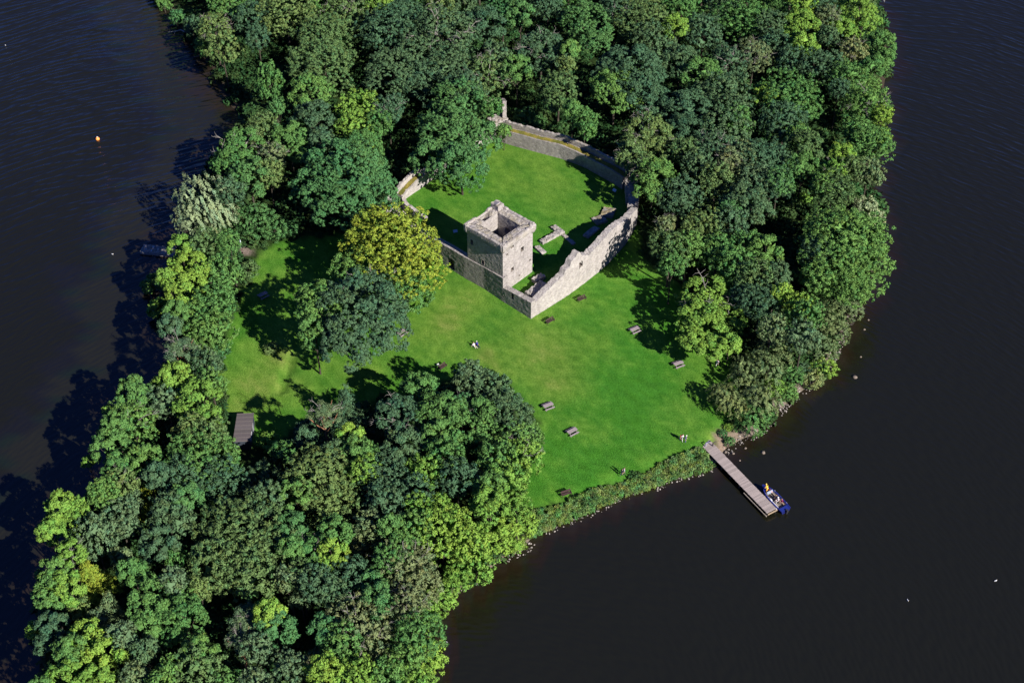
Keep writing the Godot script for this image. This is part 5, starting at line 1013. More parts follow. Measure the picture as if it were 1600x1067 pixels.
# pts: [x, z, top height]; the wall stands between the line and a line «thick» to its inner side (left of travel when inner is +1)
func masonry_wall(pts: Array, base: float, thick: float, inner: float, rag: float, pale: float, lichen: float, holes := [], openings := []) -> ArrayMesh:
	var line := path_points(pts, 0.3)
	var n := line.size()
	var off := []
	var dist := [0.0]
	for i in n:
		var a: Vector2 = line[maxi(i - 2, 0)][0]
		var c: Vector2 = line[mini(i + 2, n - 1)][0]
		var d := (c - a).normalized()
		off.append(Vector2(d.y, -d.x) * inner)
		if i > 0:
			dist.append(dist[i - 1] + (line[i][0] as Vector2).distance_to(line[i - 1][0]))
	var tops := []
	for i in n:
		var p: Vector2 = line[i][0]
		tops.append(float(line[i][1]) + rag * (noise_fine.get_noise_2d(p.x * 1.7, p.y * 1.7) + 0.8 * noise_fine.get_noise_2d(p.x * 5.0, p.y * 5.0)))
	var rows := 26
	var place := func(i: int, v: float, t: float) -> Vector3:
		# v 0..1 up the wall, t 0 outer .. 1 inner
		var p: Vector2 = line[i][0]
		var o: Vector2 = off[i]
		var y := lerpf(base, tops[i], v)
		var rough := 0.06 * noise_fine.get_noise_3d(p.x * 3.0, y * 3.0, p.y * 3.0 + t * 9.0)
		var q := p + o * (thick * t + rough * (1.0 if t < 0.5 else -1.0))
		return Vector3(q.x, y, q.y)
	var b := Buf.new()
	var sgn := inner
	var gaps := {}
	for hole in holes:
		var i0 := n
		var i1 := 0
		for i in n - 1:
			if absf((dist[i] + dist[i + 1]) * 0.5 - hole[0]) < hole[2] * 0.5 + 0.05:
				i0 = mini(i0, i)
				i1 = maxi(i1, i + 1)
				for j in rows:
					var yy := lerpf(base, tops[i], (j + 0.5) / rows)
					if absf(yy - hole[1]) < hole[3] * 0.5:
						gaps[Vector2i(i, j)] = true
		if i0 >= i1:
			continue
		var f := []
		var bk := []
		for e in [[i0, -1.0], [i1, -1.0], [i1, 1.0], [i0, 1.0]]:
			var p: Vector2 = line[e[0]][0]
			var o: Vector2 = off[e[0]]
			var yy: float = hole[1] + e[1] * (hole[3] * 0.5 + 0.18)
			f.append(Vector3(p.x + o.x * 0.02, yy, p.y + o.y * 0.02))
			bk.append(Vector3(p.x + o.x * thick * 0.8, yy, p.y + o.y * thick * 0.8))
		var mid: Vector3 = (f[0] + f[2] + bk[0] + bk[2]) * 0.25
		var hb := Buf.new()
		for k in 4:
			var k2 := (k + 1) % 4
			hb.quad(f[k], f[k2], bk[k2], bk[k], mid - (f[k] + bk[k2]) * 0.5, Color(0.3, 0.28, 0.26))
		hb.quad(bk[0], bk[1], bk[2], bk[3], mid - bk[0], Color(0.22, 0.2, 0.19))  # lining and closed back tinted darker, deepening the shade in the opening
		openings.append(hb.mesh(mats.stone))
	lattice(b, n - 1, rows, func(i, j): return place.call(i if sgn > 0 else n - 1 - i, float(j) / rows, 0.0), pale, lichen * 0.25, gaps)
	lattice(b, n - 1, rows, func(i, j): return place.call(n - 1 - i if sgn > 0 else i, float(j) / rows, 1.0), pale, lichen * 0.25)
	var lat := func(i: int, j: int) -> Vector3:
		var t := j / 5.0
		var p: Vector3 = place.call(i, 1.0, 0.0).lerp(place.call(i, 1.0, 1.0), t)
		if j > 0 and j < 5:
			p.y += rag * 0.8 * noise_fine.get_noise_3d(p.x * 5.0, 7.0, p.z * 5.0)
		return p
	lattice(b, n - 1, 5, func(i, j): return lat.call(i if sgn > 0 else n - 1 - i, j), pale * 1.02, lichen)
	for e in [0, n - 1]:
		var flip: bool = (e == 0) == (sgn > 0)
		lattice(b, 4, rows, func(i, j):
			var t: float = i / 4.0
			if flip:
				t = 1.0 - t
			return place.call(e, float(j) / rows, 0.0).lerp(place.call(e, float(j) / rows, 1.0), t), pale, 0.0)
	return b.mesh(mats.stone)


func strip_on_top(pts: Array, from_t: float, to_t: float, inner: float, lift: float, mat: Material, tint: Color, bump: float) -> ArrayMesh:
	# a turf strip lying along a wall head
	var line := path_points(pts, 0.35)
	var b := Buf.new()
	var n := line.size()
	var m := 4
	for i in n:
		var a: Vector2 = line[maxi(i - 2, 0)][0]
		var c: Vector2 = line[mini(i + 2, n - 1)][0]
		var d := (c - a).normalized()
		var o := Vector2(d.y, -d.x) * inner
		for k in m + 1:
			var t := lerpf(from_t, to_t, float(k) / m)
			var p: Vector2 = (line[i][0] as Vector2) + o * t
			var e := -0.14 if k == 0 or k == m else 0.0
			b.v.append(Vector3(p.x, float(line[i][1]) + lift + e + bump * noise_fine.get_noise_2d(p.x * 3.0, p.y * 3.0), p.y))
			b.n.append(Vector3.UP)
			var f := 1.0 + 0.5 * noise_fine.get_noise_2d(p.x * 1.6, p.y * 1.6)
			b.c.append(Color(tint.r * f, tint.g * f, tint.b * f).lerp(Color(0.1, 0.14, 0.03), clampf(0.3 + noise_mid.get_noise_2d(p.x * 4.0, p.y * 4.0), 0.0, 0.7)))
	for i in n - 1:
		for k in m:
			var q := i * (m + 1) + k
			b.grid_tri(q, q + 1, q + m + 2)
			b.grid_tri(q, q + m + 2, q + m + 1)
	return b.mesh(mat)


func rubble_block(sx: float, sy: float, sz: float, seed_: int, pale: float, lichen: float) -> ArrayMesh:
	# a squat broken piece of wall, rounded and uneven
	var b := Buf.new()
	var nx := maxi(3, int(sx / 0.25))
	var nz := maxi(3, int(sz / 0.25))
	var ofs := Vector3(seed_ * 3.7, seed_ * 1.3, 0)
	var at := func(u: float, v: float, w: float) -> Vector3:
		var p := Vector3((u - 0.5) * sx, v * sy, (w - 0.5) * sz)
		p += 0.16 * Vector3(noise_fine.get_noise_3dv(p * 3.0 + ofs), noise_fine.get_noise_3dv(p * 3.0 + ofs + Vector3(9, 0, 0)), noise_fine.get_noise_3dv(p * 3.0 + ofs + Vector3(0, 9, 0)))
		p.y += (0.22 * noise_fine.get_noise_2d(p.x * 4.0 + seed_ * 5.0, p.z * 4.0)) * v
		return p
	lattice(b, nx, nz, func(i, j): return at.call(float(i) / nx, 1.0, 1.0 - float(j) / nz), pale, lichen)
	lattice(b, nx, 3, func(i, j): return at.call(float(i) / nx, j / 3.0, 1.0), pale, 0.1)
	lattice(b, nx, 3, func(i, j): return at.call(1.0 - float(i) / nx, j / 3.0, 0.0), pale, 0.1)
	lattice(b, nz, 3, func(i, j): return at.call(1.0, j / 3.0, 1.0 - float(i) / nz), pale, 0.1)
	lattice(b, nz, 3, func(i, j): return at.call(0.0, j / 3.0, float(i) / nz), pale, 0.1)
	return b.mesh(mats.stone)


# tower: local frame, x along the river front (A to B), z from B side to C side (negative = back)
func tower() -> void:
	var t := thing("tower_house", "roofless square stone tower house standing at the wall corner, hollow inside", "tower", TOWER_AT, TOWER_TURN)
	var hx := TOWER_SX * 0.5
	var hz := TOWER_SZ * 0.5
	var top := TOWER_TOP - COURT
	var walls := Buf.new()
	var sides := [
		{"o": Vector3(-hx, 0, hz), "u": Vector3(1, 0, 0), "n": Vector3(0, 0, 1), "w": hx * 2.0, "holes": HOLES_FRONT},
		{"o": Vector3(hx, 0, hz), "u": Vector3(0, 0, -1), "n": Vector3(1, 0, 0), "w": hz * 2.0, "holes": HOLES_SIDE},
		{"o": Vector3(hx, 0, -hz), "u": Vector3(-1, 0, 0), "n": Vector3(0, 0, -1), "w": hx * 2.0, "holes": []},
		{"o": Vector3(-hx, 0, -hz), "u": Vector3(0, 0, 1), "n": Vector3(-1, 0, 0), "w": hz * 2.0, "holes": []},
	]
	var y0 := -1.6
	var ts := 1.75
	for s in sides:
		var nu := int(s.w / 0.19)
		var nv := int((top - y0) / 0.19)
		var gaps := {}
		for h in s.holes:
			var i0 := int(round((h[0] - h[2] * 0.5) / s.w * nu))
			var i1 := maxi(i0 + 2, int(round((h[0] + h[2] * 0.5) / s.w * nu)))
			var j0 := int(round((h[1] - h[3] * 0.5 - y0) / (top - y0) * nv))
			var j1 := maxi(j0 + 2, int(round((h[1] + h[3] * 0.5 - y0) / (top - y0) * nv)))
			for jj in range(j0, j1):
				for ii in range(i0, i1):
					gaps[Vector2i(ii, jj)] = true
			# a deep embrasure behind each opening
			var eb := Buf.new()
			var xa: float = s.w * i0 / nu
			var xb: float = s.w * i1 / nu
			var ya := lerpf(y0, top, float(j0) / nv)
			var yb := lerpf(y0, top, float(j1) / nv)
			var f := [s.o + s.u * xa + Vector3(0, ya, 0), s.o + s.u * xb + Vector3(0, ya, 0), s.o + s.u * xb + Vector3(0, yb, 0), s.o + s.u * xa + Vector3(0, yb, 0)]
			var bk := []
			var mid: Vector3 = (f[0] + f[2]) * 0.5
			for q in f:
				bk.append(q - s.n * 1.55)
			var sc := Color(0.3, 0.28, 0.26)  # darker than the wall face: shade painted into the recess
			for k in 4:
				var k2 := (k + 1) % 4
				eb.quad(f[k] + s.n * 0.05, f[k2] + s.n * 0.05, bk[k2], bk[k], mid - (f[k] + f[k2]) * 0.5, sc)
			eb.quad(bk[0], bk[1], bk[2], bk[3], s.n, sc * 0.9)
			part("window_opening", eb.mesh(mats.stone), t)
		lattice(walls, nu, nv, func(i, j):
			var a: float = s.w * i / nu
			var y: float = lerpf(y0, top, float(j) / nv)
			var p: Vector3 = s.o + s.u * a + Vector3(0, y, 0)
			var q: float = 0.045 * noise_fine.get_noise_3dv(p * 3.5 + Vector3(3, 1, 2))
			if i == 0 or i == nu:
				q = 0.0
			return p + s.n * q, 1.0, 0.0, gaps)
	part("outer_wall", walls.mesh(mats.stone), t)
	# inner faces
	var inn := Buf.new()
	var yf := top - 8.5
	for s in sides:
		var w: float = s.w - ts * 2.0
		var nu := int(w / 0.3)
		var nv := int((top - yf) / 0.3)
		var holes := []
		if s.n.x < -0.5:
			holes = [[3.6, top - 3.4, 0.7, 1.9], [1.2, top - 5.2, 0.5, 0.9]]
		if s.n.z < -0.5:
			holes = [[3.4, top - 3.6, 0.8, 1.2]]
		lattice(inn, nu, nv, func(i, j):
			var a: float = ts + w * (1.0 - float(i) / nu)
			var y: float = lerpf(yf, top - 0.2, float(j) / nv)
			var p: Vector3 = s.o + s.u * a - s.n * ts + Vector3(0, y, 0)
			var q: float = 0.08 * noise_fine.get_noise_3dv(p * 3.0)
			for h in holes:
				if absf(a - ts - h[0]) < h[2] * 0.5 and absf(y - h[1]) < h[3] * 0.5:
					q = 0.9
			return p + s.n * q, 0.95, 0.0)
	part("inner_wall", inn.mesh(mats.stone), t)
	var fl := Buf.new()
	lattice(fl, 20, 20, func(i, j): return Vector3(lerpf(-hx + ts - 0.3, hx - ts + 0.3, i / 20.0), yf + 0.15 + 0.12 * noise_fine.get_noise_2d(i * 3.0, j * 3.0), lerpf(hz - ts + 0.3, -hz + ts - 0.3, j / 20.0)), 0.7, 0.3)
	part("floor_rubble", fl.mesh(mats.stone), t)
	# wall head: rough flat rubble between the inner edge and the parapet
	var head := Buf.new()
	for s in sides:
		var nu := int(s.w / 0.25)
		lattice(head, nu, 6, func(i, j):
			var f: float = float(i) / nu
			var r: float = j / 6.0
			var outer: Vector3 = s.o + s.u * (s.w * f) + s.n * 0.18
			var inner: Vector3 = s.o + s.u * (ts + (s.w - ts * 2.0) * f) - s.n * ts
			var p := outer.lerp(inner, r)
			p.y = top - 0.12 + 0.24 * noise_fine.get_noise_2d(p.x * 3.2 + 5.0, p.z * 3.2) - (0.2 if j == 6 else 0.0)
			if s.n.x < -0.5:
				p.y -= 1.5 * exp(-pow((s.w * f - 4.4) / 1.0, 2.0))
			return p, 1.0, 0.55)
	part("wall_head", head.mesh(mats.stone), t)
	# overhanging parapet on its corbel course
	for s in sides:
		var pb := Buf.new()
		var nu := int((s.w + 0.9) / 0.22)
		var prof := [[-0.15, -1.7], [0.2, -1.5], [0.46, -1.3], [0.48, -0.8], [0.47, -0.3], [0.46, 0.0], [0.4, 0.1], [0.1, 0.12], [-0.2, 0.08], [-0.24, -0.5]]
		var np := prof.size() - 1
		lattice(pb, nu, np, func(i, j):
			var a: float = lerpf(-0.45, s.w + 0.45, float(i) / nu)
			var e: Array = prof[j]
			var p: Vector3 = s.o + s.u * a + s.n * float(e[0])
			var rag: float = 0.45 * noise_fine.get_noise_2d(a * 1.2 + s.n.x * 30.0, s.n.z * 30.0) + 0.3 * noise_fine.get_noise_2d(a * 6.0 + s.n.x * 30.0, s.n.z * 20.0)
			var y: float = top + float(e[1])
			if e[1] > -0.4:
				y += rag * 0.45
				if s.n.x < -0.5:
					y -= 1.7 * exp(-pow((a - 4.4) / 1.0, 2.0))
				if s.n.x > 0.5:
					y -= 0.18
			p.y = y
			p += s.n * (0.05 * noise_fine.get_noise_3dv(p * 4.0))
			return p, 1.0, 0.3)
		part("parapet", pb.mesh(mats.stone), t)
	# open rounds at three corners
	var corners := [Vector3(-hx, 0, hz), Vector3(hx, 0, hz), Vector3(hx, 0, -hz)]
	for ci in 3:
		var cc: Vector3 = corners[ci]
		var rb := Buf.new()
		var prof := [[0.1, -2.2], [0.4, -1.8], [0.62, -1.45], [0.66, -0.8], [0.64, -0.1], [0.58, 0.1], [0.35, 0.14], [0.0, 0.06]]
		lattice(rb, 20, prof.size() - 1, func(i, j):
			var a: float = -TAU * i / 20.0
			var e: Array = prof[j]
			var p: Vector3 = cc * Vector3(0.98, 0, 0.98) + Vector3(cos(a), 0, sin(a)) * float(e[0])
			p.y = top + float(e[1]) + (0.2 * noise_fine.get_noise_3d(cos(a) * 2.0 + ci * 7.0, sin(a) * 2.0, 3.0) if e[1] > -0.2 else 0.0)
			return p, 1.0, 0.3)
		part("corner_round", rb.mesh(mats.stone), t)
	# the broken cap-house over the stair at the far corner
	var cap := part("cap_house", rubble_block(2.0, 1.5, 1.7, 4, 1.0, 0.5), t)
	cap.position = Vector3(-hx + 0.75, top - 0.55, -hz + 0.7)
	var slab := Buf.new()
	slab.box(Transform3D(Basis(Vector3(0, 0, 1), 0.35), Vector3(-hx + 0.6, top + 1.05, -hz + 1.0)), Vector3(1.5, 0.14, 1.0), Color(0.42, 0.41, 0.42))
	part("roof_slab", slab.mesh(mats.stone), t)


func castle() -> void:
	tower()
	for w in WALLS:
		var o := thing("curtain_wall", w.label, "wall", Vector3.ZERO, 0.0, "curtain walls round the castle lawn")
		var openings := []
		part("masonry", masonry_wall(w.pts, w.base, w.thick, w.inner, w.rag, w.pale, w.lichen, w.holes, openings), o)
		for q in openings:
			part("wall_opening", q, o)
		if w.has("parapet"):
			var hi := []
			for p in w.pts:
				hi.append([p[0], p[1], p[2] + w.parapet])
			part("parapet", masonry_wall(hi, w.pbase, 0.62, w.inner, 0.25, w.pale, 0.35), o)
		if w.has("turf"):
			part("turf_strip", strip_on_top(w.pts, 0.75, w.thick - 0.35, w.inner, 0.16, mats.ground, Color(0.33, 0.265, 0.065), 0.12), o)
	for r in RUINS:
		var o := thing("ruined_wall", r.label, "ruin", Vector3(r.x, r.y, r.z), r.turn, "low ruined walls on the castle lawn")
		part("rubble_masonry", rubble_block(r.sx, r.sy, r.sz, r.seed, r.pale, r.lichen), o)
	for p in PANELS:
		var o := thing("information_panel", p.label, "sign", Vector3(p.x, COURT, p.z), p.turn)
		var b := Buf.new()
		b.box(Transform3D(Basis(Vector3(1, 0, 0), 0.75), Vector3(0, 0.85, 0)), Vector3(0.9, 0.06, 0.6), Color(0.5, 0.54, 0.6))
		part("panel", b.mesh(mats.tinted), o)
		for s in [-0.4, 0.4]:
			var l := Buf.new()
			l.bar(Vector3(s, -0.2, 0), Vector3(s, 0.82, 0), 0.07, 0.07, Color(0.12, 0.11, 0.1))
			part("post", l.mesh(mats.tinted), o)


# ---------------------------------------------------------------- trees
func leaf(b: Buf, p: Vector3, nrm: Vector3, s: float, asp: float, shade_n: Vector3, col: Color) -> void:
	if nrm.dot(shade_n) < 0.0:
		nrm = -nrm
	var t := nrm.cross(Vector3(rng.randf() - 0.5, rng.randf() - 0.5, rng.randf() - 0.5)).normalized()
	var w := nrm.cross(t)
	b.v.append(p + t * s)
	b.v.append(p - t * s * 0.5 - w * s * asp)
	b.v.append(p - t * s * 0.5 + w * s * asp)
	for k in 3:
		b.n.append(shade_n)
		b.c.append(col)


func rand_dir() -> Vector3:
	var z := rng.randf_range(-1.0, 1.0)
	var a := rng.randf() * TAU
	var r := sqrt(1.0 - z * z)
	return Vector3(r * cos(a), z, r * sin(a))


func puff(b: Buf, c: Vector3, out: Vector3, pr: float, squash: float, count: int, size: float, asp: float, tint: Color) -> void:
	for k in count:
		var d := (rand_dir() + out * 0.55).normalized()
		var p := c + Vector3(d.x, d.y * squash, d.z) * pr * (0.45 + 0.75 * rng.randf())
		var face := (d + rand_dir() * 1.0).normalized()
		var sn := (d * 0.5 + out * 0.3 + face * 0.8).normalized()
		var f := rng.randf_range(0.72, 1.32)
		leaf(b, p, face, size * rng.randf_range(0.7, 1.25), asp, sn, Color(tint.r * f, tint.g * f, tint.b * f))


func puff_tint(spread: float) -> Color:
	var k := 1.0 + spread * rng.randf_range(-1.0, 1.0)
	var w := spread * rng.randf_range(-1.1, 1.1)
	return Color(k * (1.0 + w), k, k * (1.0 - w * 0.7))


func fib_dirs(n: int, ymin: float) -> Array:
	var out := []
	for i in n:
		var y := lerpf(1.0, ymin, (i + 0.5) / n)
		var a := i * 2.399963 + rng.randf_range(-0.35, 0.35)
		var d := Vector3(sqrt(maxf(0.0, 1.0 - y * y)) * cos(a), y + rng.randf_range(-0.08, 0.08), sqrt(maxf(0.0, 1.0 - y * y)) * sin(a))
		out.append(d.normalized())
	return out


func crown_mesh(type: String, r: float, seed_: int) -> Buf:
	rng.seed = seed_ * 7919 + int(r * 100.0)
	var b := Buf.new()
	var so := Vector3(seed_ * 13.1, seed_ * 5.7, 0)
	match type:
		"A":  # broad dome of close small clumps
			var n := int(7.5 * r * r) + 12
			for d in fib_dirs(n, -0.5):
				var lobe := noise_big.get_noise_3dv(d * 55.0 + so) * 0.42 + noise_big.get_noise_3dv(d * 130.0 + so) * 0.2
				var pr := rng.randf_range(0.28, 0.62)
				var c: Vector3 = d * (r * (1.0 + lobe + rng.randf_range(-0.13, 0.05)) - pr)
				puff(b, c, d, pr, 0.8, 31, 0.205, 0.62, puff_tint(0.22))
			for k in n / 2:
				leaf(b, rand_dir() * r * rng.randf_range(0.35, 0.72), rand_dir(), 0.9, 0.7, rand_dir(), Color.WHITE)
		"B":  # sycamore: rounded limbs of foliage with dark gaps between
			var lobes := int(8.0 + r * 2.0)
			var per := int(6.5 * r * r / lobes) + 5
			for d in fib_dirs(lobes, -0.35):
				var lr := r * rng.randf_range(0.22, 0.44)
				var lc: Vector3 = d * (r * rng.randf_range(0.92, 1.08) - lr)
				var lt := puff_tint(0.13)
				for e in fib_dirs(per + 4, -0.4):
					var dd: Vector3 = (e + d * 0.9 + Vector3(0, 0.25, 0)).normalized()
					var pr := rng.randf_range(0.26, 0.52)
					var tt := puff_tint(0.15)
					puff(b, lc + dd * maxf(0.15, lr * (1.0 + 0.5 * noise_mid.get_noise_3dv(dd * 9.0 + lc * 5.0) + rng.randf_range(-0.2, 0.1)) - pr * 0.4), dd, pr, 0.8, 31, 0.205, 0.62, Color(lt.r * tt.r, lt.g * tt.g, lt.b * tt.b))
			for k in int(r * r * 1.2):
				leaf(b, rand_dir() * r * rng.randf_range(0.2, 0.6), rand_dir(), 0.9, 0.7, rand_dir(), Color.WHITE)
		"C":  # low bush, close and rounded
			var n := int(6.0 * r * r) + 14
			for d in fib_dirs(n, -0.55):
				var lobe := noise_big.get_noise_3dv(d * 75.0 + so) * 0.35
				var pr := rng.randf_range(0.32, 0.55)
				puff(b, d * (r * (1.0 + lobe) - pr), d, pr, 0.8, 34, 0.18, 0.55, puff_tint(0.16))
			for k in n / 2:
				leaf(b, rand_dir() * r * rng.randf_range(0.3, 0.75), rand_dir(), 0.7, 0.7, rand_dir(), Color.WHITE)
		"W":  # willow: narrow leaves hanging in tresses
			var n := int(7.0 * r * r) + 14
			for d in fib_dirs(n, -0.45):
				var lobe := noise_big.get_noise_3dv(d * 70.0 + so) * 0.5
				var c: Vector3 = d * r * (0.95 + lobe)
				var tint := puff_tint(0.2)
				var len := rng.randf_range(0.6, 1.3)
				for k in 26:
					var f := rng.randf()
					var p: Vector3 = c + rand_dir() * 0.24 + (d * Vector3(0.5, 0, 0.5) + Vector3(0, -0.8, 0)) * len * f
					var face: Vector3 = (d + rand_dir() * 0.9).normalized()
					var g := rng.randf_range(0.8, 1.25)
					leaf(b, p, face, 0.26, 0.34, (d * 0.7 + face * 0.5).normalized(), Color(tint.r * g, tint.g * g, tint.b * g))
			for k in n / 2:
				leaf(b, rand_dir() * r * rng.randf_range(0.3, 0.75), rand_dir(), 0.7, 0.6, rand_dir(), Color.WHITE)
		"P":  # pine: flat plates of needles with sky between
			for k in int(9 + r * 5.0):
				var a := rng.randf() * TAU
				var f := sqrt(rng.randf())
				var c := Vector3(cos(a) * f * r * 0.85, (1.0 - f * f) * r * 0.55 + rng.randf_range(-0.25, 0.1) * r, sin(a) * f * r * 0.85)
				var tint := puff_tint(0.18)
				for e in 5:
					var cc := c + Vector3(rng.randf_range(-0.7, 0.7), rng.randf_range(-0.2, 0.25), rng.randf_range(-0.7, 0.7))
					puff(b, cc, Vector3(c.x * 0.3, 1, c.z * 0.3).normalized(), 0.55, 0.5, 48, 0.2, 0.35, tint)
		"K":  # pointed conifer in tiers
			var tiers := 9
			for k in tiers:
				var f := float(k) / (tiers - 1)
				var rr := r * (1.0 - f) * 1.0 + 0.25
				var cnt := int(rr * 6.0) + 2
				for e in cnt:
					var a := TAU * e / cnt + rng.randf() * 0.5
					var reach := rr * rng.randf_range(0.75, 1.1)
					var tint := puff_tint(0.2)
					for g in int(reach / 0.5) + 1:
						var q := reach - g * 0.5
						var c := Vector3(cos(a) * q, lerpf(-r * 1.0, r * 1.25, f) - q * 0.12, sin(a) * q)
						puff(b, c, Vector3(cos(a) * 0.5, 0.8, sin(a) * 0.5).normalized(), 0.42, 0.6, 26, 0.19, 0.4, tint)
	return b


func trunk_mesh(seed_: int, pale: Color, limbs: int) -> ArrayMesh:
	# one unit of height up to the crown's middle; limbs fan out into it
	rng.seed = seed_ * 31 + 5
	var b := Buf.new()
	var lean := Vector3(rng.randf_range(-0.05, 0.05), 0, rng.randf_range(-0.05, 0.05))
	b.tube([Vector3(0, -0.06, 0), Vector3(0, 0.05, 0) + lean * 0.1, Vector3(0, 0.45, 0) + lean * 0.6, Vector3(0, 1.0, 0) + lean], [0.045, 0.033, 0.026, 0.012], 8, pale)
	for k in limbs:
		var a := TAU * k / limbs + rng.randf_range(-0.4, 0.4)
		var y := rng.randf_range(0.55, 0.9)
		var d := Vector3(cos(a), 0, sin(a))
		var p0 := Vector3(0, y, 0) + lean * y
		b.tube([p0, p0 + d * 0.13 + Vector3(0, 0.1, 0), p0 + d * 0.27 + Vector3(0, 0.26, 0)], [0.014, 0.009, 0.004], 5, pale)
	return b.mesh(mats.bark)


func bare_mesh(r: float, seed_: int) -> ArrayMesh:
	# dead pale limbs that stand out of the foliage
	rng.seed = seed_ * 97 + 3
	var b := Buf.new()
	var pale := Color(0.38, 0.355, 0.32)
	for k in 9:
		var d := rand_dir()
		d.y = absf(d.y) * 0.8 + 0.25
		d = d.normalized()
		var p0 := d * r * 0.35
		var p1 := d * r * 0.72 + rand_dir() * r * 0.1
		var p2 := d * r * rng.randf_range(0.98, 1.12) + rand_dir() * r * 0.14
		b.tube([p0, p1, p2], [0.07, 0.05, 0.02], 5, pale)
		for e in 5:
			var q: Vector3 = p1.lerp(p2, rng.randf())
			var g := (d + rand_dir() * 1.0).normalized()
			b.tube([q, q + g * r * 0.14, q + (g + rand_dir() * 0.4).normalized() * r * 0.24], [0.032, 0.022, 0.01], 4, pale)
	return b.mesh(mats.bark)


var crowns := {}
var crown_coloured := {}


func crown_for(type: String, r: float, variant: int, leafc: String) -> Array:
	var size := 2.0 if r < 2.5 else 3.3 if r < 4.1 else 5.2 if r < 6.2 else 7.4
	var key := "%s_%.1f_%d" % [type, size, variant]
	if not crowns.has(key):
		crowns[key] = crown_mesh(type, size, variant + 1 + type.unicode_at(0))
	if not crown_coloured.has(key):
		crown_coloured[key] = (crowns[key] as Buf).mesh(null)
	return [crown_coloured[key], size]


func woods() -> void:
	var trunks := {}
	for v in 3:
		trunks["dark%d" % v] = trunk_mesh(v, Color(0.10, 0.085, 0.07), 6)
	trunks.pine = trunk_mesh(9, Color(0.36, 0.19, 0.11), 8)
	var bare := [bare_mesh(4.0, 1), bare_mesh(4.0, 2)]
	var names := {"A": "broadleaf_tree", "B": "broadleaf_tree", "C": "shrub", "W": "willow_tree", "P": "pine_tree", "K": "conifer_tree"}
	var groups := {"A": "broadleaf trees of the island woods", "B": "broadleaf trees of the island woods", "C": "shrubs round the lawn and shore", "W": "willows by the water", "P": "pines of the island woods", "K": "conifers of the island woods"}
	var id := 0
	for t in TREES:
		id += 1
		# t: x, z, ground, type, colour, label, [crowns: dx, dz, height of the middle, radius, half height]
		var type: String = t[3]
		var o := thing(names[type], t[5], "shrub" if type == "C" else "tree", Vector3(t[0], t[2], t[1]), 0.0, groups[type])
		var tr := part("trunk", trunks.pine if type == "P" else trunks["dark%d" % (id % 3)], o)
		var hc: float = t[6][0][2]
		var tk := clampf(t[6][0][3] * 1.6, 3.0, 10.0)
		if type == "P":
			tk = hc * 0.75
		tr.scale = Vector3(tk, hc, tk)
		tr.rotation.y = id * 1.7
		var k := 0
		for c in t[6]:
			k += 1
			var got := crown_for(type, c[3], (id + k * 5) % 3, t[4])
			var cr := part("crown", got[0], o)
			cr.set_surface_override_material(0, mats["leaf_%s%d" % [t[4], (id / 2) % 3]])
			cr.position = Vector3(c[0], c[2], c[1])
			var s: float = c[3] / got[1]
			cr.scale = Vector3(s, c[4] / got[1], s)
			cr.rotation = Vector3(0.16 * sin(id * 3.1 + k), id * 2.3 + k * 1.1, 0.16 * cos(id * 1.7 + k))
		if t[7] > 0 or (id % 11 == 0 and type in ["A", "B"] and t[6][0][3] > 3.0):
			var bb := part("bare_branches", bare[id % 2], o)
			bb.position = Vector3(t[6][0][0], hc, t[6][0][1])
			bb.scale = Vector3.ONE * (t[6][0][3] / 4.0) * 1.02
			bb.rotation.y = id


func undergrowth() -> void:
	# brambles, ferns and saplings on the woodland floor
	var lib := Buf.new()
	rng.seed = 5150
	for d in fib_dirs(12, -0.1):
		puff(lib, d * 0.62, d, 0.4, 0.8, 14, 0.24, 0.5, puff_tint(0.2))
	var mm := MultiMesh.new()
	mm.transform_format = MultiMesh.TRANSFORM_3D
	mm.use_colors = true
	mm.mesh = lib.mesh(mats.leaf_U0)
	var spots := []
	rng.seed = 777
	var tries := 0
	while spots.size() < 5200 and tries < 60000:
		tries += 1
		var p := Vector2(rng.randf_range(-105, 105), rng.randf_range(-150, 96))
		var l := seg_dist(p, LAWN_EDGE)
		if l > 0.4 or seg_dist(p, SHORE) < 0.1 or seg_dist(p, COURTYARD) > -2.0 or p.distance_to(BEACH) < 4.0 or p.distance_to(PATH_END) < 2.4:
			continue
		if l < -3.0 and rng.randf() < 0.35:
			continue
		if p.distance_to(SHED_AT) < 5.5:
			continue
		spots.append(p)
	mm.instance_count = spots.size()
	for i in spots.size():
		var p: Vector2 = spots[i]
		var s := rng.randf_range(0.5, 1.5) + (rng.randf_range(0.0, 1.6) if seg_dist(p, LAWN_EDGE) < -3.0 else 0.0)
		mm.set_instance_transform(i, Transform3D(Basis(Vector3.UP, rng.randf() * TAU).scaled(Vector3(s, s * rng.randf_range(0.6, 1.1), s)), Vector3(p.x, ground_y(seg_dist(p, SHORE), p.x, p.y), p.y)))
		var g := rng.randf_range(0.7, 1.5)
		mm.set_instance_color(i, Color(g * rng.randf_range(0.8, 1.3), g, g))
	var o := MultiMeshInstance3D.new()
	o.multimesh = mm
	o.name = "undergrowth"
	add_child(o, true)
	kind(o, "stuff", "low green undergrowth on the woodland floor")


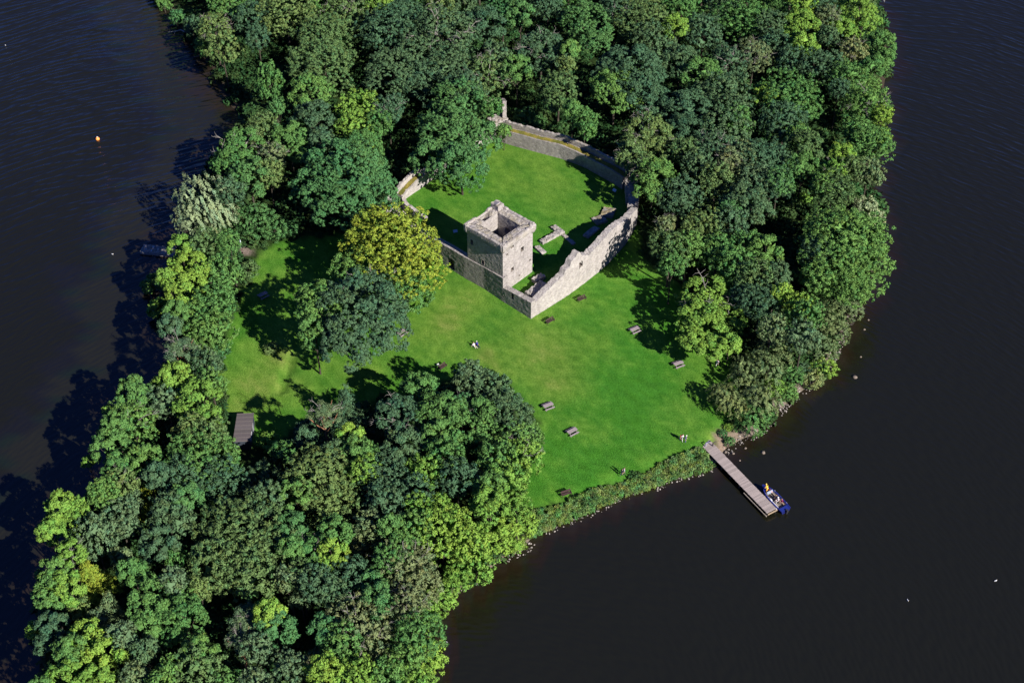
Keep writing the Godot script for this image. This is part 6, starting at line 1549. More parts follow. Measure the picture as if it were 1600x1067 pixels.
func reeds() -> void:
	var lib := Buf.new()
	rng.seed = 91
	for k in 26:
		var a := rng.randf() * TAU
		var base := Vector3(rng.randf_range(-0.35, 0.35), 0, rng.randf_range(-0.35, 0.35))
		var h := rng.randf_range(0.5, 1.15)
		var tip := base + Vector3(cos(a) * 0.3, h, sin(a) * 0.3)
		var sd := Vector3(-sin(a), 0, cos(a)) * 0.06
		var f := rng.randf_range(0.75, 1.25)
		var col := Color(f, f, f)
		for p in [base - sd, base + sd, tip]:
			lib.v.append(p)
			lib.n.append(Vector3(cos(a) * 0.3, 0.9, sin(a) * 0.3).normalized())
			lib.c.append(col)
		if k % 2 == 0:
			puff(lib, base + Vector3(0, h * 0.6, 0), Vector3.UP, 0.2, 1.0, 5, 0.16, 0.4, Color(f * 0.9, f, f))
	var mm := MultiMesh.new()
	mm.transform_format = MultiMesh.TRANSFORM_3D
	mm.use_colors = true
	mm.mesh = lib.mesh(mats.leaf_R0)
	rng.seed = 4242
	var spots := []
	var tries := 0
	while spots.size() < 1500 and tries < 30000:
		tries += 1
		var p := Vector2(rng.randf_range(-2, 40), rng.randf_range(26, 60))
		if seg_dist(p, REED_BANK) > 0.0:
			spots.append(p)
	mm.instance_count = spots.size()
	for i in spots.size():
		var p: Vector2 = spots[i]
		var s := rng.randf_range(0.55, 1.1) * (1.0 + 0.4 * noise_mid.get_noise_2d(p.x * 4.0, p.y * 4.0))
		mm.set_instance_transform(i, Transform3D(Basis(Vector3.UP, rng.randf() * TAU).scaled(Vector3(s, s, s)), Vector3(p.x, ground_y(seg_dist(p, SHORE), p.x, p.y) - 0.05, p.y)))
		var w := noise_mid.get_noise_2d(p.x * 5.0, p.y * 5.0)
		var g := rng.randf_range(0.75, 1.35)
		g *= 1.0 + 0.5 * noise_fine.get_noise_2d(p.x * 1.5, p.y * 1.5)
		mm.set_instance_color(i, Color(g * (0.9 + 0.6 * w + rng.randf_range(-0.1, 0.35)), g, g * rng.randf_range(0.7, 1.5)))
	var o := MultiMeshInstance3D.new()
	o.multimesh = mm
	o.name = "bank_reeds"
	add_child(o, true)
	kind(o, "stuff", "band of rough grass and reeds along the south bank")


func stone_mesh(seed_: int) -> ArrayMesh:
	var b := Buf.new()
	var sp := SphereMesh.new()
	sp.radius = 0.5
	sp.height = 1.0
	sp.radial_segments = 8
	sp.rings = 5
	var arr := sp.get_mesh_arrays()
	for p in arr[Mesh.ARRAY_VERTEX]:
		var f := 1.0 + 0.55 * noise_fine.get_noise_3dv(p * 2.4 + Vector3(seed_ * 9.0, 0, 0))
		b.v.append(p * f * Vector3(1.15, 0.7, 0.95))
		b.n.append(p.normalized())
		b.c.append(Color(1, 1, 1))
	b.idx = arr[Mesh.ARRAY_INDEX]
	return b.mesh(mats.tinted)


func shore_stones() -> void:
	rng.seed = 606
	var spots := []
	var tries := 0
	while spots.size() < 900 and tries < 40000:
		tries += 1
		var p := Vector2(rng.randf_range(-10, 75), rng.randf_range(-10, 62))
		var d := seg_dist(p, SHORE)
		if d > -1.1 and d < 1.0 and rng.randf() < 0.5 + 0.9 * noise_mid.get_noise_2d(p.x * 3.0, p.y * 3.0):
			spots.append(p)
	var mm := MultiMesh.new()
	mm.transform_format = MultiMesh.TRANSFORM_3D
	mm.use_colors = true
	mm.mesh = stone_mesh(1)
	mm.instance_count = spots.size()
	for i in spots.size():
		var p: Vector2 = spots[i]
		var s := rng.randf_range(0.12, 0.36)
		var y := ground_y(seg_dist(p, SHORE), p.x, p.y)
		mm.set_instance_transform(i, Transform3D(Basis(Vector3(rng.randf(), 1, rng.randf()).normalized(), rng.randf() * TAU).scaled(Vector3(s, s * 0.8, s)), Vector3(p.x, maxf(y, -0.05) + 0.03, p.y)))
		var g := rng.randf_range(0.1, 0.36)
		mm.set_instance_color(i, Color(g, g * 0.9, g * 0.82))
	var o := MultiMeshInstance3D.new()
	o.multimesh = mm
	o.name = "shore_pebbles"
	add_child(o, true)
	kind(o, "stuff", "pale stones strewn along the southern waterline")
	var proto := stone_mesh(3)
	var rm := plain(0.17, 0.14, 0.115, 0.9, 0.2)
	for r in ROCKS:
		var q := part("lake_rock", proto)
		q.material_override = null
		q.set_surface_override_material(0, rm)
		q.position = Vector3(r[0], r[3], r[1])
		q.scale = Vector3(r[2], r[2] * 0.8, r[2])
		q.rotation.y = r[0]
		tag(q, r[4], "rock", "rocks standing in the shallows")


# ---------------------------------------------------------------- furniture
func picnic_table(label: String, at: Vector3, turn: float) -> void:
	var t := thing("picnic_table", label, "picnic table", at, turn, "picnic tables on the lawn")
	var grey := Color(0.36, 0.31, 0.33)
	var top := Buf.new()
	for k in 5:
		top.box(Transform3D(Basis(), Vector3(0, 0.74, -0.32 + k * 0.16)), Vector3(1.95, 0.045, 0.145), grey * (0.92 + 0.05 * (k % 3)))
	part("tabletop", top.mesh(mats.wood), t)
	for s in [-1.0, 1.0]:
		var st := Buf.new()
		for k in 2:
			st.box(Transform3D(Basis(), Vector3(0, 0.44, s * (0.66 + 0.15 * k))), Vector3(1.95, 0.045, 0.135), grey)
		part("seat", st.mesh(mats.wood), t)
		var fr := Buf.new()
		fr.bar(Vector3(s * 0.7, 0, -0.72), Vector3(s * 0.7, 0.71, -0.28), 0.05, 0.1, grey * 0.8)
		fr.bar(Vector3(s * 0.7, 0, 0.72), Vector3(s * 0.7, 0.71, 0.28), 0.05, 0.1, grey * 0.8)
		fr.bar(Vector3(s * 0.7 - 0.052, 0.385, -0.8), Vector3(s * 0.7 - 0.052, 0.385, 0.8), 0.05, 0.09, grey * 0.8)
		part("leg_frame", fr.mesh(mats.wood), t)


func bench(label: String, at: Vector3, turn: float) -> void:
	var t := thing("park_bench", label, "bench", at, turn, "dark benches with backs")
	var dark := Color(0.075, 0.048, 0.05)
	var st := Buf.new()
	for k in 4:
		st.box(Transform3D(Basis(), Vector3(0, 0.45, -0.2 + k * 0.13)), Vector3(1.85, 0.04, 0.11), dark)
	part("seat", st.mesh(mats.wood), t)
	var bk := Buf.new()
	for k in 3:
		bk.box(Transform3D(Basis(Vector3(1, 0, 0), -0.15), Vector3(0, 0.62 + k * 0.14, -0.33 - k * 0.022)), Vector3(1.85, 0.11, 0.035), dark)
	part("backrest", bk.mesh(mats.wood), t)
	for s in [-0.88, 0.88]:
		var l := Buf.new()
		l.bar(Vector3(s, 0, 0.2), Vector3(s, 0.62, 0.2), 0.07, 0.07, dark * 0.8)
		l.bar(Vector3(s, 0, -0.28), Vector3(s, 0.95, -0.4), 0.07, 0.07, dark * 0.8)
		part("leg", l.mesh(mats.wood), t)
		var ar := Buf.new()
		ar.bar(Vector3(s, 0.645, 0.25), Vector3(s, 0.645, -0.31), 0.08, 0.045, dark)
		part("armrest", ar.mesh(mats.wood), t)


func jetty() -> void:
	var t := thing("jetty", "long straight grey plank jetty running out from the beach", "jetty", Vector3(JETTY_A.x, 0, JETTY_A.y), JETTY_TURN)
	var n := int(JETTY_LEN / 0.29)
	rng.seed = 313
	var meshes := []
	for k in 4:
		var b := Buf.new()
		var f := 0.86 + 0.09 * k
		b.box(Transform3D(), Vector3(0.272, 0.06, JETTY_W), Color(0.375 * f, 0.325 * f, 0.315 * f))
		meshes.append(b.mesh(mats.wood))
	for k in n:
		var p := part("plank", meshes[rng.randi() % 4], t)
		p.position = Vector3(0.15 + k * 0.29, 0.95 + rng.randf_range(-0.008, 0.008), rng.randf_range(-0.02, 0.02))
		p.rotation.y = rng.randf_range(-0.006, 0.006)
	for s in [-1.0, 0.0, 1.0]:
		var b := Buf.new()
		b.bar(Vector3(0, 0.8, s * (JETTY_W * 0.42)), Vector3(JETTY_LEN, 0.8, s * (JETTY_W * 0.42)), 0.1, 0.22, Color(0.2, 0.17, 0.16))
		part("beam", b.mesh(mats.wood), t)
	for k in 8:
		for s in [-1.0, 1.0]:
			var b := Buf.new()
			var x := 1.5 + k * (JETTY_LEN - 1.8) / 7.0
			b.tube([Vector3(x, -3.2, s * JETTY_W * 0.44), Vector3(x, 0.9, s * JETTY_W * 0.44)], [0.1, 0.1], 8, Color(0.13, 0.11, 0.1))
			part("pile", b.mesh(mats.wood), t)
	# fender beam low on the outer end
	var fb := Buf.new()
	fb.bar(Vector3(JETTY_LEN - 6.2, 0.45, JETTY_W * 0.5 + 0.2), Vector3(JETTY_LEN, 0.45, JETTY_W * 0.5 + 0.2), 0.16, 0.16, Color(0.32, 0.28, 0.24))
	part("fender_beam", fb.mesh(mats.wood), t)
	var edge := Buf.new()
	edge.box(Transform3D(Basis(), Vector3(JETTY_LEN + 0.06, 0.86, 0)), Vector3(0.1, 0.3, JETTY_W), Color(0.36, 0.28, 0.2))
	part("end_board", edge.mesh(mats.wood), t)
	# things on the deck near the shore
	for e in DECK_POSTS:
		var o := thing("deck_post", e[3], "post", Vector3(JETTY_A.x, 0.98, JETTY_A.y) + Basis(Vector3.UP, JETTY_TURN) * Vector3(e[0], 0, e[1]), e[2], "posts at the shore end of the jetty")
		var b := Buf.new()
		b.box(Transform3D(Basis(), Vector3(0, 0.45, 0)), Vector3(0.16, 0.9, 0.16), e[4])
		part("upright", b.mesh(mats.tinted), o)
		var c := Buf.new()
		c.box(Transform3D(Basis(), Vector3(0.3, 0.82, 0)), Vector3(0.75, 0.12, 0.1), e[4])
		part("rail", c.mesh(mats.tinted), o)


func boat() -> void:
	var t := thing("passenger_boat", "small blue open passenger boat moored against the jetty end", "boat", Vector3(BOAT_AT.x, 0, BOAT_AT.y), BOAT_TURN)
	var L := 6.4
	var secs := []
	for k in 13:
		var f := k / 12.0
		var half := 1.08 * (1.0 - pow(maxf(0.0, (f - 0.45) / 0.55), 2.4)) * (0.88 + 0.12 * minf(1.0, f * 4.0))
		secs.append([lerpf(-L * 0.5, L * 0.5, f), maxf(half, 0.06), 0.72 + 0.28 * f * f])
	var hull := Buf.new()
	var blue := Color(0.009, 0.014, 0.10)
	for k in 12:
		var a: Array = secs[k]
		var c: Array = secs[k + 1]
		for s in [-1.0, 1.0]:
			hull.quad(Vector3(a[0], a[2], s * a[1]), Vector3(c[0], c[2], s * c[1]), Vector3(c[0], -0.25, s * c[1] * 0.72), Vector3(a[0], -0.25, s * a[1] * 0.72), Vector3(0, 0, s), blue)
			hull.quad(Vector3(a[0], a[2] - 0.02, s * (a[1] - 0.14)), Vector3(c[0], c[2] - 0.02, s * maxf(c[1] - 0.14, 0.02)), Vector3(c[0], 0.12, s * c[1] * 0.6), Vector3(a[0], 0.12, s * a[1] * 0.6), Vector3(0, 0, -s), Color(0.30, 0.30, 0.33))
	var e0: Array = secs[0]
	hull.quad(Vector3(e0[0], e0[2], -e0[1]), Vector3(e0[0], e0[2], e0[1]), Vector3(e0[0], -0.25, e0[1] * 0.72), Vector3(e0[0], -0.25, -e0[1] * 0.72), Vector3(-1, 0, 0), blue)
	part("hull", hull.mesh(plain_tint(0.35)), t)
	var deck := Buf.new()
	for k in 12:
		var a: Array = secs[k]
		var c: Array = secs[k + 1]
		deck.quad(Vector3(a[0], 0.14, -a[1] * 0.62), Vector3(c[0], 0.14, -c[1] * 0.62), Vector3(c[0], 0.14, c[1] * 0.62), Vector3(a[0], 0.14, a[1] * 0.62), Vector3.UP, Color(0.22, 0.19, 0.16))
	part("floor", deck.mesh(mats.tinted), t)
	var gun := Buf.new()
	for k in 12:
		var a: Array = secs[k]
		var c: Array = secs[k + 1]
		for s in [-1.0, 1.0]:
			gun.bar(Vector3(a[0], a[2] + 0.03, s * (a[1] - 0.06)), Vector3(c[0], c[2] + 0.03, s * maxf(c[1] - 0.06, 0.03)), 0.2, 0.08, Color(0.012, 0.02, 0.15))
	part("gunwale", gun.mesh(plain_tint(0.4)), t)
	var fd := Buf.new()
	for k in range(9, 12):
		var a: Array = secs[k]
		var c: Array = secs[k + 1]
		fd.quad(Vector3(a[0], a[2] - 0.03, -a[1] + 0.1), Vector3(c[0], c[2] - 0.03, minf(-c[1] + 0.1, 0)), Vector3(c[0], c[2] - 0.03, maxf(c[1] - 0.1, 0)), Vector3(a[0], a[2] - 0.03, a[1] - 0.1), Vector3.UP, Color(0.012, 0.02, 0.11))
	part("foredeck", fd.mesh(plain_tint(0.4)), t)
	var ad := Buf.new()
	ad.box(Transform3D(Basis(), Vector3(-L * 0.5 + 0.42, 0.68, 0)), Vector3(0.8, 0.1, 1.7), Color(0.012, 0.024, 0.17))
	part("stern_deck", ad.mesh(plain_tint(0.4)), t)
	for s in [-1.0, 1.0]:
		var bb := Buf.new()
		bb.box(Transform3D(Basis(), Vector3(-0.3, 0.45, s * 0.72)), Vector3(3.2, 0.06, 0.34), Color(0.3, 0.22, 0.15) if s > 0 else Color(0.4, 0.4, 0.46))
		part("side_seat", bb.mesh(mats.tinted), t)
	var mo := Buf.new()
	mo.box(Transform3D(Basis(), Vector3(-L * 0.5 - 0.22, 0.72, 0)), Vector3(0.42, 0.5, 0.34), Color(0.03, 0.03, 0.035))
	mo.box(Transform3D(Basis(), Vector3(-L * 0.5 - 0.24, 0.05, 0)), Vector3(0.2, 0.9, 0.14), Color(0.05, 0.05, 0.055))
	part("outboard_motor", mo.mesh(plain_tint(0.4)), t)
	for k in 3:
		for s in [-1.0, 1.0]:
			var f := Buf.new()
			f.tube([Vector3(-2.0 + k * 1.6, 0.25, s * 1.12), Vector3(-2.0 + k * 1.6, 0.7, s * 1.14)], [0.1, 0.1], 8, Color(0.7, 0.7, 0.72))
			part("fender", f.mesh(mats.tinted), t)
	var wa := Buf.new()
	wa.box(Transform3D(Basis(Vector3(0, 0, 1), -0.5), Vector3(1.2, 1.05, 0)), Vector3(0.05, 0.5, 1.2), Color(0.22, 0.26, 0.33))
	part("windscreen", wa.mesh(plain_tint(0.3)), t)
	for b in BAGS:
		var o := thing("bag", b[1], "bag", Vector3(BOAT_AT.x, 0, BOAT_AT.y) + Basis(Vector3.UP, BOAT_TURN) * Vector3(b[0]), BOAT_TURN)
		var q := part("body", stone_mesh(b[3]), o)
		q.set_surface_override_material(0, plain(b[2].r, b[2].g, b[2].b, 0.8, 0.3))
		q.scale = Vector3(0.75, 0.5, 0.42)
		var st := Buf.new()
		st.bar(Vector3(-0.15, 0.15, 0), Vector3(0.15, 0.19, 0), 0.05, 0.03, b[2] * 0.6)
		part("strap", st.mesh(mats.tinted), o)


func plain_tint(rough: float) -> StandardMaterial3D:
	var key := "tint%.2f" % rough
	if not mats.has(key):
		var m := StandardMaterial3D.new()
		m.vertex_color_use_as_albedo = true
		m.roughness = rough
		m.metallic_specular = 0.5
		mats[key] = m
	return mats[key]


func shed() -> void:
	var t := thing("shed", "long low shed with ribbed grey-brown roof at the wood edge", "shed", Vector3(SHED_AT.x, LAWN - 0.05, SHED_AT.y), SHED_TURN)
	var w := SHED_W
	var l := SHED_L
	var h := 2.35
	var wallc := Color(0.05, 0.06, 0.085)
	var wb := Buf.new()
	for s in [-1.0, 1.0]:
		wb.box(Transform3D(Basis(), Vector3(s * (w * 0.5 - 0.18), h * 0.5, 0)), Vector3(0.1, h, l - 0.4), wallc)
		wb.box(Transform3D(Basis(), Vector3(0, h * 0.5, s * (l * 0.5 - 0.2))), Vector3(w - 0.5, h, 0.1), wallc)
	part("wall", wb.mesh(mats.wood), t)
	var sheets := 7
	for k in sheets:
		var b := Buf.new()
		var f := 0.9 + 0.06 * ((k * 5) % 4)
		var z := -l * 0.5 + (k + 0.5) * l / sheets
		b.box(Transform3D(Basis(Vector3(0, 0, 1), 0.03), Vector3(0, h + 0.1, z)), Vector3(w, 0.06, l / sheets - 0.05), Color(0.128 * f, 0.114 * f, 0.122 * f))
		part("roof_sheet", b.mesh(mats.wood), t)
	for k in sheets + 1:
		var b := Buf.new()
		var z := -l * 0.5 + k * l / sheets
		b.box(Transform3D(Basis(Vector3(0, 0, 1), 0.03), Vector3(0, h + 0.13, clampf(z, -l * 0.5 + 0.04, l * 0.5 - 0.04))), Vector3(w + 0.02, 0.09, 0.08), Color(0.18, 0.16, 0.16))
		part("batten", b.mesh(mats.wood), t)
	var d := Buf.new()
	d.box(Transform3D(Basis(), Vector3(w * 0.5 - 0.1, 1.0, -1.2)), Vector3(0.06, 1.95, 0.95), Color(0.28, 0.29, 0.32))
	var door := part("door", d.mesh(mats.wood), t)
	var hd := Buf.new()
	hd.box(Transform3D(Basis(), Vector3(w * 0.5 - 0.04, 1.0, -1.55)), Vector3(0.05, 0.14, 0.04), Color(0.1, 0.1, 0.1))
	part("handle", hd.mesh(mats.tinted), door)
	for z in [0.8, 2.0]:
		var wn := Buf.new()
		wn.box(Transform3D(Basis(), Vector3(w * 0.5 - 0.11, 1.45, z)), Vector3(0.06, 0.7, 0.8), Color(0.5, 0.5, 0.52))
		part("window", wn.mesh(mats.tinted), t)


func old_pier() -> void:
	var t := thing("ruined_pier", "old rubble pier jutting into the shaded west water", "pier", Vector3(PIER_A.x, -0.3, PIER_A.y), PIER_TURN)
	part("pier_masonry", rubble_block(7.4, 0.85, 2.6, 12, 0.8, 0.2), t)
	rng.seed = 12
	for k in 16:
		var s := part("stone", stone_mesh(k % 3 + 5), t)
		var g := rng.randf_range(0.3, 0.6)
		s.set_surface_override_material(0, mats["pier%d" % (k % 3)])
		s.position = Vector3(rng.randf_range(-3.4, 1.2), 0.72, rng.randf_range(-1.1, 0.9))
		s.scale = Vector3(0.7, 0.5, 0.55) * rng.randf_range(0.7, 1.3)
		s.rotation.y = rng.randf() * TAU


# ---------------------------------------------------------------- people: one continuous skin round a posed skeleton
func body_mesh(bones: Array, cell := 0.035) -> ArrayMesh:
	var lo := Vector3(1e9, 1e9, 1e9)
	var hi := -lo
	for q in bones:
		for e in 2:
			lo = lo.min(q[e] - Vector3.ONE * (q[2 + e] + 0.08))
			hi = hi.max(q[e] + Vector3.ONE * (q[2 + e] + 0.08))
	var nx := int((hi.x - lo.x) / cell) + 2
	var ny := int((hi.y - lo.y) / cell) + 2
	var nz := int((hi.z - lo.z) / cell) + 2
	var f := PackedFloat32Array()
	f.resize(nx * ny * nz)
	var kk := 42.0
	for q in bones:
		var a: Vector3 = q[0]
		var ab: Vector3 = q[1] - a
		var l2 := maxf(ab.length_squared(), 1e-6)
		var r0: float = q[2]
		var r1: float = q[3]
		var mn := (a.min(q[1]) - Vector3.ONE * (maxf(r0, r1) + 0.1) - lo) / cell
		var mx := (a.max(q[1]) + Vector3.ONE * (maxf(r0, r1) + 0.1) - lo) / cell
		for z in range(maxi(0, int(mn.z)), mini(nz, int(mx.z) + 1)):
			for y in range(maxi(0, int(mn.y)), mini(ny, int(mx.y) + 1)):
				for x in range(maxi(0, int(mn.x)), mini(nx, int(mx.x) + 1)):
					var p := lo + Vector3(x, y, z) * cell - a
					var h := clampf(p.dot(ab) / l2, 0.0, 1.0)
					f[(z * ny + y) * nx + x] += exp(-kk * ((p - ab * h).length() - lerpf(r0, r1, h)))
	var b := Buf.new()
	var at := {}
	for z in nz - 1:
		for y in ny - 1:
			for x in nx - 1:
				var base := (z * ny + y) * nx + x
				var inside := 0
				for k in 8:
					if f[base + (k & 1) + ((k >> 1) & 1) * nx + ((k >> 2) & 1) * nx * ny] > 1.0:
						inside += 1
				if inside == 0 or inside == 8:
					continue
				var sum := Vector3.ZERO
				var cnt := 0
				for e in [[0, 1], [2, 3], [4, 5], [6, 7], [0, 2], [1, 3], [4, 6], [5, 7], [0, 4], [1, 5], [2, 6], [3, 7]]:
					var va := f[base + (e[0] & 1) + ((e[0] >> 1) & 1) * nx + ((e[0] >> 2) & 1) * nx * ny]
					var vb := f[base + (e[1] & 1) + ((e[1] >> 1) & 1) * nx + ((e[1] >> 2) & 1) * nx * ny]
					if (va > 1.0) == (vb > 1.0):
						continue
					var la := log(maxf(va, 1e-9))
					var lb := log(maxf(vb, 1e-9))
					var t := clampf(la / (la - lb), 0.0, 1.0)
					sum += Vector3(e[0] & 1, (e[0] >> 1) & 1, (e[0] >> 2) & 1).lerp(Vector3(e[1] & 1, (e[1] >> 1) & 1, (e[1] >> 2) & 1), t)
					cnt += 1
				var p := lo + (Vector3(x, y, z) + sum / cnt) * cell
				at[base] = b.v.size()
				b.v.append(p)
				var gx := f[base + 1] - f[base]
				var gy := f[base + nx] - f[base]
				var gz := f[base + nx * ny] - f[base]
				b.n.append(-Vector3(gx, gy, gz).normalized())
				var best := 1e9
				var col := Color.WHITE
				for q in bones:
					var ab: Vector3 = q[1] - q[0]
					var h := clampf((p - q[0]).dot(ab) / maxf(ab.length_squared(), 1e-6), 0.0, 1.0)
					var d: float = (p - q[0] - ab * h).length() - lerpf(q[2], q[3], h)
					if d < best:
						best = d
						col = q[4]
				b.c.append(col)
	for base in at:
		var x: int = base % nx
		var y: int = (base / nx) % ny
		var z: int = base / (nx * ny)
		for ax in 3:
			var st: int = [1, nx, nx * ny][ax]
			var u: int = [nx, nx * ny, 1][ax]
			var w: int = [nx * ny, 1, nx][ax]
			var in0 := f[base] > 1.0
			var in1 := f[base + st] > 1.0
			if in0 == in1 or not (at.has(base - u) and at.has(base - w) and at.has(base - u - w)):
				continue
			var q0: int = at[base]
			var q1: int = at[base - u]
			var q2: int = at[base - u - w]
			var q3: int = at[base - w]
			if in0:
				b.grid_tri(q0, q2, q1)
				b.grid_tri(q0, q3, q2)
			else:
				b.grid_tri(q0, q1, q2)
				b.grid_tri(q0, q2, q3)
	return b.mesh(mats.tinted)


func person(label: String, at: Vector3, turn: float, pose: String, top: Color, legs: Color, hair: Color, hat := Color(0, 0, 0, 0), group := "") -> void:
	var skin := Color(0.48, 0.28, 0.2)
	var shoe := Color(0.06, 0.05, 0.05)
	var hip := Vector3(0, 0.95, 0)
	var lean := Vector3(0, 0, 0.03)
	var knee := [Vector3(-0.11, 0.5, 0.05), Vector3(0.11, 0.5, 0.02)]
	var ankle := [Vector3(-0.12, 0.09, -0.02), Vector3(0.13, 0.09, 0.05)]
	var elbow := [Vector3(-0.29, 1.15, 0.0), Vector3(0.29, 1.15, 0.02)]
	var wrist := [Vector3(-0.27, 0.9, 0.12), Vector3(0.27, 0.9, 0.14)]
	match pose:
		"walk":
			knee = [Vector3(-0.1, 0.52, 0.16), Vector3(0.1, 0.5, -0.04)]
			ankle = [Vector3(-0.1, 0.1, 0.26), Vector3(0.1, 0.14, -0.3)]
			wrist = [Vector3(-0.28, 0.93, -0.12), Vector3(0.28, 0.95, 0.26)]
		"sit":
			hip = Vector3(0, 0.56, 0)
			knee = [Vector3(-0.14, 0.56, 0.42), Vector3(0.14, 0.55, 0.42)]
			ankle = [Vector3(-0.14, 0.1, 0.46), Vector3(0.15, 0.1, 0.44)]
			elbow = [Vector3(-0.29, 0.78, 0.08), Vector3(0.29, 0.78, 0.08)]
			wrist = [Vector3(-0.16, 0.66, 0.3), Vector3(0.16, 0.66, 0.3)]
		"ground":
			hip = Vector3(0, 0.16, 0)
			lean = Vector3(0, 0, -0.16)
			knee = [Vector3(-0.15, 0.42, 0.36), Vector3(0.15, 0.2, 0.42)]
			ankle = [Vector3(-0.14, 0.09, 0.66), Vector3(0.17, 0.09, 0.82)]
			elbow = [Vector3(-0.33, 0.36, -0.18), Vector3(0.31, 0.4, -0.05)]
			wrist = [Vector3(-0.36, 0.1, -0.26), Vector3(0.2, 0.36, 0.22)]
		"bend":
			lean = Vector3(0, -0.06, 0.26)
			wrist = [Vector3(-0.24, 0.72, 0.42), Vector3(0.24, 0.72, 0.42)]
			elbow = [Vector3(-0.28, 1.0, 0.28), Vector3(0.28, 1.0, 0.28)]
	var chest := hip + Vector3(0, 0.36, 0) + lean * 0.8
	var neck := hip + Vector3(0, 0.55, 0) + lean * 1.3
	var head := neck + Vector3(0, 0.16, 0.03) + lean * 0.25
	var bones := [
		[hip + Vector3(-0.07, 0, 0), hip + Vector3(0.07, 0, 0), 0.125, 0.125, legs],
		[hip + Vector3(0, 0.06, 0), chest, 0.135, 0.15, top],
		[chest + Vector3(-0.12, 0.07, 0), chest + Vector3(0.12, 0.07, 0), 0.09, 0.09, top],
		[neck - Vector3(0, 0.06, 0), head, 0.055, 0.06, skin],
		[head + Vector3(0, -0.03, 0.015), head + Vector3(0, 0.05, 0), 0.088, 0.098, skin],
		[head + Vector3(0, 0.07, -0.025), head + Vector3(0, 0.02, -0.05), 0.1, 0.088, hair],
		[head + Vector3(0, -0.01, 0.1), head + Vector3(0, -0.025, 0.118), 0.016, 0.02, skin],
	]
	if hat.a > 0.0:
		bones.append([head + Vector3(0, 0.11, 0), head + Vector3(0, 0.12, 0.06), 0.105, 0.09, hat])
	for k in 2:
		var s := -1.0 if k == 0 else 1.0
		var sh := chest + Vector3(s * 0.19, 0.1, 0)
		bones.append([hip + Vector3(s * 0.09, -0.02, 0), knee[k], 0.09, 0.065, legs])
		bones.append([knee[k], ankle[k], 0.062, 0.045, legs])
		bones.append([ankle[k] + Vector3(0, -0.045, -0.03), ankle[k] + Vector3(0, -0.055, 0.15), 0.045, 0.036, shoe])
		bones.append([sh, elbow[k], 0.06, 0.045, top])
		bones.append([elbow[k], wrist[k], 0.042, 0.03, skin])
		var hd: Vector3 = (wrist[k] - elbow[k]).normalized()
		var side := hd.cross(Vector3(0, 0, 1)).normalized()
		bones.append([wrist[k], wrist[k] + hd * 0.07, 0.032, 0.036, skin])
		for g in 4:
			var off := side * (g - 1.5) * 0.02
			bones.append([wrist[k] + hd * 0.07 + off, wrist[k] + hd * (0.15 - 0.012 * absf(g - 1.5)) + off * 1.25, 0.011, 0.008, skin])
		bones.append([wrist[k] + hd * 0.03 + side * 0.035, wrist[k] + hd * 0.09 + side * 0.07, 0.012, 0.009, skin])
	var o := part("person", body_mesh(bones))
	o.position = at
	o.rotation.y = turn
	tag(o, label, "person", group)


func people() -> void:
	for p in PEOPLE:
		person(p.label, Vector3(p.x, p.y, p.z), p.turn, p.pose, p.top, p.legs, p.hair, p.hat, p.group)


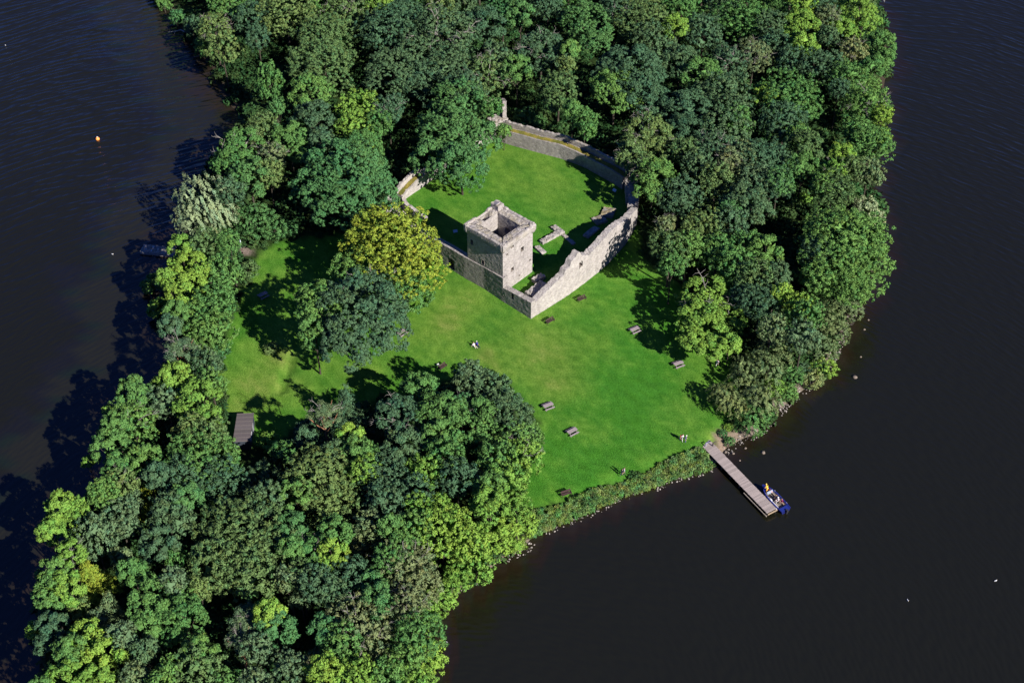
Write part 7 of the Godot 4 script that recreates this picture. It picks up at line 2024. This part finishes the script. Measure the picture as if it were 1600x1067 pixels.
func small_things() -> void:
	for p in TABLES:
		picnic_table(p[3], Vector3(p[0], LAWN, p[1]), p[2])
	for p in BENCHES:
		bench(p[3], Vector3(p[0], LAWN, p[1]), p[2])
	var q := part("pale_bag", stone_mesh(8))
	q.set_surface_override_material(0, plain(0.66, 0.68, 0.6, 0.7, 0.3))
	q.position = Vector3(BAG_AT.x, LAWN + 0.28, BAG_AT.y)
	q.scale = Vector3(0.55, 0.8, 0.55)
	tag(q, "round pale bag standing on the grass just behind the lone west bench", "bag")
	# buoy
	var bu := thing("mooring_buoy", "round orange mooring buoy floating on the west water", "buoy", Vector3(BUOY_AT.x, 0, BUOY_AT.y))
	var sp := SphereMesh.new()
	sp.radius = 0.45
	sp.height = 0.88
	sp.material = plain(0.85, 0.28, 0.06, 0.45, 0.5)
	var fl := part("float", sp, bu)
	fl.position.y = 0.2
	var rg := TorusMesh.new()
	rg.inner_radius = 0.07
	rg.outer_radius = 0.14
	rg.material = plain(0.75, 0.75, 0.72, 0.5, 0.5)
	var ring := part("ring", rg, bu)
	ring.position = Vector3(0, 0.7, 0)
	ring.rotation.x = PI / 2
	# gulls resting on the water
	for g in GULLS:
		var o := thing("gull", g[3], "gull", Vector3(g[0], 0.02, g[1]), g[2], "white gulls on the loch")
		var wh := Color(0.8, 0.8, 0.8)
		var gr := Color(0.4, 0.42, 0.46)
		o.scale = Vector3.ONE * 0.8
		part("body", body_mesh([
			[Vector3(0, 0.09, -0.2), Vector3(0, 0.1, 0.12), 0.06, 0.11, wh], [Vector3(0, 0.14, 0.18), Vector3(0, 0.26, 0.24), 0.05, 0.055, wh],
			[Vector3(0, 0.255, 0.28), Vector3(0, 0.245, 0.36), 0.02, 0.012, Color(0.7, 0.5, 0.05)],
			[Vector3(-0.08, 0.15, 0.08), Vector3(-0.06, 0.15, -0.26), 0.055, 0.02, gr], [Vector3(0.08, 0.15, 0.08), Vector3(0.06, 0.15, -0.26), 0.055, 0.02, gr],
			[Vector3(0, 0.11, -0.22), Vector3(0, 0.12, -0.36), 0.04, 0.02, wh]], 0.028), o)
	# bleached branch lying out over the water
	var br := Buf.new()
	var pale := Color(0.6, 0.57, 0.52)
	br.tube(BRANCH_A, [0.16, 0.13, 0.1, 0.05], 6, pale)
	br.tube(BRANCH_B, [0.09, 0.07, 0.04], 5, pale)
	var bo := part("driftwood_branch", br.mesh(mats.bark))
	tag(bo, "bleached bare branch reaching out over the water from the west wood", "branch")
	# pale post by the old landing
	var po := thing("waymark_post", "slim pale blue post standing by the stone path's end", "post", Vector3(POST_AT.x, LAWN, POST_AT.y))
	var pb := Buf.new()
	pb.box(Transform3D(Basis(), Vector3(0, 0.9, 0)), Vector3(0.16, 1.9, 0.16), Color(0.5, 0.58, 0.64))
	part("upright", pb.mesh(mats.tinted), po)
	var pf := Buf.new()
	pf.box(Transform3D(Basis(), Vector3(0, 0.25, 0)), Vector3(0.42, 0.6, 0.42), Color(0.5, 0.55, 0.6))
	part("base", pf.mesh(mats.tinted), po)


func _ready() -> void:
	var cam := Camera3D.new()
	cam.name = "camera"
	cam.fov = 27.002
	cam.near = 1.0
	cam.far = 9000.0
	cam.position = Vector3(0, 188.6, 200.1375)
	cam.rotation = Vector3(deg_to_rad(-43.3), 0, 0)
	cam.current = true
	add_child(cam)
	var env := Environment.new()
	env.background_mode = Environment.BG_SKY
	var sky := Sky.new()
	var sm := ProceduralSkyMaterial.new()
	sm.sky_top_color = lin(0.012, 0.036, 0.16)
	sm.sky_horizon_color = lin(0.055, 0.11, 0.33)
	sm.sky_curve = 0.12
	sm.ground_bottom_color = lin(0.01, 0.012, 0.014)
	sm.ground_horizon_color = lin(0.055, 0.11, 0.33)
	sm.ground_curve = 0.02
	sm.sun_angle_max = 3.0
	sky.sky_material = sm
	env.sky = sky
	env.tonemap_mode = Environment.TONE_MAPPER_LINEAR
	env.tonemap_exposure = 1.9
	env.sdfgi_enabled = true
	env.ssao_enabled = true
	env.ssil_enabled = true
	var we := WorldEnvironment.new()
	we.name = "world_environment"
	we.environment = env
	add_child(we)
	var sun := DirectionalLight3D.new()
	sun.name = "sun"
	sun.light_energy = 1.6
	sun.light_color = Color(1.0, 0.975, 0.94)
	sun.light_angular_distance = 0.5
	sun.shadow_enabled = true
	sun.directional_shadow_max_distance = 800.0
	add_child(sun)
	sun.look_at_from_position(SUN * 400.0, Vector3.ZERO, Vector3.UP)

	noise_big = fnl(FastNoiseLite.TYPE_SIMPLEX_SMOOTH, 0.022, 1, 3)
	noise_mid = fnl(FastNoiseLite.TYPE_SIMPLEX_SMOOTH, 0.09, 2, 3)
	noise_fine = fnl(FastNoiseLite.TYPE_SIMPLEX_SMOOTH, 0.45, 3, 3)
	make_materials()
	for k in 3:
		mats["pier%d" % k] = plain(0.3 + 0.15 * k, 0.28 + 0.14 * k, 0.26 + 0.13 * k, 0.9, 0.2)

	ground_sheet()
	water_sheet()
	court_sheet()
	castle()
	jetty()
	shed()
	old_pier()
	woods()
	undergrowth()
	reeds()
	shore_stones()
	small_things()
	boat()
	people()
